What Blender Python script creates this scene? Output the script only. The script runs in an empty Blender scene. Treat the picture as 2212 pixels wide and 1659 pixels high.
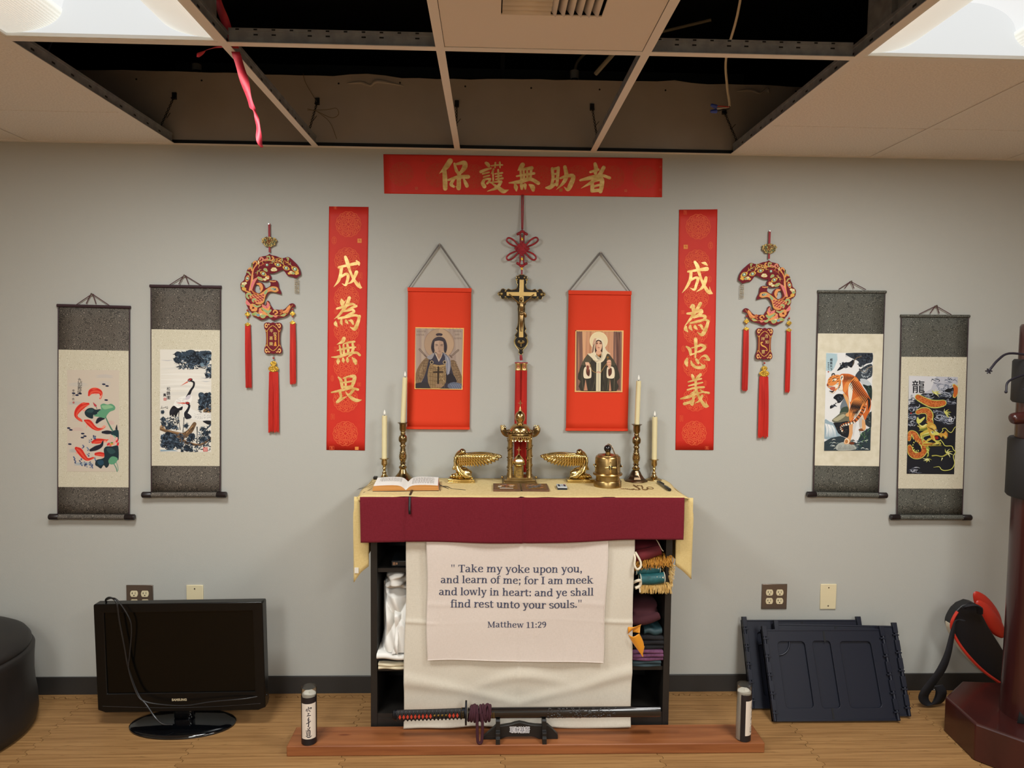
import bpy, bmesh, math, random
from math import pi, sin, cos, radians, sqrt, atan2
from mathutils import Vector, Matrix
from mathutils.geometry import tessellate_polygon

# ---------------------------------------------------------------- camera, world, exposure, lights
C = bpy.context.scene.collection
SC = bpy.context.scene
cam_d = bpy.data.cameras.new('camera'); cam = bpy.data.objects.new('camera', cam_d); C.objects.link(cam)
cam_d.sensor_fit = 'HORIZONTAL'; cam_d.sensor_width = 36.0; cam_d.lens = 24.9; cam_d.clip_start = 0.05
RC = ((0.999475544600675, 0.008641478400573666, 0.031208341773256904),
      (-0.030652120858556006, -0.058369464188101336, 0.9978243598636317),
      (0.010444291840831963, -0.9982576473543522, -0.058073972367121196))
cam.matrix_world = Matrix(((RC[0][0], -RC[0][1], -RC[0][2], 0.0), (RC[1][0], -RC[1][1], -RC[1][2], -3.11),
                           (RC[2][0], -RC[2][1], -RC[2][2], 1.5723), (0, 0, 0, 1)))
SC.camera = cam
SC.view_settings.view_transform = 'Standard'; SC.view_settings.look = 'None'
SC.view_settings.gamma = 1.0; SC.view_settings.use_curve_mapping = False
SC.view_settings.exposure = 0.27
w = bpy.data.worlds.new('world'); SC.world = w; w.use_nodes = True
w.node_tree.nodes['Background'].inputs[0].default_value = (0.9, 0.95, 1, 1)
w.node_tree.nodes['Background'].inputs[1].default_value = 0.02
LIGHT_FRONT, LIGHT_REAR, LENS_GLOW = 29.0, 38.0, 0.55
CEIL = 2.398
def troffer_lamp(x, y, power, sx=0.52, sy=0.52):
    d = bpy.data.lights.new('troffer_tube', 'AREA'); d.shape = 'RECTANGLE'; d.size = sx; d.size_y = sy
    d.energy = power; d.color = (0.985, 1.0, 0.985)
    o = bpy.data.objects.new('troffer_tube', d); C.objects.link(o); o.location = (x, y, CEIL - 0.006)
    return o
GX = [-3.18, -2.57, -1.962, -1.352, -0.750, -0.148, 0.436, 1.045, 1.660, 2.27, 2.88]   # ceiling grid lines across the room
GY = [0.0, -1.055, -1.665]
for (x, p) in ((-1.051, LIGHT_FRONT), (1.352, LIGHT_FRONT)): troffer_lamp(x, -1.36, p)
for (x, y) in ((-1.051, -3.80), (1.352, -3.80), (-1.051, -5.6), (1.352, -5.6)): troffer_lamp(x, y, LIGHT_REAR, 0.52, 1.1)  # unseen rear lamps, added behind the camera to light the room

# ---------------------------------------------------------------- helpers
random.seed(7)
def lin(h, a=1.0):
    if isinstance(h, str):
        h = h.lstrip('#'); c = [int(h[i:i+2], 16)/255 for i in (0, 2, 4)]
    else: c = list(h)
    return tuple((x/12.92 if x <= 0.04045 else ((x+0.055)/1.055)**2.4) for x in c) + (a,)
MATS = {}
def mat(name, col='#808080', rough=0.5, metal=0.0, spec=0.5, col2=None, scale=20.0, stretch=(1, 1, 1), lo=0.35, hi=0.65,
        bump=0.0, bscale=None, detail=3.0, coat=0.0, sheen=0.0, emit=0.0, kind='noise', trans=0.0, alpha=1.0, distort=0.0):
    if name in MATS: return MATS[name]
    m = bpy.data.materials.new(name); m.use_nodes = True; nt = m.node_tree; N = nt.nodes; L = nt.links
    b = N['Principled BSDF']
    b.inputs['Base Color'].default_value = lin(col); b.inputs['Roughness'].default_value = rough
    b.inputs['Metallic'].default_value = metal; b.inputs['Specular IOR Level'].default_value = spec
    b.inputs['Coat Weight'].default_value = coat; b.inputs['Sheen Weight'].default_value = sheen
    b.inputs['Transmission Weight'].default_value = trans
    if emit: b.inputs['Emission Color'].default_value = lin(col); b.inputs['Emission Strength'].default_value = emit
    if col2 or bump:
        tc = N.new('ShaderNodeTexCoord'); mp = N.new('ShaderNodeMapping'); L.new(tc.outputs['Object'], mp.inputs[0])
        mp.inputs['Scale'].default_value = stretch
        def tex(sc):
            if kind == 'wave':
                t = N.new('ShaderNodeTexWave'); t.inputs['Scale'].default_value = sc; t.inputs['Distortion'].default_value = distort
                t.inputs['Detail'].default_value = detail; t.inputs['Detail Scale'].default_value = 1.6; t.bands_direction = 'DIAGONAL'
                o = t.outputs['Fac']
            elif kind == 'vor':
                t = N.new('ShaderNodeTexVoronoi'); t.feature = 'DISTANCE_TO_EDGE'; t.inputs['Scale'].default_value = sc; o = t.outputs['Distance']
            else:
                t = N.new('ShaderNodeTexNoise'); t.inputs['Scale'].default_value = sc; t.inputs['Detail'].default_value = detail
                t.inputs['Distortion'].default_value = distort; o = t.outputs['Fac']
            L.new(mp.outputs[0], t.inputs['Vector']); return o
        if col2:
            r = N.new('ShaderNodeValToRGB'); r.color_ramp.elements[0].position = lo; r.color_ramp.elements[1].position = hi
            r.color_ramp.elements[0].color = lin(col); r.color_ramp.elements[1].color = lin(col2)
            L.new(tex(scale), r.inputs[0]); L.new(r.outputs[0], b.inputs['Base Color'])
        if bump:
            bp = N.new('ShaderNodeBump'); bp.inputs['Strength'].default_value = bump; bp.inputs['Distance'].default_value = 0.002
            L.new(tex(bscale or scale), bp.inputs['Height']); L.new(bp.outputs[0], b.inputs['Normal'])
    MATS[name] = m; return m
def print_mat(name, rough=0.75, spec=0.3):
    if name in MATS: return MATS[name]
    m = bpy.data.materials.new(name); m.use_nodes = True; nt = m.node_tree; N = nt.nodes
    b = N['Principled BSDF']; b.inputs['Roughness'].default_value = rough; b.inputs['Specular IOR Level'].default_value = spec
    a = N.new('ShaderNodeAttribute'); a.attribute_name = 'Col'
    nt.links.new(a.outputs['Color'], b.inputs['Base Color']); MATS[name] = m; return m

ORG = {}
def empty(name, loc, label=None, cat=None, group=None, kind=None):
    o = bpy.data.objects.new(name, None); C.objects.link(o); o.location = loc; o.empty_display_size = 0.05
    ORG[o.name] = Vector(loc); tag(o, label, cat, group, kind); return o
def tag(o, label=None, cat=None, group=None, kind=None):
    if label: o['label'] = label
    if cat: o['category'] = cat
    if group: o['group'] = group
    if kind: o['kind'] = kind
    return o
def finish(me, name, mats, parent, loc, bevel, sub, solid, ang, remesh=0, smooth_it=0):
    o = bpy.data.objects.new(name, me); C.objects.link(o)
    org = ORG[parent.name] if parent is not None else Vector(loc if loc is not None else (0, 0, 0))
    if org.length: me.transform(Matrix.Translation(-org))
    if parent is not None: o.parent = parent
    else: o.location = org
    ORG[o.name] = org
    for m in (mats if isinstance(mats, (list, tuple)) else [mats]): me.materials.append(m)
    me.shade_smooth()
    if ang < 179: me.set_sharp_from_angle(angle=radians(ang))
    if solid:
        s = o.modifiers.new('solid', 'SOLIDIFY'); s.thickness = solid; s.offset = 0
    if remesh:
        s = o.modifiers.new('remesh', 'REMESH'); s.mode = 'VOXEL'; s.voxel_size = remesh; s.use_smooth_shade = True
        if smooth_it:
            s = o.modifiers.new('smooth', 'SMOOTH'); s.iterations = smooth_it; s.factor = 0.5
    if bevel:
        s = o.modifiers.new('bevel', 'BEVEL'); s.width = bevel; s.segments = 2; s.limit_method = 'ANGLE'; s.angle_limit = radians(40)
        s.harden_normals = False
    if sub:
        s = o.modifiers.new('sub', 'SUBSURF'); s.levels = sub; s.render_levels = sub
    return o
def catmull(P, n, closed=False):
    P = [tuple(p) for p in P]; out = []; m = len(P)
    if m < 3 and not closed:
        a, b = P; return [tuple(a[i]+(b[i]-a[i])*k/n for i in range(len(a))) for k in range(n+1)]
    segs = m if closed else m-1
    for s in range(segs):
        p1, p2 = P[s % m], P[(s+1) % m]
        p0 = P[(s-1) % m] if (closed or s > 0) else tuple(2*p1[i]-p2[i] for i in range(len(p1)))
        p3 = P[(s+2) % m] if (closed or s+2 < m) else tuple(2*p2[i]-p1[i] for i in range(len(p1)))
        for k in range(n):
            t = k/n; t2 = t*t; t3 = t2*t
            out.append(tuple(0.5*((2*p1[i]) + (-p0[i]+p2[i])*t + (2*p0[i]-5*p1[i]+4*p2[i]-p3[i])*t2 + (-p0[i]+3*p1[i]-3*p2[i]+p3[i])*t3) for i in range(len(p1))))
    if not closed: out.append(P[-1])
    return out
class MB:
    """collects shapes; build() links them as one mesh object"""
    def __init__(s): s.v = []; s.f = []; s.m = []; s.mi = 0; s.M = None
    def add(s, V, F, mi=None):
        k = len(s.v)
        if s.M is not None: V = [s.M @ Vector(p) for p in V]
        s.v += [tuple(p) for p in V]
        for f in F: s.f.append(tuple(i+k for i in f)); s.m.append(s.mi if mi is None else mi)
        return s
    def box(s, x0, x1, y0, y1, z0, z1, mi=None):
        if x0 > x1: x0, x1 = x1, x0
        if y0 > y1: y0, y1 = y1, y0
        if z0 > z1: z0, z1 = z1, z0
        V = [(x0,y0,z0),(x1,y0,z0),(x1,y1,z0),(x0,y1,z0),(x0,y0,z1),(x1,y0,z1),(x1,y1,z1),(x0,y1,z1)]
        return s.add(V, [(3,2,1,0),(4,5,6,7),(0,1,5,4),(1,2,6,5),(2,3,7,6),(3,0,4,7)], mi)
    def lathe(s, prof, c=(0, 0, 0), n=28, mi=None, axis='z', a0=0, wob=None, rx=1, ry=1):
        """prof = [(r, h)...] from bottom to top"""
        V = []; F = []; m = len(prof)
        for (r, h) in prof:
            for k in range(n):
                a = a0+2*pi*k/n; rr = r*(wob(a, h) if wob else 1)
                p = (rr*cos(a)*rx, rr*sin(a)*ry, h)
                if axis == 'x': p = (h, p[0], p[1])
                elif axis == 'y': p = (p[1], h, p[0])
                V.append((c[0]+p[0], c[1]+p[1], c[2]+p[2]))
        for i in range(m-1):
            for k in range(n):
                a = i*n+k; b = i*n+(k+1) % n; F.append((a, b, b+n, a+n))
        if prof[0][0] > 1e-6: F.append(tuple(range(n-1, -1, -1)))
        if prof[-1][0] > 1e-6: F.append(tuple((m-1)*n+k for k in range(n)))
        return s.add(V, F, mi)
    def tube(s, pts, r, n=8, mi=None, closed=False, smooth=0, flat=None):
        """pts 3D, r = radius or list; flat=(normal, ratio) squashes the section along normal"""
        if not isinstance(r, (list, tuple)): r = [r]*len(pts)
        P = [tuple(p)+(q,) for p, q in zip(pts, r)]
        if smooth: P = catmull(P, smooth, closed)
        Q = [Vector(p[:3]) for p in P]; R = [p[3] for p in P]; m = len(Q); V = []; F = []
        up = None
        for i in range(m):
            a = Q[(i-1) % m] if (closed or i > 0) else Q[i]; b = Q[(i+1) % m] if (closed or i < m-1) else Q[i]
            t = (b-a)
            if t.length < 1e-9: t = Vector((0, 0, 1))
            t.normalize()
            if up is None:
                up = Vector((0, 0, 1)) if abs(t.z) < 0.9 else Vector((0, 1, 0))
            e1 = up - t*up.dot(t)
            if e1.length < 1e-6: e1 = t.orthogonal()
            e1.normalize(); e2 = t.cross(e1); up = e1
            for k in range(n):
                an = 2*pi*k/n; o = (e1*cos(an)+e2*sin(an))*R[i]
                if flat: o -= Vector(flat[0])*(o.dot(Vector(flat[0]))*(1-flat[1]))
                V.append(Q[i]+o)
        for i in range(m if closed else m-1):
            for k in range(n):
                a = i*n+k; b = i*n+(k+1) % n; c2 = ((i+1) % m)*n
                F.append((a, b, c2+(k+1) % n, c2+k))
        if not closed: F.append(tuple(range(n-1, -1, -1))); F.append(tuple((m-1)*n+k for k in range(n)))
        return s.add(V, F, mi)
    def sphere(s, c, r, n=16, mi=None, sc=(1, 1, 1)):
        V = []; F = []; h = max(6, n//2)
        V.append((c[0], c[1], c[2]-r*sc[2]))
        for i in range(1, h):
            ph = -pi/2+pi*i/h
            for k in range(n):
                a = 2*pi*k/n; V.append((c[0]+r*sc[0]*cos(ph)*cos(a), c[1]+r*sc[1]*cos(ph)*sin(a), c[2]+r*sc[2]*sin(ph)))
        V.append((c[0], c[1], c[2]+r*sc[2])); T = len(V)-1
        for k in range(n): F.append((0, 1+(k+1) % n, 1+k)); F.append((T, T-n+k, T-n+(k+1) % n))
        for i in range(h-2):
            for k in range(n):
                a = 1+i*n+k; b = 1+i*n+(k+1) % n; F.append((a, b, b+n, a+n))
        return s.add(V, F, mi)
    def grid(s, fn, nu, nv, mi=None):
        V = [fn(i/nu, j/nv) for j in range(nv+1) for i in range(nu+1)]; F = []
        for j in range(nv):
            for i in range(nu):
                a = j*(nu+1)+i; F.append((a, a+1, a+nu+2, a+nu+1))
        return s.add(V, F, mi)
    def prism(s, loops, fn, d0, d1, mi=None):
        """loops = [outer, hole...] 2D; fn(u,v,d)->3D; solid between d0 and d1 (d1 = front)"""
        if not isinstance(loops[0][0], (list, tuple)): loops = [loops]
        tri = tessellate_polygon([[Vector((p[0], p[1], 0)) for p in l] for l in loops])
        flat = [p for l in loops for p in l]; n = len(flat)
        V = [fn(p[0], p[1], d1) for p in flat] + [fn(p[0], p[1], d0) for p in flat]
        F = [tuple(t) for t in tri] + [tuple(i+n for i in reversed(t)) for t in tri]
        k = 0
        for l in loops:
            m = len(l)
            for i in range(m): a = k+i; b = k+(i+1) % m; F.append((a, b, b+n, a+n))
            k += m
        return s.add(V, F, mi)
    def build(s, name, mats, parent=None, loc=None, bevel=0, sub=0, solid=0, ang=40, remesh=0, smooth_it=0, kind=None, label=None, weld=True):
        me = bpy.data.meshes.new(name); me.from_pydata(s.v, [], s.f)
        for p, mi in zip(me.polygons, s.m): p.material_index = mi
        bm = bmesh.new(); bm.from_mesh(me)
        if weld: bmesh.ops.remove_doubles(bm, verts=bm.verts, dist=1e-6)
        bmesh.ops.recalc_face_normals(bm, faces=bm.faces)
        bm.to_mesh(me); bm.free(); me.validate(); me.update()
        o = finish(me, name, mats, parent, loc, bevel, sub, solid, ang, remesh, smooth_it)
        if kind: o['kind'] = kind
        if label: o['label'] = label
        return o
def wallf(y):
    """local picture coordinates (x, z) on a plane parallel to the back wall; d grows towards the room"""
    return lambda u, v, d: (u, y-d, v)
def affine(src, dst, clip=False):
    (a, b, c) = src; (A, B, D) = dst
    det = (b[0]-a[0])*(c[1]-a[1])-(c[0]-a[0])*(b[1]-a[1])
    def f(u, v):
        s = ((u-a[0])*(c[1]-a[1])-(c[0]-a[0])*(v-a[1]))/det; t = ((b[0]-a[0])*(v-a[1])-(u-a[0])*(b[1]-a[1]))/det
        if clip: s = min(1, max(0, s)); t = min(1, max(0, t))
        return (A[0]+s*(B[0]-A[0])+t*(D[0]-A[0]), A[1]+s*(B[1]-A[1])+t*(D[1]-A[1]))
    return f
class Print:
    """flat artwork: coloured shapes on a surface. map2(u,v)->(x,z); surf(x,z,d)->3D"""
    def __init__(s, map2=None, surf=None, base=0.0003, step=2.5e-6):
        s.map2 = map2 or (lambda u, v: (u, v)); s.surf = surf; s.d = base; s.step = step; s.hold = False
        s.v = []; s.f = []; s.c = []; s.mi = []; s.slot = 0
    def lay(s):
        if not s.hold: s.d += s.step
        return s.d
    def _add(s, P, F, col):
        d = s.lay(); k = len(s.v)
        for p in P:
            x, z = s.map2(p[0], p[1]); s.v.append(s.surf(x, z, d))
        c = lin(col) if not (isinstance(col, tuple) and len(col) == 4) else col
        for f in F: s.f.append(tuple(i+k for i in f)); s.c.append(c); s.mi.append(s.slot)
    def poly(s, P, col, smooth=0):
        if smooth: P = catmull(P, smooth, True)
        T = tessellate_polygon([[Vector((p[0], p[1], 0)) for p in P]])
        s._add(P, [tuple(t) for t in T], col); return s
    def rect(s, x0, y0, x1, y1, col): return s.poly([(x0, y0), (x1, y0), (x1, y1), (x0, y1)], col)
    def disc(s, x, y, rx, ry=None, col='#fff', rot=0, n=20):
        ry = rx if ry is None else ry; c_, s_ = cos(rot), sin(rot)
        return s.poly([(x+rx*cos(2*pi*k/n)*c_-ry*sin(2*pi*k/n)*s_, y+rx*cos(2*pi*k/n)*s_+ry*sin(2*pi*k/n)*c_) for k in range(n)], col)
    def stroke(s, pts, w, col, n=5, closed=False, caps=True, nib=None):
        if not isinstance(w, (list, tuple)): w = [w]*len(pts)
        P = catmull([tuple(p)+(q,) for p, q in zip(pts, w)], n if (len(pts) > 2) else max(1, n//2), closed); m = len(P)
        V = []; F = []
        for i in range(m):
            a = P[i-1] if (closed or i > 0) else P[i]; b = P[(i+1) % m] if (closed or i < m-1) else P[i]
            tx, ty = b[0]-a[0], b[1]-a[1]; l = sqrt(tx*tx+ty*ty) or 1; tx /= l; ty /= l
            h = P[i][2]/2 if nib is None else 0.5*sqrt((nib[0]*ty)**2+(nib[1]*tx)**2)
            V.append((P[i][0]-ty*h, P[i][1]+tx*h)); V.append((P[i][0]+ty*h, P[i][1]-tx*h))
        for i in range(m if closed else m-1):
            a = 2*i; b = 2*((i+1) % m); F.append((a, b, b+1, a+1))
        if caps and not closed:
            for (i, sg) in ((0, -1), (m-1, 1)):
                a = V[2*i]; b = V[2*i+1]; cx, cy = (a[0]+b[0])/2, (a[1]+b[1])/2; rx, ry = (a[0]-b[0])/2, (a[1]-b[1])/2
                r = sqrt(rx*rx+ry*ry)
                if r < 1e-9: continue
                k0 = len(V)
                for q in range(1, 5):
                    th = -sg*pi*q/5; V.append((cx+rx*cos(th)-ry*sin(th), cy+rx*sin(th)+ry*cos(th)))
                F.append((2*i,)+tuple(range(k0, k0+4))+(2*i+1,))
        s._add(V, F, col); return s
    def verts2d(s, V, F, col): s._add(V, F, col); return s
    def build(s, name, mats, parent=None, loc=None, label=None):
        me = bpy.data.meshes.new(name); me.from_pydata([tuple(p) for p in s.v], [], s.f)
        at = me.color_attributes.new('Col', 'FLOAT_COLOR', 'CORNER'); buf = []
        for p in me.polygons:
            p.material_index = s.mi[p.index]
            buf += list(s.c[p.index])*p.loop_total
        at.data.foreach_set('color', buf); me.update()
        o = finish(me, name, mats, parent, loc, 0, 0, 0, 180); me.shade_flat()
        if label: o['label'] = label
        return o
def glyphs(txt, size=1.0, offset=0.0):
    """outline of characters in the built-in font, as flat triangles"""
    cu = bpy.data.curves.new('t', 'FONT'); cu.body = txt; cu.size = size; cu.offset = offset; cu.resolution_u = 3
    cu.align_x = 'CENTER'; cu.align_y = 'CENTER'
    ob = bpy.data.objects.new('t', cu); me = bpy.data.meshes.new_from_object(ob)
    V = [(v.co.x, v.co.y) for v in me.vertices]; F = [tuple(p.vertices) for p in me.polygons]
    bpy.data.objects.remove(ob); bpy.data.curves.remove(cu); bpy.data.meshes.remove(me)
    if V:
        cx = (min(v[0] for v in V)+max(v[0] for v in V))/2; cy = (min(v[1] for v in V)+max(v[1] for v in V))/2
        V = [(v[0]-cx, v[1]-cy) for v in V]
    return V, F
def put_text(pr, txt, u, v, size, col, offset=0.0, flipv=True, sx=1.0):
    V, F = glyphs(txt, size, offset)
    if F: pr.verts2d([(u+p[0]*sx, v-p[1] if flipv else v+p[1]) for p in V], F, col)
def dup(o, loc=None, parent=None, label=None, group=None):
    """copy a thing with its parts and sub-parts"""
    c = o.copy(); C.objects.link(c); ORG[c.name] = ORG.get(o.name, Vector())
    if parent is not None: c.parent = parent
    if loc is not None: c.location = loc
    if label: c['label'] = label
    if group: c['group'] = group
    for ch in list(o.children): dup(ch, None, c)
    return c
# ---------------------------------------------------------------- materials of the room
M_wall = mat('wall_paint', '#b3b3ac', 0.85, spec=0.25, bump=0.12, bscale=260)
M_drywall = mat('bare_drywall', '#a8a199', 0.9, spec=0.2, col2='#9e968d', scale=3)
M_base = mat('rubber_baseboard', '#2d2b29', 0.55)
M_tile = mat('ceiling_tile', '#dedad5', 0.95, spec=0.1, col2='#e8e4df', scale=160, lo=0.42, hi=0.55, bump=0.35, bscale=180)
M_tee = mat('white_tee', '#e2ddd7', 0.5, spec=0.4)
M_galv = mat('galvanised', '#8a8d90', 0.5, metal=0.35, col2='#a0a3a5', scale=30)
M_black = mat('plenum_black', '#3a3d4a', 0.9, spec=0.1)
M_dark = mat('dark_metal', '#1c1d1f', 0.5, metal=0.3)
M_white = mat('white_enamel', '#e4e4e0', 0.5)
def wood_floor(name, a, b, c_):
    m = bpy.data.materials.new(name); m.use_nodes = True; nt = m.node_tree; N = nt.nodes; L = nt.links; p = N['Principled BSDF']
    p.inputs['Roughness'].default_value = 0.55; p.inputs['Specular IOR Level'].default_value = 0.3
    tc = N.new('ShaderNodeTexCoord')
    def band(sx, sy, lo, hi, ca, cb, off=0.0):
        mp = N.new('ShaderNodeMapping'); mp.inputs['Scale'].default_value = (sx, sy, 1); mp.inputs['Location'].default_value = (off, off*3, 0)
        L.new(tc.outputs['Object'], mp.inputs[0]); t = N.new('ShaderNodeTexNoise'); t.inputs['Scale'].default_value = 1.0; t.inputs['Detail'].default_value = 4
        L.new(mp.outputs[0], t.inputs['Vector']); r = N.new('ShaderNodeValToRGB')
        r.color_ramp.elements[0].position = lo; r.color_ramp.elements[1].position = hi
        r.color_ramp.elements[0].color = lin(ca); r.color_ramp.elements[1].color = lin(cb); L.new(t.outputs['Fac'], r.inputs[0]); return r
    r1 = band(2.5, 95, 0.35, 0.65, a, b); r2 = band(9, 130, 0.62, 0.74, '#000000', '#ffffff', 3.0)
    mx = N.new('ShaderNodeMix'); mx.data_type = 'RGBA'; L.new(r1.outputs[0], mx.inputs['A']); mx.inputs['B'].default_value = lin(c_)
    L.new(r2.outputs[0], mx.inputs['Factor']); L.new(mx.outputs['Result'], p.inputs['Base Color'])
    MATS[name] = m; return m
M_mat = wood_floor('bamboo_foam', '#88633b', '#a37c4e', '#664626')
def structure(o): o['kind'] = 'structure'; return o

# ---------------------------------------------------------------- shell
XL, XR, YB = -4.2, 4.6, -6.6
b = MB(); b.box(XL, XR, YB, 0.12, -0.15, -0.012); structure(b.build('floor', M_mat, None, (0, 0, -0.012)))
b = MB(); b.box(XL, XR, 0.0, 0.12, -0.15, 2.41); structure(b.build('wall_back', M_wall, None, (0, 0.06, 0)))
# bare drywall carried on above the hung ceiling, with a torn upper edge
b = MB(); E_ = []
for i in range(0, 121):
    x = XL+(XR-XL)*i/120; z = 2.700+0.004*sin(x*3.1)+0.003*random.uniform(-1, 1)
    if -0.62 < x < -0.42: z += 0.012
    if 0.75 < x < 0.83: z += 0.010
    E_.append((x, z))
b.prism([(XL, 2.41), (XR, 2.41)]+E_[::-1], wallf(0.0), -0.12, 0.0)
upper = structure(b.build('wall_upper', M_drywall, None, (0, 0.06, 2.41)))
b = MB()
for i in range(46):
    x = -1.5+i*0.07+random.uniform(-.02, .02)
    if i % 4 == 0: b.lathe([(0.004, 0), (0.004, 0.0012)], (x, -0.0012, 2.672+random.uniform(-.006, .006)), 8, axis='y')
b.build('screw', M_dark, upper)
b = MB()
for (x0, x1, z) in ((-0.62, -0.38, 2.668), (1.06, 1.20, 2.672)):
    b.tube([(x0, -0.001, z), (x0+.06, -0.004, z+.004), (x0+.1, -0.003, z-.008), (x0+.13, -.006, z+.010), (x1, -0.001, z-.004)], [.002, .006, .004, .007, .002], 6, smooth=3)
b.build('torn_paper', M_drywall, upper)
b = MB(); b.box(XL-0.1, XL, YB, 0.12, -0.15, 3.4); structure(b.build('wall_left', M_wall, None, (XL, 0, 0)))
b = MB(); b.box(XR, XR+0.1, YB, 0.12, -0.15, 3.4); structure(b.build('wall_right', M_wall, None, (XR, 0, 0)))
b = MB(); b.box(XL, XR, YB-0.1, YB, -0.15, 3.4); structure(b.build('wall_front', M_wall, None, (0, YB, 0)))
b = MB(); b.box(XL-.1, XR+.1, YB-.1, 2.2, 3.4, 3.5); b.box(XL, XR, 2.1, 2.2, 2.0, 3.4); b.box(XL-.1, XL, .12, 2.2, 2.0, 3.4); b.box(XR, XR+.1, .12, 2.2, 2.0, 3.4); b.box(XL, XR, .12, 2.2, 1.95, 2.0)
structure(b.build('ceiling_deck', M_black, None, (0, 0, 3.4)))
b = MB(); b.box(XL, XR, -0.008, 0, -0.012, 0.079); b.box(XL, XR, -0.012, 0, -0.012, -0.004)
structure(b.build('baseboard_back', M_base, None, (0, 0, 0), bevel=0.003))

# ---------------------------------------------------------------- hung ceiling: angle, tees, tiles
ceil_root = empty('ceiling', (0, -0.8, CEIL), kind='structure')
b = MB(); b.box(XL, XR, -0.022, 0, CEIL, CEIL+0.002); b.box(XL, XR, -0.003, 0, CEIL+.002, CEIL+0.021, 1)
b.build('wall_angle', [M_tee, M_dark], ceil_root)  # dark upright leg paints in the shadow line above the flange
TW = 0.0125
def tee(b, x0, x1, y0, y1):
    along_x = abs(x1-x0) > abs(y1-y0)
    if along_x:
        b.box(x0, x1, y0-TW, y0+TW, CEIL-0.001, CEIL+0.0012, 0); b.box(x0, x1, y0-0.0015, y0+0.0015, CEIL+.001, CEIL+0.034, 1); b.box(x0, x1, y0-0.004, y0+0.004, CEIL+.034, CEIL+0.043, 1)
        k = int((x1-x0)/0.05)
        for i in range(k):
            x = x0+0.025+i*0.05
            b.box(x-.005, x+.005, y0-.0045, y0-.0035, CEIL+.037, CEIL+.041, 2)
            if i % 3: b.box(x-.006, x+.006, y0-.002, y0-.001, CEIL+.024, CEIL+.028, 2)
    else:
        b.box(x0-TW, x0+TW, y0, y1, CEIL-0.0012, CEIL+0.001, 0); b.box(x0-0.0015, x0+0.0015, y0, y1, CEIL+.001, CEIL+0.034, 1); b.box(x0-0.004, x0+0.004, y0, y1, CEIL+.034, CEIL+0.043, 1)
        for i in range(int((y1-y0)/0.1)):
            y = y0+0.05+i*0.1
            for sx in (-1, 1): b.box(x0+sx*.001, x0+sx*.002, y-.008, y+.008, CEIL+.016, CEIL+.022, 2)
MT = [M_tee, M_galv, M_dark]
for i, x in enumerate(GX):
    b = MB(); tee(b, x, x, -2.885 if -1.4 < x < 1.7 else -1.67, -0.02); b.build('main_tee', MT, ceil_root)
for j, y in enumerate(GY[1:]):
    for x0, x1 in zip(GX[:-1], GX[1:]):
        b = MB(); tee(b, x0+TW, x1-TW, y, y); b.build('cross_tee', MT, ceil_root)
b = MB(); b.box(XL, XR, YB, -2.30, CEIL+.003, CEIL+.018); b.box(XL, -2.57, -2.3, 0, CEIL+.003, CEIL+.018); b.box(2.88, XR, -2.3, 0, CEIL+.003, CEIL+.018)
b.box(-2.57, -1.352, -2.3, -1.665, CEIL+.003, CEIL+.018); b.box(1.66, 2.88, -2.3, -1.665, CEIL+.003, CEIL+.018)
b.box(-1.352, -.75, -2.3, -1.665, CEIL+.003, CEIL+.018); b.box(-.148, .436, -2.3, -1.665, CEIL+.003, CEIL+.018); b.box(1.045, 1.66, -2.3, -1.665, CEIL+.003, CEIL+.018)
b.box(-.75, -.148, -2.3, -1.665, CEIL+.003, CEIL+.018); b.box(.436, 1.045, -2.3, -1.665, CEIL+.003, CEIL+.018)
b.build('far_tiles', M_tile, ceil_root)
def ceiling_tile(x0, x1, y0, y1, label, groove=True):
    b = MB(); g = 0.006; z0, z1 = CEIL+0.002, CEIL+0.017
    ys = [y1-0.003] + ([-0.4165+0.0025, -0.4165-0.0025] if groove else []) + [y0+0.003]
    for a, c in zip(ys[0::2], ys[1::2]): b.box(x0+g, x1-g, c, a, z0, z1)
    b.box(x0+g, x1-g, y0+.003, y1-.003, z0+.003, z1+.001)
    o = b.build('ceiling_tile', M_tile, None, ((x0+x1)/2, (y0+y1)/2, z0), bevel=0.0012)
    tag(o, label, 'ceiling tile', 'speckled ceiling tiles against the wall'); return o
ceiling_tile(-1.962, -1.352, GY[1], 0, 'speckled ceiling tile against the wall, next to the open ceiling on the left light side')
ceiling_tile(-2.57, -1.962, GY[1], 0, 'speckled ceiling tile in the far upper left corner, beyond the first left tile')
ceiling_tile(1.045, 1.660, GY[1], 0, 'speckled ceiling tile in front of the right ceiling light, edging the open ceiling')
ceiling_tile(1.660, 2.27, GY[1], 0, 'speckled ceiling tile along the wall, second from the open ceiling at right')
ceiling_tile(2.27, 2.88, GY[1], 0, 'speckled ceiling tile in the far upper right corner of the picture')
ceiling_tile(-1.962, -1.352, GY[2], GY[1], 'speckled ceiling tile beside the left ceiling light at the frame edge', False)
ceiling_tile(-2.57, -1.962, GY[2], GY[1], 'speckled ceiling tile further left of the left ceiling light', False)
ceiling_tile(1.660, 2.27, GY[2], GY[1], 'speckled ceiling tile right of the right ceiling light', False)
ceiling_tile(2.27, 2.88, GY[2], GY[1], 'speckled ceiling tile farthest right of the right ceiling light', False)

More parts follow.
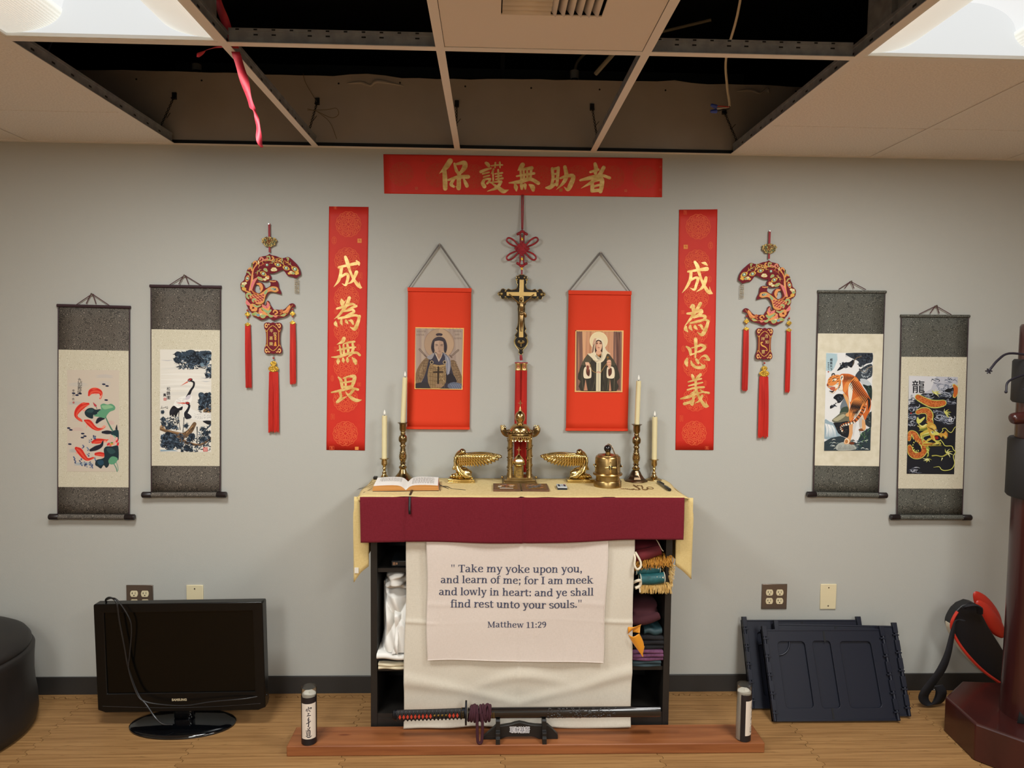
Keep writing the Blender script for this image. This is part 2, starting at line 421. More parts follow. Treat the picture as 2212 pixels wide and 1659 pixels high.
# ---------------------------------------------------------------- recessed lights
M_lens = mat('ribbed_lens', '#e6e6dc', 0.5, emit=LENS_GLOW, bump=0.3, bscale=1.0)
m = M_lens; N = m.node_tree.nodes; L = m.node_tree.links; wv = N.new('ShaderNodeTexWave'); wv.inputs['Scale'].default_value = 55; wv.bands_direction = 'X'
tc = N.new('ShaderNodeTexCoord'); L.new(tc.outputs['Object'], wv.inputs['Vector']); cr = N.new('ShaderNodeValToRGB')
cr.color_ramp.elements[0].color = (0.60, 0.60, 0.53, 1); cr.color_ramp.elements[1].color = (0.80, 0.80, 0.74, 1); L.new(wv.outputs['Fac'], cr.inputs[0]); L.new(cr.outputs[0], N['Principled BSDF'].inputs['Emission Color'])
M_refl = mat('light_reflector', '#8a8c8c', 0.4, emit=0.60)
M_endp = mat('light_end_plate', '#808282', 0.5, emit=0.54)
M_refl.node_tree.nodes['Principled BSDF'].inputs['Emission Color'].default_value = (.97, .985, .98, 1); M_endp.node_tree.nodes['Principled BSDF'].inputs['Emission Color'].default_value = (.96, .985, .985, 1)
def ceiling_light(x0, x1, y0, y1, label):
    r = empty('ceiling_light', ((x0+x1)/2, (y0+y1)/2, CEIL), label, 'ceiling light', 'recessed fluorescent ceiling lights')
    x0 += TW; x1 -= TW; y0 += TW; y1 -= TW; H = 0.115; xm = (x0+x1)/2
    b = MB(); t = 0.008
    b.box(x0, x1, y0, y0+t, CEIL+.0005, CEIL+.012); b.box(x0, x1, y1-t, y1, CEIL+.0005, CEIL+.012); b.box(x0, x0+t, y0+t, y1-t, CEIL+.0005, CEIL+.012); b.box(x1-t, x1, y0+t, y1-t, CEIL+.0005, CEIL+.012)
    b.build('frame', M_white, r)
    W, HL = 0.150, 0.062
    def arch(u):
        q = abs(u-.5)*(x1-x0-2*t); c_ = (x1-x0)/2-t-W
        return CEIL+.012+HL+.080*sqrt(max(0, 1-(q/(c_+.004))**2)) if q < c_ else CEIL+.012+HL*max(0, 1-(q-c_)/W)
    b = MB(); b.grid(lambda u, v: (x0+t+(x1-x0-2*t)*u, y0+t+(y1-y0-2*t)*v, arch(u)), 60, 4); b.build('reflector', M_refl, r)
    for yy in (y0+t, y1-t):
        b = MB(); P = [(x0+t, CEIL+.010)]+[(x0+t+(x1-x0-2*t)*k/60, arch(k/60)) for k in range(61)]+[(x1-t, CEIL+.010)]
        b.prism(P, lambda u, v, d, yy=yy: (u, yy+d, v), -.001, .001); b.build('end_plate', M_endp, r)
    for s in (-1, 1):
        b = MB()
        def lens(u, v, s=s):
            a = u*pi/2; q = W*sin(a); h = (HL+.004)*(1-cos(a))
            xe = x0+t+.002+q if s < 0 else x1-t-.002-q
            return (xe, y0+t+.003+(y1-y0-2*t-.006)*v, CEIL+.008+h+0.0*q)
        b.grid(lens, 12, 4); b.build('lens', M_lens, r, solid=0.002)
    b = MB(); b.box(x0+.01, x1-.01, y0+.01, y1-.01, CEIL+.160, CEIL+.164)
    for (xa, xb) in ((x0+.004, x0+.007), (x1-.007, x1-.004)): b.box(xa, xb, y0+.01, y1-.01, CEIL+.012, CEIL+.164)
    b.box(x0+.01, x1-.01, y1-.007, y1-.004, CEIL+.012, CEIL+.164)
    side = x1 if x1 < 0 else x0
    b.box(side-.012, side+.012, y1-.16, y1-.04, CEIL+.04, CEIL+.11)
    b.build('housing', M_galv, r); return r
ceiling_light(GX[3], GX[4], GY[2], GY[1], 'white recessed ceiling light with curved side lenses at upper left')
ceiling_light(GX[7], GX[8], GY[2], GY[1], 'white recessed ceiling light with curved side lenses at upper right')
for (x0, x1, l) in ((GX[3], GX[4], 'left'), (GX[7], GX[8], 'right')):  # unseen fixtures, added to go with the rear lamps
    ceiling_light(x0, x1, -4.41, -3.19, 'white recessed ceiling light added out of view behind the camera, %s row, nearer one' % l)
    ceiling_light(x0, x1, -6.21, -4.99, 'white recessed ceiling light added out of view behind the camera, %s row, farther one' % l)

# ---------------------------------------------------------------- air diffuser
x0, x1, y0, y1 = GX[5]+TW+.001, GX[6]-TW-.001, GY[2]+TW, GY[1]-TW-.001
r = empty('air_vent', ((x0+x1)/2, (y0+y1)/2, CEIL), 'beige square ceiling air diffuser with louvres running two ways, between open bays', 'air vent')
M_vent = mat('vent_enamel', '#ddd4c9', 0.55)
vx0, vx1, vy0, vy1 = 0.020, 0.275, -1.50, -1.272
b = MB(); loop = [(x0, y0), (x1, y0), (x1, y1), (x0, y1)]; hole = [(vx0, vy0), (vx0, vy1), (vx1, vy1), (vx1, vy0)]
b.prism([loop, hole], lambda u, v, d: (u, v, CEIL+.001-d), -.004, 0); b.build('face_panel', M_vent, r, bevel=0.0008)
b = MB(); b.box(vx0-.02, vx1+.02, vy0-.02, vy1+.02, CEIL+.06, CEIL+.066); b.build('throat', M_dark, r)
xm, ym = (vx0+vx1)/2, (vy0+vy1)/2-.03
def slat(b, p, q, tilt, horiz):
    h = .016
    if horiz: V = [(p[0], p[1], CEIL-.004), (q[0], p[1], CEIL-.004), (q[0], p[1]+tilt, CEIL+h), (p[0], p[1]+tilt, CEIL+h)]
    else: V = [(p[0], p[1], CEIL-.004), (p[0], q[1], CEIL-.004), (p[0]+tilt, q[1], CEIL+h), (p[0]+tilt, p[1], CEIL+h)]
    b.add(V, [(0, 1, 2, 3)])
for (ax, bx, ay, by, hz) in ((vx0, xm, ym, vy1, True), (xm, vx1, ym, vy1, False), (vx0, xm, vy0, ym, False), (xm, vx1, vy0, ym, True)):
    n = 6
    for i in range(n):
        b = MB(); t = (i+.5)/n
        if hz: slat(b, (ax+.003, ay+(by-ay)*t, 0), (bx-.003, 0, 0), -.012, True)
        else: slat(b, (ax+(bx-ax)*t, ay+.003, 0), (0, by-.003, 0), -.016, False)
        b.build('louvre', M_vent, r, solid=.0016)

# ---------------------------------------------------------------- things in the open ceiling
M_wire = mat('black_wire', '#161616', 0.5, metal=0.4)
for i, (x, zt, lean, lab) in enumerate(((-1.345, 2.600, -.05, 'left end of the bay'), (-.745, 2.590, -.03, 'left middle tee'), (-.152, 2.592, .0, 'centre left tee'),
                                      (.430, 2.590, .02, 'centre right tee'), (1.005, 2.585, .05, 'tee behind the blue wire nuts'))):
    r = empty('hanger_wire', (x, -0.01, zt), 'twisted black hanger wire on a wall clip above the '+lab, 'hanger wire', 'ceiling hanger wires on the drywall')
    b = MB(); b.box(x-.009, x+.009, -.008, 0, zt-.014, zt+.014); b.box(x-.009, x+.009, -.018, -.008, zt-.014, zt-.010); b.build('clip', M_dark, r)
    b = MB()
    for ph in (0, pi):
        P = []
        for k in range(41):
            t = k/40; z = zt-.012-(zt-.012-CEIL-.02)*t; P.append((x+lean*t+.0035*cos(ph+t*34), -.014-.05*t+.0035*sin(ph+t*34), z))
        b.tube(P, .0016, 5)
    b.tube([(x+lean*.45, -.03, 2.5), (x+lean*.5+.018, -.03, 2.522)], .0013, 5); b.build('wire', M_wire, r)
b = MB()
b.tube([(-.745, -.016, 2.585), (-.79, -.02, 2.66), (-.80, -.02, 2.70)], .0012, 5, smooth=4)
b.tube([(-.78, -.03, 2.545), (-.70, -.03, 2.548), (-.66, -.03, 2.555), (-.65, -.03, 2.53), (-.68, -.03, 2.515), (-.74, -.03, 2.54), (-.78, -.03, 2.55)], .0012, 5, smooth=5)
b.tube([(-.745, -.02, 2.545), (-.69, -.02, 2.50), (-.66, -.02, 2.43)], .0012, 5, smooth=4)
tag(b.build('loose_wire', mat('old_wire', '#6b5c45', .6), None, (-.74, -.02, 2.54)), 'loose looped tie wire tangled round the left hanger wire in the open ceiling', 'wire')
# dark framing and pipes beyond the top of the drywall
M_pipe = mat('dark_pipe', '#3b3e42', .6, metal=.2)
b = MB(); b.box(-1.6, 1.3, .6, .66, 2.92, 2.97); tag(b.build('ceiling_strut', M_pipe, None, (0, .63, 2.92)), 'dark horizontal steel channel in the ceiling void behind the drywall', 'steel channel')
b = MB(); b.tube([(.05, .5, 2.4), (.05, .5, 3.38)], .012, 8); tag(b.build('ceiling_rod', M_pipe, None, (.05, .5, 2.4)), 'dark vertical rod in the ceiling void behind the centre bay', 'rod')
r = empty('conduit_pipe', (.40, .42, 2.5), 'grey vertical conduit with a pale collar in the dark ceiling void above centre', 'conduit')
b = MB(); b.tube([(.40, .42, 2.45), (.40, .42, 2.862)], .018, 10); b.build('pipe', M_pipe, r)
b = MB(); b.lathe([(.022, 2.862), (.022, 2.90)], (.40, .42, 0), 14); b.build('collar', mat('collar', '#c9c3b4', .6), r)
b = MB(); b.tube([(.40, .42, 2.90), (.42, .41, 2.95), (.50, .38, 3.0), (.7, .3, 3.02), (1.0, .2, 3.06)], .007, 8, smooth=5); b.build('cable', mat('dim_cable', '#8b8676', .6), r)
r = empty('conduit_pipe', (-1.62, .35, 2.5), 'grey vertical conduit with a pale collar in the dark ceiling void at left', 'conduit')
b = MB(); b.tube([(-1.42, .42, 2.45), (-1.42, .42, 2.86)], .018, 10); b.build('pipe', M_pipe, r)
b = MB(); b.lathe([(.022, 2.862), (.022, 2.89)], (-1.42, .42, 0), 14); b.build('collar', MATS['collar'], r)
b = MB(); b.tube([(-1.85, -.10, 2.62), (-1.66, -.3, 2.72), (-1.45, -.45, 2.79), (-1.40, -.55, 2.9), (-1.38, -.6, 3.3)], .005, 8, smooth=5)
tag(b.build('ceiling_cable', mat('dim_cable2', '#5a5f78', .6), None, (-1.6, -.3, 2.7)), 'thin grey cable sagging in the dark ceiling void at upper left', 'cable')
# white cable with wire nuts
M_cable = mat('white_cable', '#d8cdb4', .5)
r = empty('electrical_cable', (.93, -.30, 2.5), 'white electrical cable hanging from the open ceiling with blue wire nuts', 'cable')
b = MB(); b.tube([(.80, -.85, 3.35), (.82, -.80, 3.0), (.85, -.62, 2.75), (.880, -.40, 2.66), (.905, -.34, 2.575), (.918, -.33, 2.520), (.920, -.33, 2.498)], .0048, 8, smooth=6); b.build('cable', M_cable, r)
for (c, dz, nm) in (('#c0392f', .006, 'red_wire'), ('#d9d4c8', 0, 'white_wire'), ('#1b1b1d', -.006, 'black_wire')):
    b = MB(); b.tube([(.920, -.33, 2.500), (.918, -.33, 2.492+dz*.4), (.895, -.335, 2.489+dz), (.868, -.34, 2.484+dz*1.5)], .0022, 6, smooth=4); b.build(nm, mat('w_'+nm, c, .5), r)
M_nut = mat('blue_nut', '#3a52b4', .45)
for (x, z, a) in ((.856, 2.494, .35), (.856, 2.474, -.1)):
    b = MB(); b.M = Matrix.Translation((x, -.34, z)) @ Matrix.Rotation(-pi/2+a, 4, 'Y'); b.lathe([(.0075, -.012), (.0085, -.008), (.006, .010), (.004, .013)], n=10); b.build('wire_nut', M_nut, r)
# coiled cable, rod brace, foil duct seen through the right bay
b = MB(); b.tube([(.46, -1.25, 2.86), (.50, -1.24, 2.72), (.60, -1.2, 2.68), (.72, -1.2, 2.74), (.80, -1.22, 2.90), (.84, -1.2, 3.2)], .006, 8, smooth=6)
tag(b.build('ceiling_cable', M_cable, None, (.6, -1.2, 2.7)), 'pale cable looping in the open bay right of the air diffuser', 'cable')
b = MB(); b.tube([(.40, -.30, 2.62), (1.05, -1.1, 3.2)], .009, 8)
tag(b.build('brace_rod', mat('brace', '#74705f', .6), None, (.5, -.4, 2.7)), 'slanting pale brace rod in the open bay right of the air diffuser', 'rod')
b = MB()
b.lathe([(.13+.006*(k % 2), -.5+k*.02) for k in range(51)], (.50, -1.62, 2.86), 24, axis='x', wob=lambda a, h: 1+.03*sin(a*7+h*60)+.02*sin(a*13-h*31))
tag(b.build('foil_duct', mat('foil', '#b9b2a2', .3, metal=1.0, bump=.9, bscale=30), None, (.5, -1.62, 2.7)), 'crinkled foil duct glimpsed in the open bay beside the diffuser', 'duct')
b = MB(); b.tube([(.98, -1.05, 3.1), (1.02, -1.1, 2.8), (1.055, -1.16, 2.56), (1.06, -1.18, 2.48)], .008, 8, smooth=5)
tag(b.build('light_whip_cable', mat('whip', '#3f4350', .5), None, (1.03, -1.1, 2.6)), 'grey supply cable running into the right ceiling light housing', 'cable')
# red ribbon on the ceiling grid
M_rib = mat('red_ribbon', '#bd2a3e', .6, col2='#a01c2a', scale=22)
def ribbon(P, wd, nrm=(0, -1, 0), th=.0006):
    b = MB(); V = []; Q = catmull([tuple(p)+(q,) for p, q in zip(P, wd)], 6); F = []
    for i, p in enumerate(Q):
        a = .7*sin(i*.45); V.append((p[0]-p[3]*cos(a), p[1]-p[3]*sin(a), p[2])); V.append((p[0]+p[3]*cos(a), p[1]+p[3]*sin(a), p[2]))
    for i in range(len(Q)-1): F.append((2*i, 2*i+1, 2*i+3, 2*i+2))
    b.add(V, F); return b
b = ribbon([(-.735, -1.01, 2.395), (-.72, -.99, 2.33), (-.70, -.985, 2.255), (-.690, -.985, 2.235), (-.683, -.98, 2.20), (-.678, -.985, 2.15), (-.672, -.98, 2.135)], [.012, .013, .010, .004, .009, .008, .004])
b2 = ribbon([(-.735, -1.02, 2.400), (-.75, -1.04, 2.46), (-.76, -1.09, 2.52), (-.755, -1.14, 2.60)], [.014, .012, .018, .014]); b.add(b2.v, b2.f)
b2 = ribbon([(-.745, -1.03, 2.401), (-.78, -1.02, 2.402), (-.83, -1.0, 2.398), (-.85, -.99, 2.385)], [.006, .008, .012, .003]); b.add(b2.v, b2.f)
tag(b.build('red_ribbon', M_rib, None, (-.735, -1.01, 2.395), solid=.0008), 'torn red ribbon tied to the ceiling grid, dangling below it', 'ribbon')

# ---------------------------------------------------------------- foam mats
def tooth(t):
    u = (t/0.048) % 1.0
    s = min(1, max(-1, 3.2*sin(2*pi*u))); return 0.0085*s
def foam_mat(x0, x1, y0, y1, label):
    g = 0.0011; n = 100; P = []
    for i in range(n): t = i/n; P.append((x0+(x1-x0)*t, y0+tooth(x0+(x1-x0)*t)+g))
    for i in range(n): t = i/n; P.append((x1+tooth(y0+(y1-y0)*t)-g, y0+(y1-y0)*t))
    for i in range(n): t = 1-i/n; P.append((x0+(x1-x0)*t, y1+tooth(x0+(x1-x0)*t)-g))
    for i in range(n): t = 1-i/n; P.append((x0+tooth(y0+(y1-y0)*t)+g, y0+(y1-y0)*t))
    b = MB(); b.prism(P, lambda u, v, d: (u, v, d), -.0118, 0.0)
    o = b.build('foam_mat', M_mat, None, ((x0+x1)/2, (y0+y1)/2, -.0118)); tag(o, label, 'floor mat', 'wood-grain puzzle mats along the wall')
labs = ['wood-grain puzzle mat at the far left under the black rounded base', 'wood-grain puzzle mat under the left part of the television', 'wood-grain puzzle mat left of the altar, under the right end of the television stand',
        'wood-grain puzzle mat under the left half of the altar', 'wood-grain puzzle mat under the right half of the altar', 'wood-grain puzzle mat between the altar and the navy panels',
        'wood-grain puzzle mat under the right half of the navy panels', 'wood-grain puzzle mat under the octagonal wooden base']
for k in range(8):
    xa = -0.541+0.602*(k-3); foam_mat(xa, xa+.602, -.637, -.035, labs[k])
b = MB(); P = []
for i in range(701): x = XL+(XR-XL)*i/700; P.append((x, -.035+tooth(x)+.0011))
b.prism(P+[(XR, 0), (XL, 0)], lambda u, v, d: (u, v, d), -.0118, 0.0)
o = b.build('trim_1', M_mat, None, (0, -.02, -.0118)); structure(o)
b = MB(); P = [(XL, YB), (XR, YB)]+[(XR+(XL-XR)*i/700, -.637+tooth(XR+(XL-XR)*i/700)-.0011) for i in range(701)]
b.prism(P, lambda u, v, d: (u, v, d), -.0118, 0.0); structure(b.build('trim_2', M_mat, None, (0, -3, -.0118)))

# ---------------------------------------------------------------- outlets and blank plates
M_steel = mat('outlet_steel', '#7b7066', .35, metal=.75); M_ivory = mat('ivory_plastic', '#ddd0ab', .4); M_slot = mat('slot', '#2a221c', .6)
def outlet(x, z, label):
    r = empty('power_outlet', (x, 0, z), label, 'power outlet', 'four-socket wall outlets')
    b = MB(); b.box(x-.058, x+.058, -.005, 0, z-.058, z+.058); b.build('plate', M_steel, r, bevel=.002)
    for i in (-1, 1):
        for j in (-1, 1):
            cx, cz = x+i*.0235, z+j*.0195
            P = [(cx+.0165*cos(a)*1.0, cz+max(-.0135, min(.0135, .0185*sin(a)))) for a in [2*pi*k/32 for k in range(32)]]
            b = MB(); b.prism(P, wallf(0), .0045, .0075); s = b.build('socket', M_ivory, r, bevel=.0006)
            b = MB(); b.box(cx-.0075, cx-.0055, -.0080, -.0072, cz-.001, cz+.0075); b.box(cx-.0095, cx-.0055, -.0080, -.0072, cz+.002, cz+.004); b.box(cx+.0050, cx+.0068, -.0080, -.0072, cz-.001, cz+.0075)
            b.lathe([(.0028, -.0080), (.0028, -.0072)], (cx, 0, cz-.007), 10, axis='y'); b.build('slots', M_slot, s)
        b = MB(); b.lathe([(.0025, -.0062), (.0025, -.0048)], (x+i*.0235, 0, z), 10, axis='y'); b.build('screw', M_steel, r)
    return r
outlet(-1.532, .434, 'dark steel four-socket outlet partly hidden behind the television'); outlet(1.295, .438, 'brushed steel four-socket outlet above the navy panels')
def blank(x, z, label):
    r = empty('blank_plate', (x, 0, z), label, 'wall plate', 'blank ivory wall plates')
    b = MB(); b.box(x-.0365, x+.0365, -.006, 0, z-.058, z+.058); b.build('plate', M_ivory, r, bevel=.002)
    for j in (-1, 1):
        b = MB(); b.lathe([(.003, -.0075), (.003, -.0055)], (x, 0, z+j*.042), 10, axis='y'); b.build('screw', M_steel, r)
blank(-1.2925, .434, 'blank ivory wall plate behind the television'); blank(1.5425, .438, 'blank ivory wall plate above the right part of the navy panels')
# ---------------------------------------------------------------- red paper banners
M_print = print_mat('printed_paper', 0.7)
M_red = mat('red_paper', '#c4281c', 0.6, col2='#cd301f', scale=6, spec=0.3)
M_gold = mat('gold_ink', '#c99a4c', 0.42, metal=0.35, col2='#efcf86', scale=34, lo=0.3, hi=0.7, stretch=(1, 1, 1.6), detail=5)
RO = '#e2633a'
def medallion(pr, cx, cy, r, col, w=1.0):
    pr.hold = True; pr.d += pr.step
    def ring(q, ww, amp=0, n=0, ph=0):
        P = [(cx+r*(q+amp*cos(n*2*pi*k/48+ph))*cos(2*pi*k/48), cy+r*(q+amp*cos(n*2*pi*k/48+ph))*sin(2*pi*k/48)) for k in range(48)]
        pr.stroke(P, ww*w*r*.036, col, 1, True)
    ring(.97, 1, .03, 14); ring(.86, .7, .05, 14, 2); ring(.62, 1.1); ring(.54, 1.0)
    for k in range(10):
        a = 2*pi*k/10+.3
        def pt(q, da): return (cx+r*q*cos(a+da), cy+r*q*sin(a+da))
        pr.stroke([pt(.70, -.25), pt(.80, -.12), pt(.73, .02), pt(.69, .12), pt(.79, .22)], w*r*.05, col, 3)
        pr.stroke([pt(.90, -.1), pt(.82, .0), pt(.90, .1)], w*r*.04, col, 3)
    for k in range(4):
        a = pi/4+k*pi/2; x, y = cx+r*.29*cos(a), cy+r*.29*sin(a)
        P = [(x+r*(.17*cos(t)*cos(a)-.11*sin(t)*sin(a)), y+r*(.17*cos(t)*sin(a)+.11*sin(t)*cos(a))) for t in [2*pi*i/14 for i in range(14)]]
        pr.stroke(P, w*r*.045, col, 1, True); pr.disc(x, y, r*.045, None, col, n=6)
        b = k*pi/2; pr.stroke([(cx+r*.14*cos(b), cy+r*.14*sin(b)), (cx+r*.46*cos(b), cy+r*.46*sin(b))], w*r*.05, col, 2)
        pr.stroke([(cx+r*.46*cos(b-.45), cy+r*.46*sin(b-.45)), (cx+r*.47*cos(b), cy+r*.47*sin(b)), (cx+r*.46*cos(b+.45), cy+r*.46*sin(b+.45))], w*r*.04, col, 3)
    pr.hold = False
def seal(pr, x, y, wd, ht, col, filled=False, oval=False):
    if oval:
        P = [(x+wd/2*cos(2*pi*k/18), y+ht/2*sin(2*pi*k/18)) for k in range(18)]; pr.stroke(P, wd*.09, col, 1, True)
    elif filled: pr.rect(x-wd/2, y-ht/2, x+wd/2, y+ht/2, col); pr.stroke([(x-wd*.2, y-ht*.1), (x+wd*.05, y-ht*.2), (x+wd*.1, y+ht*.15)], wd*.12, '#b5421f', 3); return
    else: pr.stroke([(x-wd/2, y-ht/2), (x+wd/2, y-ht/2), (x+wd/2, y+ht/2), (x-wd/2, y+ht/2), (x-wd/2, y-ht/2)], wd*.1, col, 1)
    for k in range(3):
        yy = y+ht*(-.26+.26*k); pr.stroke([(x-wd*.22, yy), (x+wd*.1, yy-ht*.05), (x+wd*.2, yy+ht*.06)], wd*.1, col, 2)
    pr.stroke([(x, y-ht*.33), (x, y+ht*.33)], wd*.08, col, 1)
# brush strokes: (points), (widths); one list per character, in the drawing units of its banner
BL = [(700, 540, 9.22), (700, 715, 9.22)]
CH_CHENG = [([(300,330),(470,290),(650,252)],[50,50,66]), ([(350,345),(330,480),(290,600),(198,716)],[66,62,56,6]), ([(345,515),(440,462),(485,495),(462,620),(430,682),(362,650)],[50,52,62,58,44,6]),
  ([(428,125),(470,240),(520,400),(600,570),(690,690),(752,732)],[56,76,52,50,72,26]), ([(728,728),(716,670),(706,612)],[52,30,4]), ([(652,425),(612,520),(562,610),(468,662)],[72,62,50,6]), ([(648,200),(690,250),(704,285)],[28,66,28])]
CH_WEI = [([(352,965),(362,1010),(370,1075)],[32,84,60]), ([(388,1062),(412,1020),(440,972)],[34,20,3]), ([(508,935),(462,1060),(380,1180),(300,1280),(205,1352)],[70,72,58,46,6]), ([(262,1145),(400,1108),(560,1055),(664,1098)],[40,52,50,18]),
  ([(650,1098),(560,1130),(440,1192)],[50,44,26]), ([(372,1200),(480,1185),(570,1168),(602,1212),(510,1258),(425,1300)],[40,46,46,54,42,32]), ([(292,1340),(450,1312),(620,1280),(722,1312)],[46,52,48,44]),
  ([(712,1300),(690,1400),(640,1525),(600,1552),(520,1512)],[60,66,78,62,6]), ([(240,1388),(232,1445),(268,1506)],[8,72,14]), ([(352,1368),(346,1420),(370,1480)],[40,56,10]), ([(436,1372),(452,1405),(486,1450)],[20,58,12]), ([(500,1385),(552,1392),(588,1452)],[22,60,40])]
CH_WU = [([(402,128),(372,188),(258,248)],[76,70,6]), ([(388,238),(500,206),(614,192)],[18,42,40]), ([(266,366),(450,322),(634,302)],[18,46,30]), ([(312,272),(328,340),(342,432)],[34,46,44]), ([(392,262),(396,340),(402,422)],[40,48,48]),
  ([(472,252),(486,330),(488,420)],[48,56,50]), ([(578,236),(590,320),(562,420)],[48,60,50]), ([(150,498),(300,492),(480,432),(650,412),(722,462)],[14,58,54,50,48]), ([(566,430),(520,470),(462,516)],[44,36,8]),
  ([(288,522),(286,580),(282,634)],[16,78,26]), ([(384,525),(390,570),(396,614)],[34,62,12]), ([(470,515),(476,570),(476,614)],[34,64,12]), ([(572,512),(622,575),(640,632)],[22,82,46])]
CH_WEI4 = [([(288,900),(340,965),(368,1105)],[28,62,60]), ([(388,922),(500,890),(612,895),(598,1000),(560,1095)],[24,42,80,72,60]), ([(428,915),(436,1000),(440,1085)],[46,46,46]), ([(368,1012),(470,1000),(560,985)],[36,36,36]), ([(370,1098),(470,1095),(560,1082)],[44,40,44]),
  ([(152,1206),(350,1166),(550,1125),(686,1152)],[30,52,44,50]), ([(320,1190),(342,1300),(268,1400)],[52,52,60]), ([(274,1402),(380,1332),(466,1286)],[50,42,6]), ([(598,1150),(540,1230),(480,1262)],[56,54,20]), ([(432,1188),(482,1255),(600,1350),(690,1372),(768,1360)],[8,44,72,60,4])]
CH_CHENG2 = [([(240,368),(430,338),(620,315)],[40,54,82]), ([(300,390),(285,520),(220,660),(122,788)],[62,62,52,6]), ([(280,545),(385,490),(440,512),(402,640),(368,722),(276,690)],[48,46,62,54,50,6]), ([(378,178),(430,270),(480,450),(560,640),(650,770),(722,800)],[54,78,54,60,72,34]),
  ([(702,790),(684,730),(670,664)],[52,26,4]), ([(602,490),(580,570),(530,680),(410,768)],[60,76,60,6]), ([(512,196),(578,206),(624,244)],[14,58,22])]
CH_WEI2 = [([(296,1075),(338,1045),(346,1130)],[44,78,66]), ([(490,1000),(430,1100),(300,1290),(166,1454)],[66,66,56,6]), ([(224,1200),(330,1190),(500,1135),(522,1172)],[40,62,56,50]), ([(520,1172),(440,1230),(358,1272)],[60,52,42]), ([(358,1278),(480,1242),(582,1255),(570,1312)],[40,52,62,56]),
  ([(286,1388),(430,1358),(580,1322),(660,1360)],[34,52,46,40]), ([(646,1350),(620,1450),(560,1578),(508,1620),(424,1568)],[58,66,82,62,5]), ([(200,1455),(192,1505),(236,1562)],[36,76,20]), ([(286,1442),(284,1480),(322,1534)],[46,66,18]), ([(380,1440),(384,1470),(426,1514)],[40,66,22]), ([(448,1430),(500,1440),(532,1502)],[20,56,42])]
CH_ZHONG = [([(254,335),(320,392),(342,492)],[34,66,54]), ([(470,330),(542,302),(622,350),(552,420),(440,452)],[24,54,66,54,22]), ([(340,492),(390,482),(440,468)],[32,30,26]), ([(438,190),(446,350),(432,552)],[72,62,30]), ([(362,362),(440,345),(520,325)],[26,26,30]),
  ([(268,578),(250,655),(268,716)],[44,80,40]), ([(346,616),(372,690),(460,752),(592,752),(616,716)],[16,58,56,64,40]), ([(604,736),(560,695),(526,655)],[56,24,3]), ([(452,590),(476,625),(494,665)],[42,60,50]), ([(500,612),(560,540),(640,520),(704,595)],[10,15,58,60]), ([(712,606),(650,602),(582,602)],[38,20,3])]
CH_YI = [([(368,900),(380,930),(394,975)],[40,64,56]), ([(536,900),(478,960),(440,1020)],[66,60,40]), ([(292,1042),(430,1004),(556,980)],[26,42,32]), ([(300,1120),(440,1086),(580,1055)],[26,42,28]), ([(276,1202),(430,1162),(608,1150)],[32,42,44]), ([(440,1000),(442,1090),(442,1190)],[52,50,46]),
  ([(436,1230),(390,1255),(332,1280)],[52,40,8]), ([(142,1380),(300,1340),(500,1270),(620,1250),(706,1268)],[30,64,36,30,50]), ([(400,1265),(392,1420),(370,1500),(322,1468)],[46,52,50,4]), ([(214,1482),(340,1440),(456,1330)],[60,52,8]), ([(458,1170),(482,1290),(560,1430),(640,1528),(702,1538)],[38,52,60,72,18]),
  ([(684,1532),(664,1490),(648,1430)],[46,24,3]), ([(572,1325),(520,1420),(424,1476)],[54,46,6]), ([(536,1200),(575,1232),(640,1265)],[26,34,30])]
BT = (920, 330, 5.267)
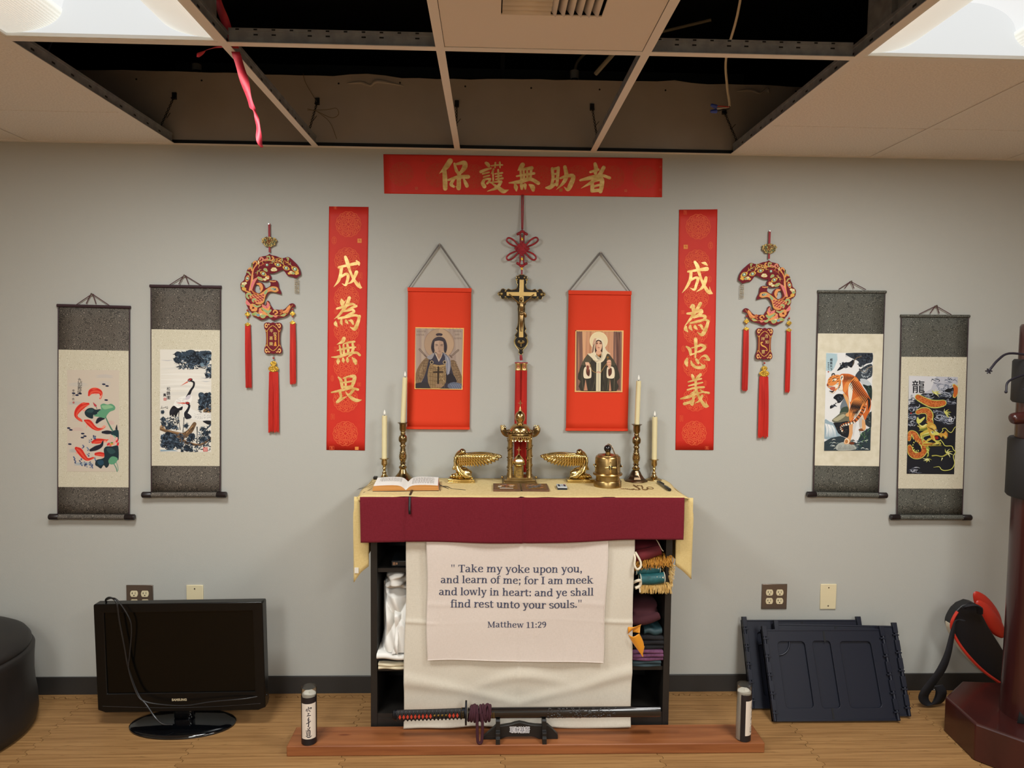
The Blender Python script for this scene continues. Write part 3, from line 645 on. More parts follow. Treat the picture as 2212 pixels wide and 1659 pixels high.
CH_TOP = [([(270,95),(220,170),(148,238)],[62,56,4]), ([(205,190),(212,300),(216,408)],[46,54,52]), ([(318,125),(340,200),(362,238)],[24,36,30]), ([(338,132),(428,116),(432,170),(378,242)],[24,52,58,28]), ([(252,312),(360,280),(474,275)],[24,42,46]), ([(372,235),(370,320),(368,405)],[44,50,52]), ([(372,404),(354,398),(332,384)],[32,18,3]), ([(312,305),(282,360),(312,388)],[30,40,28]), ([(428,308),(446,345),(462,380)],[22,40,42]),
  ([(676,118),(692,130),(708,150)],[34,42,36]), ([(618,218),(670,196),(732,178)],[36,30,22]), ([(640,242),(676,232),(712,224)],[20,22,18]), ([(650,278),(684,268),(716,260)],[18,20,18]), ([(650,312),(690,300),(724,300)],[24,24,28]), ([(652,318),(640,350),(660,386)],[34,42,46]), ([(722,305),(712,330),(690,352)],[26,26,24]),
  ([(738,150),(800,142),(862,140)],[16,20,18]), ([(782,115),(778,170)],[22,16]), ([(832,110),(836,170)],[22,16]), ([(762,190),(735,242)],[24,8]), ([(754,210),(760,332)],[22,18]), ([(780,242),(862,230)],[18,22]), ([(788,272),(852,262)],[16,20]), ([(788,304),(866,292)],[16,26]), ([(814,196),(820,322)],[22,24]),
  ([(728,342),(800,332),(852,328)],[18,22,26]), ([(850,332),(800,400),(692,442)],[32,38,6]), ([(738,345),(830,410),(880,442),(938,424)],[12,44,46,4]),
  ([(1092,138),(1066,175),(1038,204)],[54,46,8]), ([(1056,192),(1130,184),(1196,174)],[24,34,44]), ([(1026,268),(1120,250),(1224,236)],[20,28,30]), ([(1068,208),(1080,312)],[26,28]), ([(1104,205),(1110,305)],[26,28]), ([(1144,205),(1150,300)],[26,30]), ([(1190,190),(1182,298)],[30,28]), ([(940,345),(1060,332),(1180,302),(1274,348)],[14,46,42,42]),
  ([(1006,358),(1018,395),(1024,436)],[22,48,16]), ([(1082,368),(1086,412)],[42,30]), ([(1120,370),(1126,412)],[44,22]), ([(1172,366),(1206,392),(1216,428)],[20,58,38]),
  ([(1430,180),(1440,290),(1422,384)],[34,36,30]), ([(1428,188),(1500,176)],[28,32]), ([(1500,172),(1492,290),(1486,372)],[36,36,32]), ([(1444,248),(1492,236)],[24,24]), ([(1444,304),(1492,292)],[24,24]), ([(1362,400),(1412,394),(1492,340)],[20,48,14]), ([(1524,292),(1600,266),(1672,272),(1642,370),(1610,422),(1566,390)],[24,36,48,54,40,4]), ([(1574,162),(1592,260),(1562,340),(1480,424)],[40,48,40,4]),
  ([(1918,128),(1930,180),(1924,235)],[38,48,40]), ([(1866,222),(1955,194)],[28,32]), ([(1752,316),(1870,288),(2000,264),(2088,290)],[24,46,36,34]), ([(2018,170),(1960,270),(1880,340),(1764,408)],[44,48,40,4]), ([(1888,328),(1892,436)],[38,46]), ([(1898,326),(1992,304),(1998,380),(1986,446)],[30,52,50,44]), ([(1908,388),(1972,370)],[28,28]), ([(1888,438),(1988,430)],[40,40])]
def banner(name, px, corners, label, chars, meds, mr, seals, medcol=RO):
    x0, x1 = min(c[0] for c in corners), max(c[0] for c in corners); z0, z1 = min(c[1] for c in corners), max(c[1] for c in corners)
    b = MB(); (TL, TR, BR, BLc) = corners
    def sheet(u, v):
        xt, zt = TL[0]+(TR[0]-TL[0])*u, TL[1]+(TR[1]-TL[1])*u; xb, zb = BLc[0]+(BR[0]-BLc[0])*u, BLc[1]+(BR[1]-BLc[1])*u
        x, z = xt+(xb-xt)*v, zt+(zb-zt)*v
        return (x, -.0025-.0012*sin(x*9+z*4), z)
    b.grid(sheet, 24, 24)
    o = b.build(name, M_red, None, ((x0+x1)/2, 0, z0), solid=0.0008); tag(o, label, 'banner', 'red paper banners with gold calligraphy')
    surf = lambda x, z, d: (x, -.0025-.0012*sin(x*9+z*4)-.0006-d, z)
    mp = affine((px[0], px[1], px[3]), (TL, TR, BLc))
    pr = Print(mp, surf)
    for (mx, my) in meds: medallion(pr, mx, my, mr, medcol)
    for sl in seals: seal(pr, *sl)
    pr.build('printed_emblems', M_print, o)
    for ((ox, oy, sc), strokes) in chars:
        g = Print(mp, surf, base=.0008)
        for (P, W) in strokes: g.stroke([(ox+p[0]/sc, oy+p[1]/sc) for p in P], [q/sc for q in W], '#ffffff', 6)
        g.build('gold_character', M_gold, o)
    return o
y2 = '#e08b45'
banner('vertical_banner', ((711, 446), (796, 447), (788, 973), (705, 972)), ((-.6975, 2.1493), (-.5293, 2.1501), (-.5468, 1.0934), (-.7144, 1.0945)),
       'tall red banner with four gold characters left of the armoured man portrait', [(BL[0], CH_CHENG), (BL[0], CH_WEI), (BL[1], CH_WU), (BL[1], CH_WEI4)],
       [(480+a/2.962, 440+c/2.962) for a, c in ((808, 130), (800, 358), (798, 598), (797, 803), (795, 1035), (792, 1250), (790, 1470))], 27.5,
       [(722, 518, 9, 16, RO, False, True), (777, 519, 9, 9, y2, True), (779, 594, 7, 14, RO), (726, 670, 7, 12, RO, False, True), (775, 748, 8, 13, RO, False, True), (726, 752, 7, 10, RO), (718, 815, 6, 13, RO, False, True), (777, 829, 7, 7, RO), (719, 899, 7, 12, RO), (717, 968, 9, 8, RO), (772, 969, 8, 7, y2, True), (725, 449, 6, 5, RO)])
CR = [(1460, 545, 9.22), (1455, 710, 9.22)]
banner('vertical_banner', ((1467, 453), (1550, 452), (1541, 972), (1459, 972)), ((.8193, 2.160), (.9885, 2.1648), (.999, 1.1044), (.8284, 1.1034)),
       'tall red banner with four gold characters right of the veiled woman portrait', [(CR[0], CH_CHENG2), (CR[0], CH_WEI2), (CR[1], CH_ZHONG), (CR[1], CH_YI)],
       [(1440+a/2.9625, 440+c/2.9625) for a, c in ((202, 145), (195, 370), (190, 595), (186, 812), (185, 1030), (185, 1245), (178, 1467))], 27,
       [(1481, 532, 9, 9, y2, True), (1535, 529, 9, 15, RO, False, True), (1480, 459, 6, 8, RO), (1533, 601, 8, 13, RO, False, True), (1475, 672, 7, 7, RO), (1532, 686, 6, 11, RO), (1476, 751, 7, 13, RO, False, True), (1525, 745, 5, 8, y2), (1524, 826, 6, 12, RO, False, True), (1472, 903, 6, 13, RO), (1528, 968, 7, 6, RO)])
banner('horizontal_banner', ((828, 333), (1431, 342), (1430, 426), (830, 418)), ((-.4657, 2.3748), (.7409, 2.3793), (.7427, 2.2126), (-.4618, 2.2083)),
       'wide red banner with five gold characters high on the wall under the open ceiling', [(BT, CH_TOP[:9]), (BT, CH_TOP[9:29]), (BT, CH_TOP[29:41]), (BT, CH_TOP[41:48]), (BT, CH_TOP[48:])],
       [(700+a/2.765, c/2.765) for a, c in ((460, 1040), (675, 1048), (890, 1055), (1295, 1060), (1512, 1060), (1722, 1062), (1915, 1062))], 26,
       [(899, 407, 6, 6, '#c9563a', True), (1352, 413, 6, 6, '#c9563a', True), (1211, 411, 7, 7, '#b86a30', True), (913, 347, 9, 5, '#b8402a'), (1361, 353, 10, 5, '#b8402a'), (1137, 413, 12, 6, '#b8402a'), (1427, 361, 6, 4, '#c9563a'), (1428, 411, 5, 5, '#c9563a')], medcol='#bf4a2c')

# ---------------------------------------------------------------- red hanging portraits
M_redcl = mat('red_cloth', '#d83d1f', 0.75, spec=0.25, bump=.15, bscale=700)
M_cord = mat('grey_cord', '#6a6560', 0.6)
def portrait_hanging(x0, x1, zt, zb, nail, label, paint, frame, src):
    r = empty('hanging_portrait', ((x0+x1)/2, 0, zb), label, 'hanging portrait', 'red hanging portraits'); xm = (x0+x1)/2
    b = MB(); b.grid(lambda u, v: (x0+(x1-x0)*u-.003*v, -.010-.002*sin(v*5)*u, zt+(zb-zt)*v), 6, 16)
    b.box(x0-.0005, x1+.0005, -.016, -.006, zt-.016, zt); b.box(x0-.004, x1-.003, -.014, -.006, zb, zb+.010)
    b.build('cloth_panel', M_redcl, r, solid=.0016)
    b = MB(); P = [(x0+.002, -.012, zt-.004), (nail[0]-.001, -.010, nail[1]), (nail[0]+.001, -.010, nail[1]), (x1-.002, -.012, zt-.004)]
    b.tube(P, .0022, 6); b.tube([(p[0], p[1]-.001, p[2]-.006 if i in (1, 2) else p[2]) for i, p in enumerate(P)], .0016, 6); b.build('cord', M_cord, r)
    b = MB(); b.lathe([(.0035, -.013), (.003, -.006), (.0012, -.006), (.0012, 0)], (nail[0], 0, nail[1]-.001), 10, axis='y'); b.build('nail', M_steel, r)
    (TL, TR, BR, BLc) = frame
    pr = Print(affine((src[0], src[1], src[3]), (TL, TR, BLc), True), wallf(-.0135), base=.0004)
    paint(pr); pr.build('painting', M_print, r)
    return r
def jit(a): return random.uniform(-a, a)
def paint_samurai(p):
    p.poly([(78,70),(1240,95),(1215,1580),(60,1555)], '#f0b968'); p.poly([(98,98),(1215,120),(1195,1555),(88,1535)], '#a39083')
    for i in range(14): p.stroke([(100+i*80, 110), (110+i*80+jit(30), 900), (100+i*80, 1500)], [50, 70, 60], random.choice(['#a89687', '#9c897d', '#ab9886']), 4)
    p.disc(650, 470, 362, 366, '#8f735f', n=44); p.disc(650, 470, 352, 356, '#a68b72', n=44)
    p.poly([(640,130),(840,190),(990,440),(940,660),(830,760),(700,700)], '#b3967a', 4)
    for (x, y, n) in ((120,170,6),(115,250,5),(1000,170,5),(1030,250,3),(1010,340,5)):
        for k in range(n):
            xx = x+k*38; p.stroke([(xx,y-22),(xx+jit(8),y+22)], 8, '#75665c', 1); p.stroke([(xx,y-16+jit(10)),(xx+18,y+jit(14)),(xx+22,y+18)], 7, '#7b6b60', 2)
    for s in ([(180,600),(330,770)], [(1105,625),(930,780)]):
        p.stroke(s, [44,34], '#57473f', 2); p.stroke(s, [26,16], '#8d7a6c', 2); p.stroke([(s[1][0]-25, s[1][1]-30), (s[1][0]+25, s[1][1]+25)], 30, '#6b584e', 2)
    # sleeves of armour, robe, cape
    p.poly([(300,830),(420,800),(330,1150),(210,1400),(95,1430),(92,1180),(170,990)], '#7a6248', 2); p.poly([(990,860),(1060,940),(1195,1260),(1192,1420),(1050,1390),(960,1120),(900,900)], '#7a6248', 2)
    for i in range(8):
        t = i/8; p.stroke([(270-t*170, 870+t*470), (330-t*110, 880+t*490), (390-t*150, 870+t*520)], 9, '#5a4634', 2); p.stroke([(930+t*110, 890+t*470), (1000+t*120, 880+t*460), (1070+t*120, 920+t*400)], 9, '#5a4634', 2)
    for i in range(60):
        t = random.random(); q = random.random()
        p.stroke([(270-t*170+q*110, 890+t*470), (268-t*170+q*110, 925+t*470)], 10, random.choice(['#8d7558', '#9c8363', '#695340']), 1); p.stroke([(935+t*110+q*120, 900+t*450), (938+t*110+q*120, 935+t*450)], 10, random.choice(['#8d7558', '#967b5c', '#695340']), 1)
    p.poly([(420,790),(560,680),(740,680),(880,790),(930,1000),(1060,1400),(1195,1430),(1195,1555),(88,1535),(90,1420),(220,1400),(340,1120)], '#35313a', 2)
    p.poly([(90,1420),(420,1390),(480,1540),(88,1535)], '#332e30', 2); p.poly([(800,1180),(960,1190),(1060,1330),(1050,1400),(820,1400)], '#282429', 3)
    p.poly([(860,1450),(1000,1390),(1195,1450),(1195,1555),(900,1550)], '#5d6373', 2)
    for i in range(5): p.stroke([(920+i*50,1440),(960+i*52,1490),(990+i*50,1550)], 10, '#80869a', 3)
    p.poly([(350,800),(430,740),(540,680),(500,800),(440,850)], '#8f8a8c', 2); p.poly([(745,690),(800,720),(900,820),(930,1000),(880,1200),(830,1200),(800,960)], '#7b7b86', 2)
    for i in range(5): p.stroke([(790+i*14,740+i*14),(830+i*16,950),(840+i*12,1190)], 9, random.choice(['#a3a2aa', '#5f5f6b']), 3)
    # breastplate
    p.poly([(430,960),(510,975),(640,1000),(800,980),(810,1200),(810,1400),(680,1540),(440,1530),(370,1230)], '#8a7150', 2)
    for i in range(5): p.stroke([(400+i*4,1060+i*95),(600,1080+i*95),(800,1060+i*92)], 8, '#5f4b33', 3)
    for i in range(7): p.stroke([(450+i*55,1000),(440+i*56,1530)], 9, '#6b5539', 2)
    for i in range(40): p.disc(430+random.random()*370, 1010+random.random()*480, 14, 12, random.choice(['#a98d63', '#b99c70', '#6e573b', '#7f6546']), n=6)
    p.poly([(520,960),(640,985),(800,965),(790,1000),(640,1030),(515,1000)], '#a78a5d', 2)
    p.poly([(550,690),(640,880),(740,690),(790,780),(790,960),(640,970),(500,930),(510,790)], '#3a3745', 1)
    p.poly([(545,700),(590,790),(640,905),(645,850),(600,760),(575,690)], '#c0ae9b', 1); p.poly([(735,695),(700,800),(640,905),(645,850),(690,760),(715,690)], '#b7a592', 1)
    p.poly([(580,660),(720,660),(700,770),(645,850),(600,770)], '#9c7c67', 1)
    for (x, y) in ((472,915),(780,915)):
        p.disc(x, y, 42, 44, '#b19a78'); p.disc(x, y, 28, 30, '#2d2826')
    p.stroke([(630,1030),(625,1460)], 42, '#33261c', 1); p.stroke([(520,1150),(740,1145)], 34, '#33261c', 1)
    p.disc(640, 1470, 90, 32, '#84684f', .1); 
    for i in range(4): p.stroke([(580+i*40,1440),(600+i*40,1470),(590+i*40,1500)], 20, '#9a7c61', 3)
    # head
    p.poly([(500,690),(455,580),(470,450),(520,350),(640,300),(770,340),(830,470),(835,600),(800,690),(760,640),(740,520),(540,520),(540,640)], '#40363c', 3)
    p.poly([(545,400),(640,385),(735,400),(760,560),(730,650),(650,715),(560,650),(530,560)], '#b39580', 3)
    p.poly([(640,470),(650,385),(735,400),(760,560),(730,650),(650,715)], '#a98a75', 3)
    p.poly([(530,410),(560,365),(650,345),(740,370),(760,420),(650,392)], '#3b3237', 3)
    p.disc(648, 250, 82, 36, '#3d3138', n=16); p.stroke([(590,290),(645,280),(705,290)], 12, '#9a8a7d', 3)
    for s in (-1, 1):
        p.stroke([(648+s*25,505),(648+s*60,487),(648+s*100,490)], [8,14,6], '#4a3a36', 3); p.stroke([(648+s*35,522),(648+s*65,512),(648+s*95,525)], [5,12,4], '#3a2e2c', 3)
    p.stroke([(640,520),(632,585),(625,600),(660,604)], [4,8,8,6], '#86695a', 4); p.stroke([(615,650),(648,644),(690,652)], [4,12,4], '#7a4f46', 3); p.stroke([(625,668),(650,676),(680,668)], 6, '#94745f', 3)
    for i in range(7): p.stroke([(520+jit(20),430),(495+jit(20),560),(510+jit(20),690)], [6,9,3], '#2c252b', 4); p.stroke([(770+jit(20),430),(800+jit(20),560),(800+jit(20),690)], [6,9,3], '#2c252b', 4)
    p.stroke([(69,83),(1227,107),(1204,1567),(74,1545),(69,83)], 24, '#f0b968', 1)
def paint_lady(p):
    p.poly([(90,92),(1240,98),(1215,1575),(70,1565)], '#eec07a'); p.poly([(112,112),(1208,122),(1188,1550),(98,1540)], '#b78464')
    for i in range(26):
        x = 100+i*44; c = random.choice(['#8b6a5e', '#7d5c50']) if (i < 4 or i > 20) else random.choice(['#cf9a74', '#d8a57c', '#c48c66', '#b98261', '#c99472'])
        p.stroke([(max(130,min(1170,x)),140),(max(130,min(1170,x+jit(20))),800),(max(130,min(1160,x)),1510)], 46, c, 3)
    for i in range(9): p.stroke([(1110+jit(50),150),(1120+jit(40),700),(1120+jit(40),1500)], [20,34,24], random.choice(['#6b4a40', '#5a3d35', '#7a5648']), 3)
    p.disc(645, 345, 216, 216, '#efe0b5', n=40); p.disc(645, 345, 204, 204, '#e5d3a9', n=40)
    p.poly([(400,660),(520,640),(780,640),(860,650),(960,740),(1080,940),(1150,1180),(1140,1250),(1080,1320),(1075,1545),(215,1540),(210,1310),(150,1260),(160,1120),(240,900),(300,780)], '#3a362c', 2)
    p.poly([(240,890),(380,660),(480,740),(440,860),(300,930)], '#57503f', 2); p.poly([(860,655),(930,700),(1060,900),(960,930),(860,860),(820,760)], '#4c4637', 2)
    for i in range(22):
        x = 230+random.random()*820; p.stroke([(x,900+random.random()*200),(x+jit(30),1250),(x+jit(40),1530)], [6,14,10], random.choice(['#1f1d19', '#2a2823', '#55503f', '#625b48']), 3)
    for s in ([(330,1260),(290,1530),(380,1530)], [(915,1250),(890,1540),(945,1540)]): p.poly(s, '#c08a6c')
    p.poly([(590,860),(700,860),(690,1545),(580,1545)], '#d9cfae'); p.stroke([(640,880),(640,1540)], 22, '#c5baa0', 2)
    # veil
    p.poly([(645,270),(560,300),(500,420),(480,560),(470,640),(380,650),(470,740),(560,840),(640,870),(740,840),(800,760),(850,650),(930,660),(820,560),(780,420),(735,310)], '#e2d5b5', 3)
    p.poly([(560,350),(515,430),(480,620),(520,600),(540,470)], '#8d6a58', 3); p.poly([(540,290),(500,420),(520,440),(600,310)], '#caa086', 3)
    p.poly([(600,330),(560,430),(555,590),(580,640),(600,720),(680,730),(720,640),(735,580),(735,430),(690,330)], '#4a322b', 3)
    p.poly([(560,660),(640,740),(730,660),(690,780),(610,780)], '#2f2a22', 2)
    p.poly([(575,400),(640,345),(715,400),(728,470),(700,560),(645,600),(590,555),(566,470)], '#e4b795', 3); p.poly([(575,400),(600,370),(612,460),(600,540),(590,555),(566,470)], '#cf977a', 3)
    p.poly([(600,580),(690,580),(710,640),(640,680),(580,640)], '#dba987', 3); p.stroke([(590,320),(640,305),(700,325)], 26, '#e9dcbb', 4)
    for s in (-1, 1):
        p.disc(645+s*46, 405, 34, 20, '#a4705c', 0, 12); p.stroke([(645+s*20,412),(645+s*46,404),(645+s*72,412)], [5,12,4], '#33221e', 3); p.stroke([(645+s*18,384),(645+s*50,374),(645+s*78,388)], [4,9,3], '#5a3d31', 3)
    p.stroke([(640,410),(634,470),(628,486),(662,488)], [4,9,9,5], '#c98f73', 4); p.stroke([(612,510),(645,505),(676,510)], [4,16,4], '#a2483f', 3); p.disc(645, 535, 26, 7, '#c8876d')
    for k in range(9): p.disc(590+k*15, 672+18*sin(pi*k/8), 9, 9, '#c07a2e', n=7)
    p.disc(648, 712, 14, 16, '#b0662a', n=8)
    for k in range(6): p.stroke([(560+k*20,640+k*20),(580+k*22,760),(600+k*20,830)], [6,10,5], random.choice(['#cbbd9c', '#f0e6ca', '#b8a98a']), 3); p.stroke([(740-k*6,620),(770-k*12,720),(730-k*10,820)], [6,10,5], random.choice(['#cbbd9c', '#f0e6ca', '#b8a98a']), 3)
    p.stroke([(500,790),(580,830),(700,800)], [8,14,6], '#a3926f', 4)
    # sleeves and hands with a chain
    for (cx, s) in ((375, 1), (930, -1)):
        p.poly([(cx-60*s,970),(cx-95*s,1080),(cx-80*s,1230),(cx+60*s,1235),(cx+95*s,1180),(cx+85*s,1000),(cx+40*s,960)], '#e8d9bc', 3); p.poly([(cx-25*s,1000),(cx-25*s,1130),(cx+40*s,1190),(cx+60*s,1080),(cx+40*s,1000)], '#5a3428', 3)
    p.poly([(325,870),(360,850),(420,870),(435,960),(400,1050),(360,1040),(345,960)], '#dcae90', 3); p.poly([(360,930),(410,950),(400,1080),(362,1060)], '#7d4436', 3)
    for k in range(4): p.stroke([(365+k*16,920),(335+k*24,870+k*4),(325+k*26,858)], [20,17,12], '#e6bb9b', 3)
    p.poly([(845,820),(930,800),(945,920),(900,1020),(870,960)], '#d9a98b', 3)
    for k in range(4): p.stroke([(925,830+k*28),(870,828+k*30),(842,842+k*30)], [22,20,14], ('#e0b294', '#c98f72')[k % 2], 3)
    p.stroke([(440,900),(480,1040),(560,1095),(640,1100)], 10, '#b08a4a', 4); p.stroke([(690,1110),(760,990),(840,880)], 10, '#b08a4a', 4); p.disc(645, 1095, 52, 26, '#dcb9a0', .1); p.stroke([(600,1090),(650,1085),(690,1100)], 10, '#a8674f', 3)
    p.stroke([(865,800),(860,735)], 12, '#9a6a2c', 1); p.disc(862, 735, 28, 20, '#8f6328', n=10)
    p.stroke([(101,102),(1224,110),(1201,1562),(84,1552),(101,102)], 24, '#eec07a', 1)
    
portrait_hanging(-.3585, -.0845, 1.8066, 1.1905, (-.2228, 1.9959), 'red hanging cloth with a portrait of an armoured man holding a cross', paint_samurai,
                 ((-.3257, 1.6358), (-.1144, 1.6343), (-.1185, 1.3629), (-.3289, 1.3664)), ((78, 70), (1240, 95), (1215, 1580), (60, 1555)))
portrait_hanging(.3400, .6140, 1.8029, 1.1885, (.4777, 1.971), 'red hanging cloth with a portrait of a veiled woman holding a chain', paint_lady,
                 ((.3719, 1.630), (.5836, 1.631), (.585, 1.3597), (.3729, 1.3592)), ((90, 92), (1240, 98), (1215, 1575), (70, 1565)))
# ---------------------------------------------------------------- hanging scrolls
def brocade(name, a, b_, sc):
    m = bpy.data.materials.new(name); m.use_nodes = True; nt = m.node_tree; N = nt.nodes; L = nt.links; p = N['Principled BSDF']; p.inputs['Roughness'].default_value = .75
    p.inputs['Specular IOR Level'].default_value = .3
    tc = N.new('ShaderNodeTexCoord'); v = N.new('ShaderNodeTexVoronoi'); v.inputs['Scale'].default_value = sc; L.new(tc.outputs['Object'], v.inputs['Vector'])
    nz = N.new('ShaderNodeTexNoise'); nz.inputs['Scale'].default_value = sc*.9; L.new(tc.outputs['Object'], nz.inputs['Vector'])
    ad = N.new('ShaderNodeMath'); ad.operation = 'MULTIPLY_ADD'; L.new(v.outputs['Distance'], ad.inputs[0]); ad.inputs[1].default_value = 24.0
    mu = N.new('ShaderNodeMath'); mu.operation = 'MULTIPLY'; L.new(nz.outputs['Fac'], mu.inputs[0]); mu.inputs[1].default_value = 9.0; L.new(mu.outputs[0], ad.inputs[2])
    sn = N.new('ShaderNodeMath'); sn.operation = 'SINE'; L.new(ad.outputs[0], sn.inputs[0]); r = N.new('ShaderNodeValToRGB')
    r.color_ramp.elements[0].position = .45; r.color_ramp.elements[1].position = .8; r.color_ramp.elements[0].color = lin(a); r.color_ramp.elements[1].color = lin(b_)
    L.new(sn.outputs[0], r.inputs[0]); L.new(r.outputs[0], p.inputs['Base Color']); MATS[name] = m; return m
M_broc = brocade('dark_brocade', '#4b4640', '#7d756a', 62); M_broc2 = brocade('dark_green_brocade', '#484842', '#75746a', 62)
M_mat1 = brocade('cream_brocade', '#d2ccb7', '#bab298', 95); M_mat2 = mat('cream_paper', '#dad4bf', .8, col2='#d0c9b1', scale=30)
M_edge = mat('scroll_edge', '#352127', .6); M_knob = mat('scroll_knob', '#1d1617', .35); M_scord = mat('maroon_cord', '#4b262c', .7)
def scroll(label, TL, TR, dk1, mat_q, paint_q, src, dk2, roll, foot, nail, cords, painter, bro, creamm):
    """TL/TR top rod ends, dk1/dk2 = upper and lower edges of the pale mat, roll = roller knob ends, foot = cloth corners at the roller"""
    r = empty('hanging_scroll', ((foot[0][0]+foot[1][0])/2, 0, foot[0][1]-.012), label, 'hanging scroll', 'painted hanging scrolls')
    Y = lambda z: -.007-.006*((TL[1]-z)/(TL[1]-foot[0][1]))
    def quad(b, a, c, d, e, off, n=10):      # TL TR BR BL in (x,z)
        def f(u, v):
            xt, zt = a[0]+(c[0]-a[0])*u, a[1]+(c[1]-a[1])*u; xb, zb = e[0]+(d[0]-e[0])*u, e[1]+(d[1]-e[1])*u
            x, z = xt+(xb-xt)*v, zt+(zb-zt)*v; return (x, Y(z)-off, z)
        b.grid(f, 4, n)
    b = MB(); quad(b, (TL[0]+.004, TL[1]-.004), (TR[0]-.004, TR[1]-.004), foot[1], foot[0], 0, 16)
    b.build('mounting', bro, r, solid=.0012)
    b = MB()
    for s, (A_, B_) in ((1, ((TL[0]+.004, TL[1]), foot[0])), (-1, ((TR[0]-.004, TR[1]), foot[1]))):
        P = [(A_[0]+(B_[0]-A_[0])*t, Y(A_[1]+(B_[1]-A_[1])*t)-.001, A_[1]+(B_[1]-A_[1])*t) for t in (0, .25, .5, .75, 1)]
        b.tube(P, .0022, 6)
    b.build('edge_binding', M_edge, r)
    b = MB(); quad(b, dk1[0], dk1[1], dk2[1], dk2[0], .0012); b.build('mat_panel', creamm, r)
    pr = Print(affine((src[0], src[1], src[3]), (paint_q[0], paint_q[1], paint_q[3]), True), lambda x, z, d: (x, Y(z)-.0016-d, z), base=.0003)
    painter(pr); pr.build('painting', M_print, r)
    b = MB(); b.tube([(TL[0], -.009, TL[1]), (TR[0], -.009, TR[1])], .0065, 12); b.build('top_rod', M_edge if bro is M_broc else bro, r)
    b = MB(); q = .04; b.tube([(roll[0][0]+q, -.0205, roll[0][1]), (roll[1][0]-q, -.0205, roll[1][1])], .0115, 14); ro = b.build('roller', bro, r)
    for i, s in ((0, 1), (1, -1)):
        b = MB(); x = roll[i][0]; L_ = .042; b.lathe([(.0, 0), (.0105, .0), (.0132, .003), (.0132, L_-.002), (.0115, L_)] if s > 0 else [(.0115, -L_), (.0132, -L_+.002), (.0132, -.003), (.0105, 0), (0, 0)], (x, -.0205, roll[i][1]), 16, axis='x'); b.build('roller_knob', M_knob, ro)
    b = MB(); b.tube([(cords[0][0], -.010, cords[0][1]), (nail[0]-.004, -.011, nail[1]-.002), (nail[0], -.013, nail[1]+.002), (nail[0]+.004, -.011, nail[1]-.002), (cords[1][0], -.010, cords[1][1])], .0017, 6)
    for dx in (-.026, .016): b.tube([(nail[0]+dx, -.0115, cords[0][1]+.004), (nail[0]+dx*.35, -.012, nail[1]-.008), (nail[0], -.012, nail[1])], .0019, 6, smooth=4)
    b.build('cord', M_scord, r)
    b = MB(); b.lathe([(.004, -.018), (.0035, -.014), (.0014, -.014), (.0014, 0)], (nail[0], 0, nail[1]), 10, axis='y'); b.build('nail', M_steel, r)
    return r
def tuft(p, cx, cy, r, n, col, a0=0, a1=2*pi, w=5):
    p.hold = True; p.d += p.step
    for k in range(n):
        a = random.uniform(a0, a1); q = r*random.uniform(.6, 1); p.stroke([(cx+jit(r*.15), cy+jit(r*.15)), (cx+q*cos(a), cy+q*sin(a))], [w*1.6, w*.4], random.choice(col), 1, caps=False)
    p.hold = False
def inscription(p, txt, x, y, dy, size, col='#22202a', jx=4):
    for i, t in enumerate(txt): put_text(p, t, x+jit(jx), y+i*dy, size, col, 0.004*size)
def blob(p, pts, col, sm=4): p.poly(pts, col, sm)
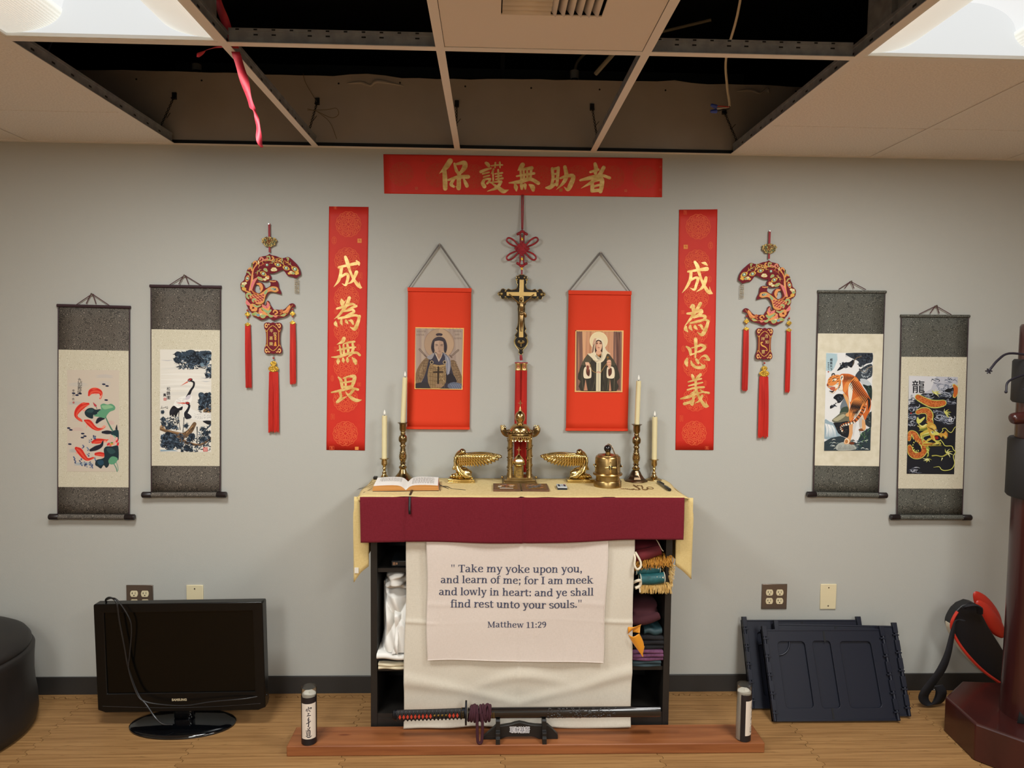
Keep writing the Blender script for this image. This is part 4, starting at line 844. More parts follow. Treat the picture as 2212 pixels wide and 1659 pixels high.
def paint_koi(p):
    p.poly([(35,55),(825,65),(830,1600),(42,1590)], '#cbbfae')
    for (x, y, ww, c) in ((200,280,300,'#c4bdb1'),(600,160,260,'#c2bab0'),(160,560,240,'#bcb8ae'),(220,820,200,'#c8bcae'),(600,260,200,'#c6bdb2'),(200,960,180,'#cbb5a8'),(150,1280,160,'#b6b4ac'),(560,700,180,'#c1bcb0'),(300,1480,300,'#a9b0b2'),(700,860,120,'#cdb0a5')):
        for k in range(4): p.stroke([(max(60,x-ww/2),y+k*12-18),(x,y+k*10-20+jit(8)),(min(805,x+ww/2),y+k*12-14)], [4,22,4], c, 4)
    for (x, y) in ((592,275),(642,300),(630,513),(135,408),(187,437),(232,412),(62,933),(96,960),(277,1018),(310,1057),(272,1078),(82,1176)):
        p.disc(x, y, 28, 13, '#262a45', .08)
    inscription(p, '九如教謠', 224, 210, 62, 70); inscription(p, '辛丑吉', 133, 370, 62, 44); p.disc(135, 548, 17, 17, '#b0645c')
    R, R2, R3 = '#cf2a20', '#e0543f', '#e89b86'
    def koi(path, wd, c1=R, c2=R2, tail=None):
        p.stroke(path, [q*1.15 for q in wd], R3, 6); p.stroke(path, wd, c1, 6); p.stroke([(a+8, b_+10) for a, b_ in path], [q*.35 for q in wd], c2, 6)
    koi([(365,440),(400,385),(470,370),(540,395),(552,450),(535,490)], [26,76,84,58,32,16]); p.poly([(400,350),(460,325),(500,340),(440,360)], R2); p.poly([(440,440),(480,415),(500,425)], R3); p.poly([(530,460),(568,430),(540,505)], R3)
    koi([(360,570),(280,595),(205,660),(172,740),(215,800),(262,830)], [34,84,82,48,30,18]); p.poly([(240,560),(290,545),(340,556),(280,580)], R2); p.poly([(270,665),(320,650),(330,668),(290,682)], R3); p.poly([(190,780),(240,835),(270,812),(225,775)], R2)
    koi([(310,820),(370,850),(440,920),(510,955),(570,940),(622,905)], [30,80,62,42,30,10]); p.poly([(330,890),(330,945),(348,900)], R3); p.poly([(540,940),(600,890),(630,905),(590,940)], R3)
    koi([(180,1240),(230,1280),(300,1370),(360,1410),(440,1385)], [46,86,66,40,24]); p.poly([(160,1300),(200,1310),(190,1335)], R3); p.poly([(400,1400),(480,1370),(450,1400)], R2)
    koi([(430,1150),(480,1135),(560,1130),(640,1120)], [40,74,66,26]); p.poly([(590,1110),(680,1105),(640,1140)], R2); p.poly([(590,1140),(660,1165),(620,1120)], R3)
    koi([(480,1330),(540,1330),(605,1340)], [44,62,52]); p.poly([(550,1370),(600,1365),(600,1392)], R3)
    def carp(path, wd): p.stroke(path, [q*1.2 for q in wd], '#77757c', 6); p.stroke(path, wd, '#20212c', 6)
    carp([(490,850),(530,805),(600,790)], [34,58,24]); carp([(580,1000),(650,1000),(740,1005)], [30,52,30]); carp([(400,1270),(480,1240),(560,1200),(588,1130)], [36,64,44,12]); carp([(790,950),(795,890)], [30,8])
    p.poly([(690,1070),(720,1040),(750,1090),(740,1140),(690,1140)], '#d9b0a2', 3)
    D1, D2, G1, G2 = '#1c2f36', '#2d4a4c', '#5f9a76', '#8bb88c'
    blob(p, [(305,690),(350,640),(420,630),(470,655),(545,650),(550,690),(500,700),(505,750),(440,735),(430,790),(370,780),(320,745)], D1); blob(p, [(330,690),(370,655),(440,650),(420,700)], D2)
    blob(p, [(440,750),(495,720),(520,680),(555,650),(545,590),(590,565),(650,580),(710,570),(765,610),(760,660),(690,690),(645,740),(620,785),(540,770)], G1); blob(p, [(560,600),(620,590),(690,590),(740,620),(680,640),(600,650)], G2)
    p.stroke([(625,775),(670,870),(720,960),(735,975)], [16,20,24,18], '#4f8067', 5); p.poly([(430,545),(450,560),(485,590),(480,615),(450,600)], '#b9404a', 3); p.stroke([(480,620),(490,640)], 9, '#3a4a3a', 2)
    blob(p, [(700,1010),(760,970),(822,975),(822,1130),(780,1060),(720,1040)], '#1e3a3f'); p.stroke([(740,1045),(780,1080),(770,1110)], 12, '#6fae8a', 3)
    for (a, b_) in ((670,1180),(700,1200),(745,1175),(760,1160),(800,1130),(815,1180),(790,1100)): p.disc(a, b_, 30, 18, random.choice(['#d8343a', '#e7a79c', '#e06a62']), random.random()*3, 12)
    p.disc(722, 1160, 22, 12, '#6a8a4a'); p.disc(722, 1180, 26, 12, '#d99c3a')
    blob(p, [(600,1260),(640,1215),(720,1215),(800,1200),(825,1240),(825,1420),(760,1380),(690,1420),(680,1500),(640,1540),(600,1500),(560,1550),(510,1520),(470,1490),(490,1420),(570,1400),(610,1370)], D1); blob(p, [(640,1250),(720,1240),(780,1300),(700,1330)], D2); blob(p, [(500,1440),(580,1420),(600,1480),(540,1500)], '#25475a')
    blob(p, [(675,1420),(720,1370),(780,1375),(815,1410),(780,1470),(720,1490),(680,1470)], G1); p.stroke([(755,1480),(790,1540),(808,1600)], [14,16,18], '#5f8f78', 3); p.stroke([(790,1450),(815,1520),(822,1580)], 10, '#6f9a84', 3)
    for (x, y) in ((145,1390),(160,1440),(245,1420),(260,1480),(320,1470),(395,1470),(410,1510),(440,1070),(480,1080),(395,1125),(360,1250),(290,1215),(360,1340),(430,1520),(480,1410),(330,1500)):
        for k in range(4): p.disc(x+jit(16), y+k*14-20, 13, 8, random.choice(['#2a3a60', '#4a5f86', '#6d7d96']), .3, 8)
def paint_crane(p):
    p.poly([(45,38),(845,42),(850,1620),(50,1615)], '#dcd8cd')
    for k in range(14): p.stroke([(60,300+k*40),(400,290+k*40+jit(20)),(830,310+k*40)], [10,40,10], random.choice(['#dedad0', '#d6d3ca', '#e2dfd6']), 4)
    for (x0, x1, y) in ((60,260,200),(280,420,290),(680,835,470),(690,835,520)): p.stroke([(x0,y),((x0+x1)/2,y+8),(x1,y)], [2,14,2], '#bcbcbc', 4)
    INK = ['#1c2430', '#273342', '#141a24', '#32404e']
    for (x, y, r) in ((330,110,70),(320,200,80),(420,130,100),(520,110,110),(620,130,110),(720,110,100),(790,100,70),(560,220,110),(660,220,90),(470,180,90),(520,290,60),(790,180,60),(740,250,60),(810,340,45),(790,430,55),(830,420,25)):
        P = [(min(843,x+r*(.75+.2*random.random())*cos(2*pi*k/13)), max(42,y+r*.7*(.75+.2*random.random())*sin(2*pi*k/13))) for k in range(13)]; p.poly(P, random.choice(INK+['#3b4a58']), 3)
        if x+r < 835 and y-r > 40: tuft(p, x, y, r, 26, ['#1b222d', '#3e4e5c', '#55636e', '#0f141c'])
    for (x, y) in ((760,180),(800,240),(700,270),(830,130)): p.disc(x, y, 40 if x < 800 else 14, 30, '#6f8795', .4)
    p.stroke([(840,95),(740,110),(680,160),(560,190),(480,250),(430,285)], [18,20,22,18,16,14], '#14161d', 5); p.stroke([(380,240),(430,270),(430,315)], [8,14,22], '#14161d', 4); p.stroke([(830,270),(760,290),(690,320),(650,315)], [10,8,7,3], '#1b1d24', 4); p.stroke([(700,300),(705,330)], 6, '#1b1d24', 2)
    # right bush
    for (x, y, r) in ((690,740,60),(700,840,70),(780,770,80),(810,830,60),(690,930,55),(820,720,35),(770,900,60)):
        P = [(min(846,x+r*(.7+.2*random.random())*cos(2*pi*k/11)), y+r*(.7+.2*random.random())*sin(2*pi*k/11)) for k in range(11)]; p.poly(P, random.choice(INK), 3); tuft(p, x, y, r if x+r < 845 else 845-x, 26, ['#1b222d', '#3e4e5c', '#556a78'])
    blob(p, [(725,1000),(745,940),(800,910),(845,900),(845,1000)], '#8a6c48'); p.stroke([(740,980),(790,940),(840,930)], 8, '#4d3a26', 3)
    # cranes
    W_ = '#e9e7e0'
    blob(p, [(260,900),(290,820),(360,770),(450,745),(530,740),(550,790),(520,860),(440,900),(390,950),(300,930)], W_)
    for k in range(60):
        x, y = 290+random.random()*200, 780+random.random()*120; p.stroke([(x,y),(x+9,y+7),(x+16,y+2)], 2.2, '#9a9a98', 2)
    blob(p, [(205,1060),(200,980),(260,900),(330,940),(400,910),(395,960),(350,980),(320,1030),(295,1080),(270,1040),(255,1075),(232,1040)], '#15151c')
    for k in range(7): p.stroke([(300-k*12,950),(250-k*6,1010),(225+k*11,1075)], [10,12,2], '#23232c', 3)
    p.stroke([(525,520),(572,540),(570,600),(530,660),(500,720),(455,765)], [18,30,30,34,42,10], '#1a1a22', 6); p.poly([(440,800),(480,740),(530,740),(500,800)], '#c9c2c8', 3)
    p.disc(515, 505, 40, 26, '#1e1c22', -.25); p.disc(512, 497, 30, 18, '#9c2f2f', -.3); p.poly([(475,522),(360,600),(485,540)], '#d0604a'); p.disc(500, 515, 6, 6, '#e8e0d8')
    p.stroke([(345,985),(340,1080),(352,1180),(365,1270)], [14,9,8,12], '#2c2e36', 4)
    blob(p, [(400,940),(450,880),(520,900),(560,960),(700,1000),(845,1020),(845,1140),(720,1140),(560,1110),(430,1080)], '#e3e1da')
    p.stroke([(480,870),(505,900),(490,950),(455,1010)], [26,34,36,50], '#1a1a22', 5); p.poly([(430,1000),(490,1020),(545,1075),(470,1110),(430,1070)], '#1c1c24', 3)
    for k in range(8): p.stroke([(470,1040),(510+k*4,1070),(545-k*6,1085+k*4)], [8,6,2], '#2a2a32', 3)
    p.disc(478, 862, 36, 22, '#1e1c22', .1); p.disc(476, 858, 30, 16, '#a02f2c', .05); p.poly([(440,850),(292,856),(440,876)], '#cf5a44')
    for k in range(80):
        x, y = 580+random.random()*255, 1010+random.random()*90; p.stroke([(x,y),(x+8,y+6),(x+14,y+1)], 2.4, '#8f8f8d', 2)
    p.poly([(715,1135),(845,1130),(845,1190),(800,1190),(760,1170)], '#17171d', 2)
    p.stroke([(425,1080),(418,1190),(408,1300)], [14,9,12], '#2c2e36', 4); p.stroke([(630,1230),(632,1340),(628,1470)], [18,11,14], '#2c2e36', 4); p.stroke([(845,1190),(760,1280),(690,1370),(670,1430)], [26,14,12,10], '#3a4a58', 5)
    # branches and lower pine
    for (x, y, r) in ((90,1000,50),(100,1110,70),(110,1180,60),(210,1220,70),(290,1230,60),(460,1210,60),(720,1260,60),(780,1320,70),(700,1430,50),(820,1380,24)):
        tuft(p, x, y, r if x-r > 50 else x-50, 40, ['#1b222d', '#3e4e5c', '#556a78', '#25303c']); p.disc(x, y, r*.55, r*.45, '#27333f')
    p.stroke([(60,1250),(150,1290),(300,1340),(420,1360),(520,1290),(590,1180)], [60,50,80,90,80,60], '#6d543b', 6); p.stroke([(60,1240),(200,1290),(340,1320),(450,1330),(560,1210)], [12,10,12,14,16], '#a58058', 5); p.stroke([(110,1230),(80,1210),(55,1225)], [26,24,16], '#b9946a', 3)
    p.stroke([(380,1420),(470,1470),(560,1490),(640,1510),(740,1480),(840,1400)], [60,44,36,30,36,40], '#5f4833', 5); p.stroke([(430,1430),(560,1480),(700,1490),(820,1410)], 10, '#9a7753', 5)
    for k in range(30): a = random.random(); p.stroke([(340+a*230,1370-a*120+jit(30)),(355+a*230,1360-a*120+jit(30))], 5, '#3f2f20', 1)
    for (x, y, r) in ((110,1390,60),(200,1400,120),(280,1460,100),(130,1480,70),(220,1520,80),(350,1520,60),(470,1560,60),(540,1590,40),(550,1370,60),(520,1420,50),(740,1420,50),(400,1600,30)):
        P = [(max(52,x+r*(.75+.2*random.random())*cos(2*pi*k/13)), min(1612,y+r*(.7+.2*random.random())*sin(2*pi*k/13))) for k in range(13)]; p.poly(P, random.choice(INK+['#2b3b48']), 3); tuft(p, x, y, min(r, x-50), 30, ['#1b222d', '#3e4e5c', '#4c6070', '#10151d'])
    for (n, xa, xb, ya, yb_) in ((150,60,420,1330,1570),(90,440,840,1380,1600),(70,60,340,1080,1260),(90,650,835,730,990),(200,270,835,70,330),(40,755,835,300,460),(40,660,830,1220,1420)):
        for k in range(n):
            x, y, a = random.uniform(xa, xb), random.uniform(ya, yb_), random.random()*6.28; p.hold = k % 6 > 0
            p.stroke([(x-30*cos(a), y-24*sin(a)), (x+10, y+8), (x+30*cos(a), y+24*sin(a))], [3, 16, 3], random.choice(['#18202a', '#27333f', '#3b4956', '#0f141c', '#56687a']), 2, caps=False)
        p.hold = False
    for k in range(6): p.stroke([(60,1580+k*5),(200+k*12,1590),(330,1600)], [4,12,3], '#8fa6b2', 3)
    p.stroke([(60,940),(100,935),(150,915)], 5, '#3a3a3a', 3); p.stroke([(80,905),(75,940)], 5, '#3a3a3a', 2); p.stroke([(140,930),(170,945),(165,910)], 5, '#3a3a3a', 3)
    inscription(p, '松鶴圖', 180, 640, 68, 62); put_text(p, '黃', 122, 735, 52, '#22202a', .6); p.rect(105, 780, 150, 820, '#b5413a'); p.rect(728, 1543, 800, 1608, '#c4534a')
    for k in range(5): p.stroke([(738+k*13,1552),(742+k*12,1600)], 4, '#e6d6cd', 1); p.stroke([(112+k*8,788),(112+k*8,812)], 3, '#e6d6cd', 1)
def paint_tiger(p):
    p.poly([(82,50),(830,56),(775,1622),(36,1618)], '#dfe0df')
    for k in range(10): p.stroke([(90,70+k*28),(170,80+k*26),(260,70+k*10)], [30,40,4], '#a9c3cb', 4)
    def dark(P, cols=('#20242c', '#2f3640', '#171a20')): p.poly(P, random.choice(cols), 3)
    def leafmass(x, y, rx, ry, n, cols=('#1b1e26', '#2a303a', '#3f4a55', '#12151b')):
        for k in range(n):
            a, q = random.random()*2*pi, random.random(); cx, cy = x+rx*q*cos(a), y+ry*q*sin(a); p.disc(cx, cy, 8+random.random()*16, 4+random.random()*8, random.choice(cols), random.random()*3, 7)
    dark([(400,58),(820,58),(815,200),(720,230),(630,280),(600,200),(520,150),(470,130)]); leafmass(720, 140, 90, 75, 60); leafmass(560, 110, 90, 50, 36); leafmass(620, 240, 30, 40, 14)
    for k in range(8): p.stroke([(400+k*16,60),(392+k*14,120)], [8,2], '#3f4a55', 2)
    dark([(250,340),(300,270),(360,210),(450,200),(510,160),(530,210),(480,290),(420,260),(330,310)]); leafmass(390, 245, 100, 40, 40); p.stroke([(640,110),(560,140),(520,200),(490,290)], [16,14,10,3], '#6a5b4a', 4)
    dark([(540,430),(600,340),(680,280),(760,240),(815,250),(810,420),(740,470),(680,520),(600,500)], ('#39424a', '#444d55')); leafmass(700, 350, 100, 100, 80, ('#1b1e26', '#5b666f', '#8c979d', '#333b44', '#c2c9cb')); p.stroke([(820,270),(740,300),(700,360),(620,330)], [14,12,9,4], '#8a7b66', 4)
    p.poly([(620,470),(720,480),(800,560),(760,600),(660,560)], '#b9c2c6', 3); dark([(660,560),(740,580),(805,590),(800,820),(720,660)], ('#20332e', '#1f2c2a')); leafmass(760, 640, 36, 60, 24, ('#20332e', '#2c4a40', '#182020'))
    # mid-left branch, rocks, waterfall, foreground
    dark([(190,770),(230,720),(290,705),(370,730),(350,790),(290,850),(220,850),(215,900),(150,940),(140,915),(250,850),(230,800)]); leafmass(290, 770, 70, 50, 40); leafmass(190, 900, 50, 24, 14)
    p.poly([(300,900),(380,760),(430,880),(440,1000),(330,1010)], '#6f7a82', 3); p.poly([(290,1010),(330,930),(430,920),(440,1100),(300,1060)], '#3a4a3e', 3)
    p.poly([(165,1130),(230,1070),(330,1000),(440,1020),(450,1160),(330,1180),(220,1170)], '#6d6c58', 3); p.poly([(180,1120),(260,1070),(340,1030),(380,1060),(260,1140)], '#aaa486', 3)
    dark([(170,1180),(300,1160),(450,1160),(460,1400),(320,1380),(230,1290)]); leafmass(330, 1260, 100, 80, 40, ('#14161c', '#3d3a34', '#2a2c30'))
    p.poly([(40,1120),(130,1150),(190,1180),(260,1330),(300,1360),(240,1400),(40,1420)], '#93a9b4', 3)
    for k in range(9): p.stroke([(60+k*14,1180+k*4),(80+k*16,1280),(70+k*20,1390)], [10,12,4], random.choice(['#e6eaea', '#c9d4d8', '#4f6877', '#f0f1ef']), 4)
    p.poly([(38,1470),(150,1410),(300,1380),(450,1440),(560,1500),(640,1330),(790,1240),(778,1620),(36,1616)], '#2d3a40')
    for k in range(46):
        x, y = 60+random.random()*680, 1440+random.random()*165; p.stroke([(x,y),(x+30,y-14+jit(10)),(x+60,y+jit(16))], [3,10+random.random()*8,3], random.choice(['#56707c', '#9fb0b4', '#1a1f26', '#7d8b86', '#c9cdc4', '#243640']), 3)
    p.poly([(230,1540),(330,1480),(500,1520),(540,1600),(260,1612)], '#a7aca4', 3)
    for k in range(14): p.stroke([(260+k*20,1600),(280+k*18,1540+jit(20))], [6,3], '#3a3c40', 2)
    leafmass(700, 1130, 70, 60, 36, ('#252a2c', '#39413f', '#5d6a66')); p.poly([(680,1130),(800,990),(800,1240),(700,1200)], '#32393b', 3); leafmass(750, 1090, 40, 80, 30, ('#1d2124', '#59635f', '#39413f'))
    # tiger: far limbs, body, head
    O, O2, O3, WH, K = '#c8672c', '#dd8a45', '#a94d20', '#e8dfcc', '#201a1a'
    p.poly([(340,700),(420,760),(440,900),(440,1060),(390,1060),(385,1030),(430,990),(420,900)], '#d9a368', 3); p.poly([(600,1100),(680,1080),(700,1250),(670,1300),(640,1280),(610,1240)], '#cfc2ae', 3); p.disc(640, 1285, 50, 22, '#7f4a2c')
    blob(p, [(340,640),(350,540),(420,440),(540,430),(600,500),(660,600),(740,720),(790,820),(780,960),(730,1060),(690,1130),(650,1040),(560,1050),(480,1150),(440,1120),(440,1000),(460,880),(420,760),(370,700)], O)
    blob(p, [(400,470),(500,430),(590,480),(560,510),(470,500),(430,600),(380,690),(345,640),(360,540)], O2); blob(p, [(440,560),(480,530),(500,640),(470,830),(440,800),(425,680)], WH); blob(p, [(700,800),(720,860),(690,1000),(620,1040),(560,1050),(600,960)], WH); blob(p, [(500,950),(560,900),(580,1000),(520,1090),(490,1050)], '#d9cbb4')
    blob(p, [(470,860),(520,790),(640,740),(720,800),(690,920),(560,1000),(470,1140),(440,1090)], O2)
    for k in range(15):     # body stripes across the back and flank
        t = k/14; x, y = 480+t*250, 500+t*290
        p.stroke([(x+50-20*t, y-30), (x+5-20*t, y+25), (x-40-10*t, y+95+10*t)], [4, 15, 3], K, 4)
    for k in range(11):
        t = k/10; p.stroke([(520+t*150,800+t*20),(475+t*140,900+t*30),(455+t*130,1010+t*20)], [3,14,3], K, 4)
    for k in range(8):
        t = k/7; p.stroke([(735+t*40,760+t*30),(750+t*25,880),(740+t*5,990-t*20)], [3,12,3], K, 4)
    for k in range(6): p.stroke([(500+k*16,950+k*4),(500+k*14,1010),(480+k*16,1090)], [3,9,2], '#3a2f2a', 4)
    blob(p, [(300,400),(400,385),(480,400),(590,460),(540,440),(440,470),(370,560),(345,640),(300,640),(290,520)], O)
    for k in range(7): p.stroke([(360+k*26,392+k*6),(372+k*22,450),(350+k*16,520)], [3,13,3], K, 4)
    blob(p, [(250,560),(320,480),(340,600),(330,650),(270,640)], WH)
    for k in range(5): p.stroke([(320-k*6,470+k*34),(300-k*6,560+k*12),(270,620+k*4)], [3,10,3], K, 4)
    blob(p, [(100,520),(110,470),(160,420),(240,400),(310,420),(310,520),(270,600),(225,660),(180,700),(130,670),(190,650),(140,620),(100,590),(88,550)], O2); blob(p, [(105,580),(200,570),(270,520),(260,600),(200,620)], WH)
    p.poly([(135,600),(190,590),(220,600),(205,650),(150,640)], '#b9604a', 3); p.poly([(125,655),(180,660),(205,645),(190,690),(150,690)], '#241a1c', 3); p.stroke([(130,672),(175,692),(212,660)], 12, WH, 4)
    p.stroke([(165,420),(175,388),(205,385),(215,410)], [10,18,18,8], K, 4); blob(p, [(300,470),(310,420),(345,410),(350,460),(325,500)], WH); p.stroke([(315,470),(322,435),(340,440)], 12, K, 3)
    p.disc(210, 480, 36, 18, WH, -.3); p.disc(195, 485, 13, 9, '#7c6a1e'); p.stroke([(170,510),(195,500),(235,500)], [4,10,3], K, 3); p.stroke([(165,470),(200,455),(245,455)], [4,12,4], K, 3)
    for (a, b_, c, d) in ((140,450,170,440),(120,480,150,470),(120,520,150,500),(240,430,280,425),(250,470,290,455),(255,510,290,500),(245,550,280,540)): p.stroke([(a,b_),(c,d)], [10,3], K, 2)
    p.disc(98, 560, 14, 18, '#8f4a38'); p.stroke([(95,570),(130,585),(190,578)], [6,9,3], '#3a2422', 3)
    # hind leg and tail
    blob(p, [(440,1200),(500,1190),(500,1310),(470,1420),(440,1500),(380,1515),(355,1490),(370,1430),(420,1400),(440,1310)], '#d7a06c'); p.disc(400, 1465, 40, 46, '#ecd6b4'); p.disc(395, 1470, 26, 32, '#b77d48'); p.disc(480, 1500, 44, 22, '#6e3a22')
    p.poly([(500,1200),(560,1180),(540,1260),(500,1400)], '#cfd0cf', 3); p.poly([(610,1110),(650,1110),(640,1230),(605,1230)], '#b9b3ac', 3); blob(p, [(650,1120),(690,1150),(705,1260),(665,1290),(645,1230)], '#dba56f')
    T = [(690,900),(650,990),(590,1080),(520,1150),(430,1180),(350,1200),(310,1240),(330,1290)]
    p.stroke(T, [50,54,52,50,46,42,40,34], '#b9642f', 6); p.stroke([(a-4, b_+14) for a, b_ in T[3:]], [30,30,28,26,24], WH, 6)
    TT = catmull(T, 4)
    for k in range(1, len(TT)-1, 2):
        a, b_ = TT[k-1], TT[k+1]; dx, dy = b_[0]-a[0], b_[1]-a[1]; l = sqrt(dx*dx+dy*dy); nx, ny = -dy/l*25, dx/l*25
        p.stroke([(TT[k][0]-nx, TT[k][1]-ny), (TT[k][0]+nx, TT[k][1]+ny)], [16, 14], K, 1, caps=False)
    for k in range(26): x, y = 600+random.random()*150, 1300+random.random()*280; a = random.uniform(-2.4, -.8); p.stroke([(x,y),(x+40*cos(a),y+40*sin(a)),(x+66*cos(a+.3),y+66*sin(a+.3))], [3,9,2], random.choice(['#2f5240', '#4f7a55', '#1c3329', '#6f8f62']), 3)
    inscription(p, '威震天下', 160, 160, 52, 46); inscription(p, '甲申年冬', 115, 212, 32, 26, jx=2); p.rect(104, 340, 122, 362, '#b5544a')
def paint_dragon(p):
    p.poly([(65,52),(848,70),(793,1618),(26,1612)], '#1b1c22'); p.poly([(65,52),(848,70),(845,200),(560,330),(260,330),(190,420),(60,470)], '#b9bac3'); p.poly([(65,52),(500,60),(420,260),(200,380),(58,520)], '#cfcfd2')
    def swirl(cx, cy, r, n, cols, tilt=.35):
        for k in range(n):
            a = random.random()*2*pi; q = r*random.uniform(.15, 1); ox, oy, st = jit(r*.35), jit(r*.25), random.choice((-.5, -.35, .35, .5)); P = [(cx+ox+q*(1-.12*i)*cos(a+i*st), cy+oy+q*(1-.12*i)*tilt*sin(a+i*st)*1.5) for i in range(5)]
            P = [(min(835, max(40, x)), y) for x, y in P]; p.stroke(P, [2, 7, 9, 6, 2], random.choice(cols), 4)
    GR = ['#5c6374', '#8d95a5', '#3a4150', '#c2c7d0', '#252a36']
    for (x, y, r, n) in ((720,110,120,30),(500,120,90,14),(640,230,130,34),(700,300,140,44),(640,380,120,30),(350,370,110,26),(110,440,80,20),(130,560,110,36),(110,700,110,40),(600,690,160,50),(740,470,100,36),(680,760,140,30),(480,620,60,16),(120,820,90,22)): swirl(x, y, r, n, GR)
    for (x, y, r) in ((700,280,60),(610,420,70),(760,420,60),(620,560,70),(430,700,70)): p.disc(x, y, r, r*.5, '#15161c', -.2, 16)
    swirl(730, 735, 70, 14, ['#d6dae2', '#8c94b0', '#f0f0f0'], .5)
    inscription(p, '龍', 215, 225, 0, 215, '#15151c', 0); inscription(p, '己丑冬月吉', 105, 370, 52, 36, '#3a3a44', 6); p.disc(95, 645, 16, 12, '#a3352c')
    OR, OR2, GO, YE = '#c2632a', '#dd8a45', '#c9a23c', '#cfcd6a'
    def body(P, W, spine_side=1):
        p.stroke(P, [q*1.22 for q in W], YE, 7); p.stroke(P, W, '#7d3516', 7); p.stroke(P, [q*.92 for q in W], OR, 7)
        Q = catmull([tuple(a)+(q,) for a, q in zip(P, W)], 9)
        for i in range(1, len(Q)-1):
            dx, dy = Q[i+1][0]-Q[i-1][0], Q[i+1][1]-Q[i-1][1]; l = sqrt(dx*dx+dy*dy) or 1; nx, ny = -dy/l, dx/l; h = Q[i][2]/2
            for s in (-.75, -.45, -.15, .15, .45, .75):
                x, y = Q[i][0]+nx*h*s+jit(2), Q[i][1]+ny*h*s+jit(2); p.stroke([(x-5,y-4),(x,y+5),(x+6,y-3)], 3, random.choice([OR2, '#7d3516', '#e5a05c', '#8e3f1a']), 2, caps=False)
            x, y = Q[i][0]+nx*h*spine_side, Q[i][1]+ny*h*spine_side
            p.poly([(x-dx/l*9, y-dy/l*9), (x+nx*h*.42*spine_side+dx/l*6, y+ny*h*.42*spine_side+dy/l*6), (x+dx/l*9, y+dy/l*9)], YE)
    body([(205,390),(300,440),(420,490),(520,495),(615,480)], [80,92,104,100,84], 1)
    body([(200,630),(270,605),(350,610),(395,670),(390,740),(420,790)], [60,78,86,90,80,60], -1)
    p.stroke([(780,200),(830,270),(790,370)], [50,90,60], YE, 5); p.stroke([(785,205),(815,270),(795,365)], [40,76,50], OR, 5)
    body([(60,1060),(80,960),(150,980),(200,1070),(290,1120),(310,1210),(250,1300),(160,1320),(90,1270),(70,1180)], [50,60,80,92,92,96,96,90,84,60], 1)
    p.poly([(110,1080),(140,1060),(220,1140),(255,1210),(240,1260),(170,1250),(120,1180)], '#141419', 3)
    for k in range(9): a = 1+k*.55; p.poly([(180+70*cos(a),1165+90*sin(a)),(180+46*cos(a+.2),1165+60*sin(a+.2)),(180+70*cos(a+.3),1165+90*sin(a+.3))], YE)
    for k in range(9): p.stroke([(330+k*4,1180+k*14),(370,1190+k*16),(395-k*8,1210+k*18)], [14,12,2], random.choice([YE, '#8e9b3e', '#b9b95a']), 3)
    # mane, head
    for k in range(26):
        a = random.random(); p.stroke([(330+a*60,820+a*160),(260+a*20+jit(30),850+a*170),(200+a*70+jit(20),800+a*330)], [26,20,3], random.choice([YE, '#9a9a3a', '#c7b04a', '#6f7430', '#d9d88a']), 4)
    for k in range(12): p.stroke([(430,1040),(360-k*8,1060+k*8),(300+k*26,1130+jit(30))], [20,16,3], random.choice([YE, '#c7b04a', '#8e8a34', '#b06a2a']), 4)
    for k in range(10): p.stroke([(470,1080),(490+k*8,1110),(420+k*16,1150+jit(14))], [16,12,3], random.choice([YE, '#9a9a3a', '#d9c26a']), 3)
    p.poly([(175,760),(195,700),(215,730),(240,740),(300,700),(310,720),(250,790),(200,810)], YE, 2)
    for k in range(10): p.stroke([(330+k*8,780+k*6),(380+k*6,790),(430,830+k*4)], [10,12,4], random.choice(['#d98a3c', '#a8541f', YE]), 3)
    blob(p, [(340,830),(400,790),(470,820),(500,880),(500,940),(560,960),(600,960),(580,1030),(540,1000),(470,1000),(480,1080),(430,1060),(380,960)], '#c79a3e'); blob(p, [(390,850),(440,830),(490,880),(440,900)], '#d6b45a'); blob(p, [(400,930),(470,920),(540,960),(520,985),(430,985)], YE)
    for k in range(8): p.stroke([(350+k*14,850+k*10),(390+k*10,880+k*6),(440+k*6,880+k*10)], [3,9,3], '#5b3a18', 3)
    p.poly([(460,1012),(522,1008),(528,1050),(488,1066)], '#8e231c'); p.stroke([(450,1010),(470,1070),(520,1085),(570,1070)], [8,14,14,10], YE, 4)
    for (x, y) in ((435,948),(495,915)): p.disc(x, y, 17, 13, '#dcd8c8'); p.disc(x+3, y, 9, 9, '#1a1a1a'); p.stroke([(x-24,y-10),(x,y-18),(x+24,y-8)], [3,9,3], '#4a3416', 3)
    for k in range(12): a = -1.4+k*.28; p.stroke([(590,985),(625+25*cos(a),985+30*sin(a)),(640+46*cos(a),985+66*sin(a))], [18,16,2], random.choice([YE, '#c79a3e', '#d98a3c']), 3)
    p.stroke([(560,960),(600,920),(595,890),(640,880),(690,930),(740,945),(790,870),(815,855)], [8,10,10,10,10,10,10,6], YE, 6)
    p.stroke([(560,1060),(600,1110),(640,1160),(740,1165),(770,1220),(805,1260),(770,1330),(790,1440),(740,1530),(640,1555),(580,1540),(540,1495),(450,1505)], [8,12,12,12,12,12,12,12,12,12,12,10,3], YE, 6)
    # claws
    for (cx, cy, a0, s) in ((475,330,0,1),(640,640,.4,1),(670,1280,.2,1.1),(350,1370,2.4,.8)):
        for k in range(5):
            a = a0-2.4+k*.75; p.stroke([(cx,cy),(cx+40*s*cos(a),cy+34*s*sin(a)),(cx+95*s*cos(a+.3),cy+70*s*sin(a+.3))], [20,16,2], random.choice([YE, '#d6d59a', '#9a9a4a']), 4)
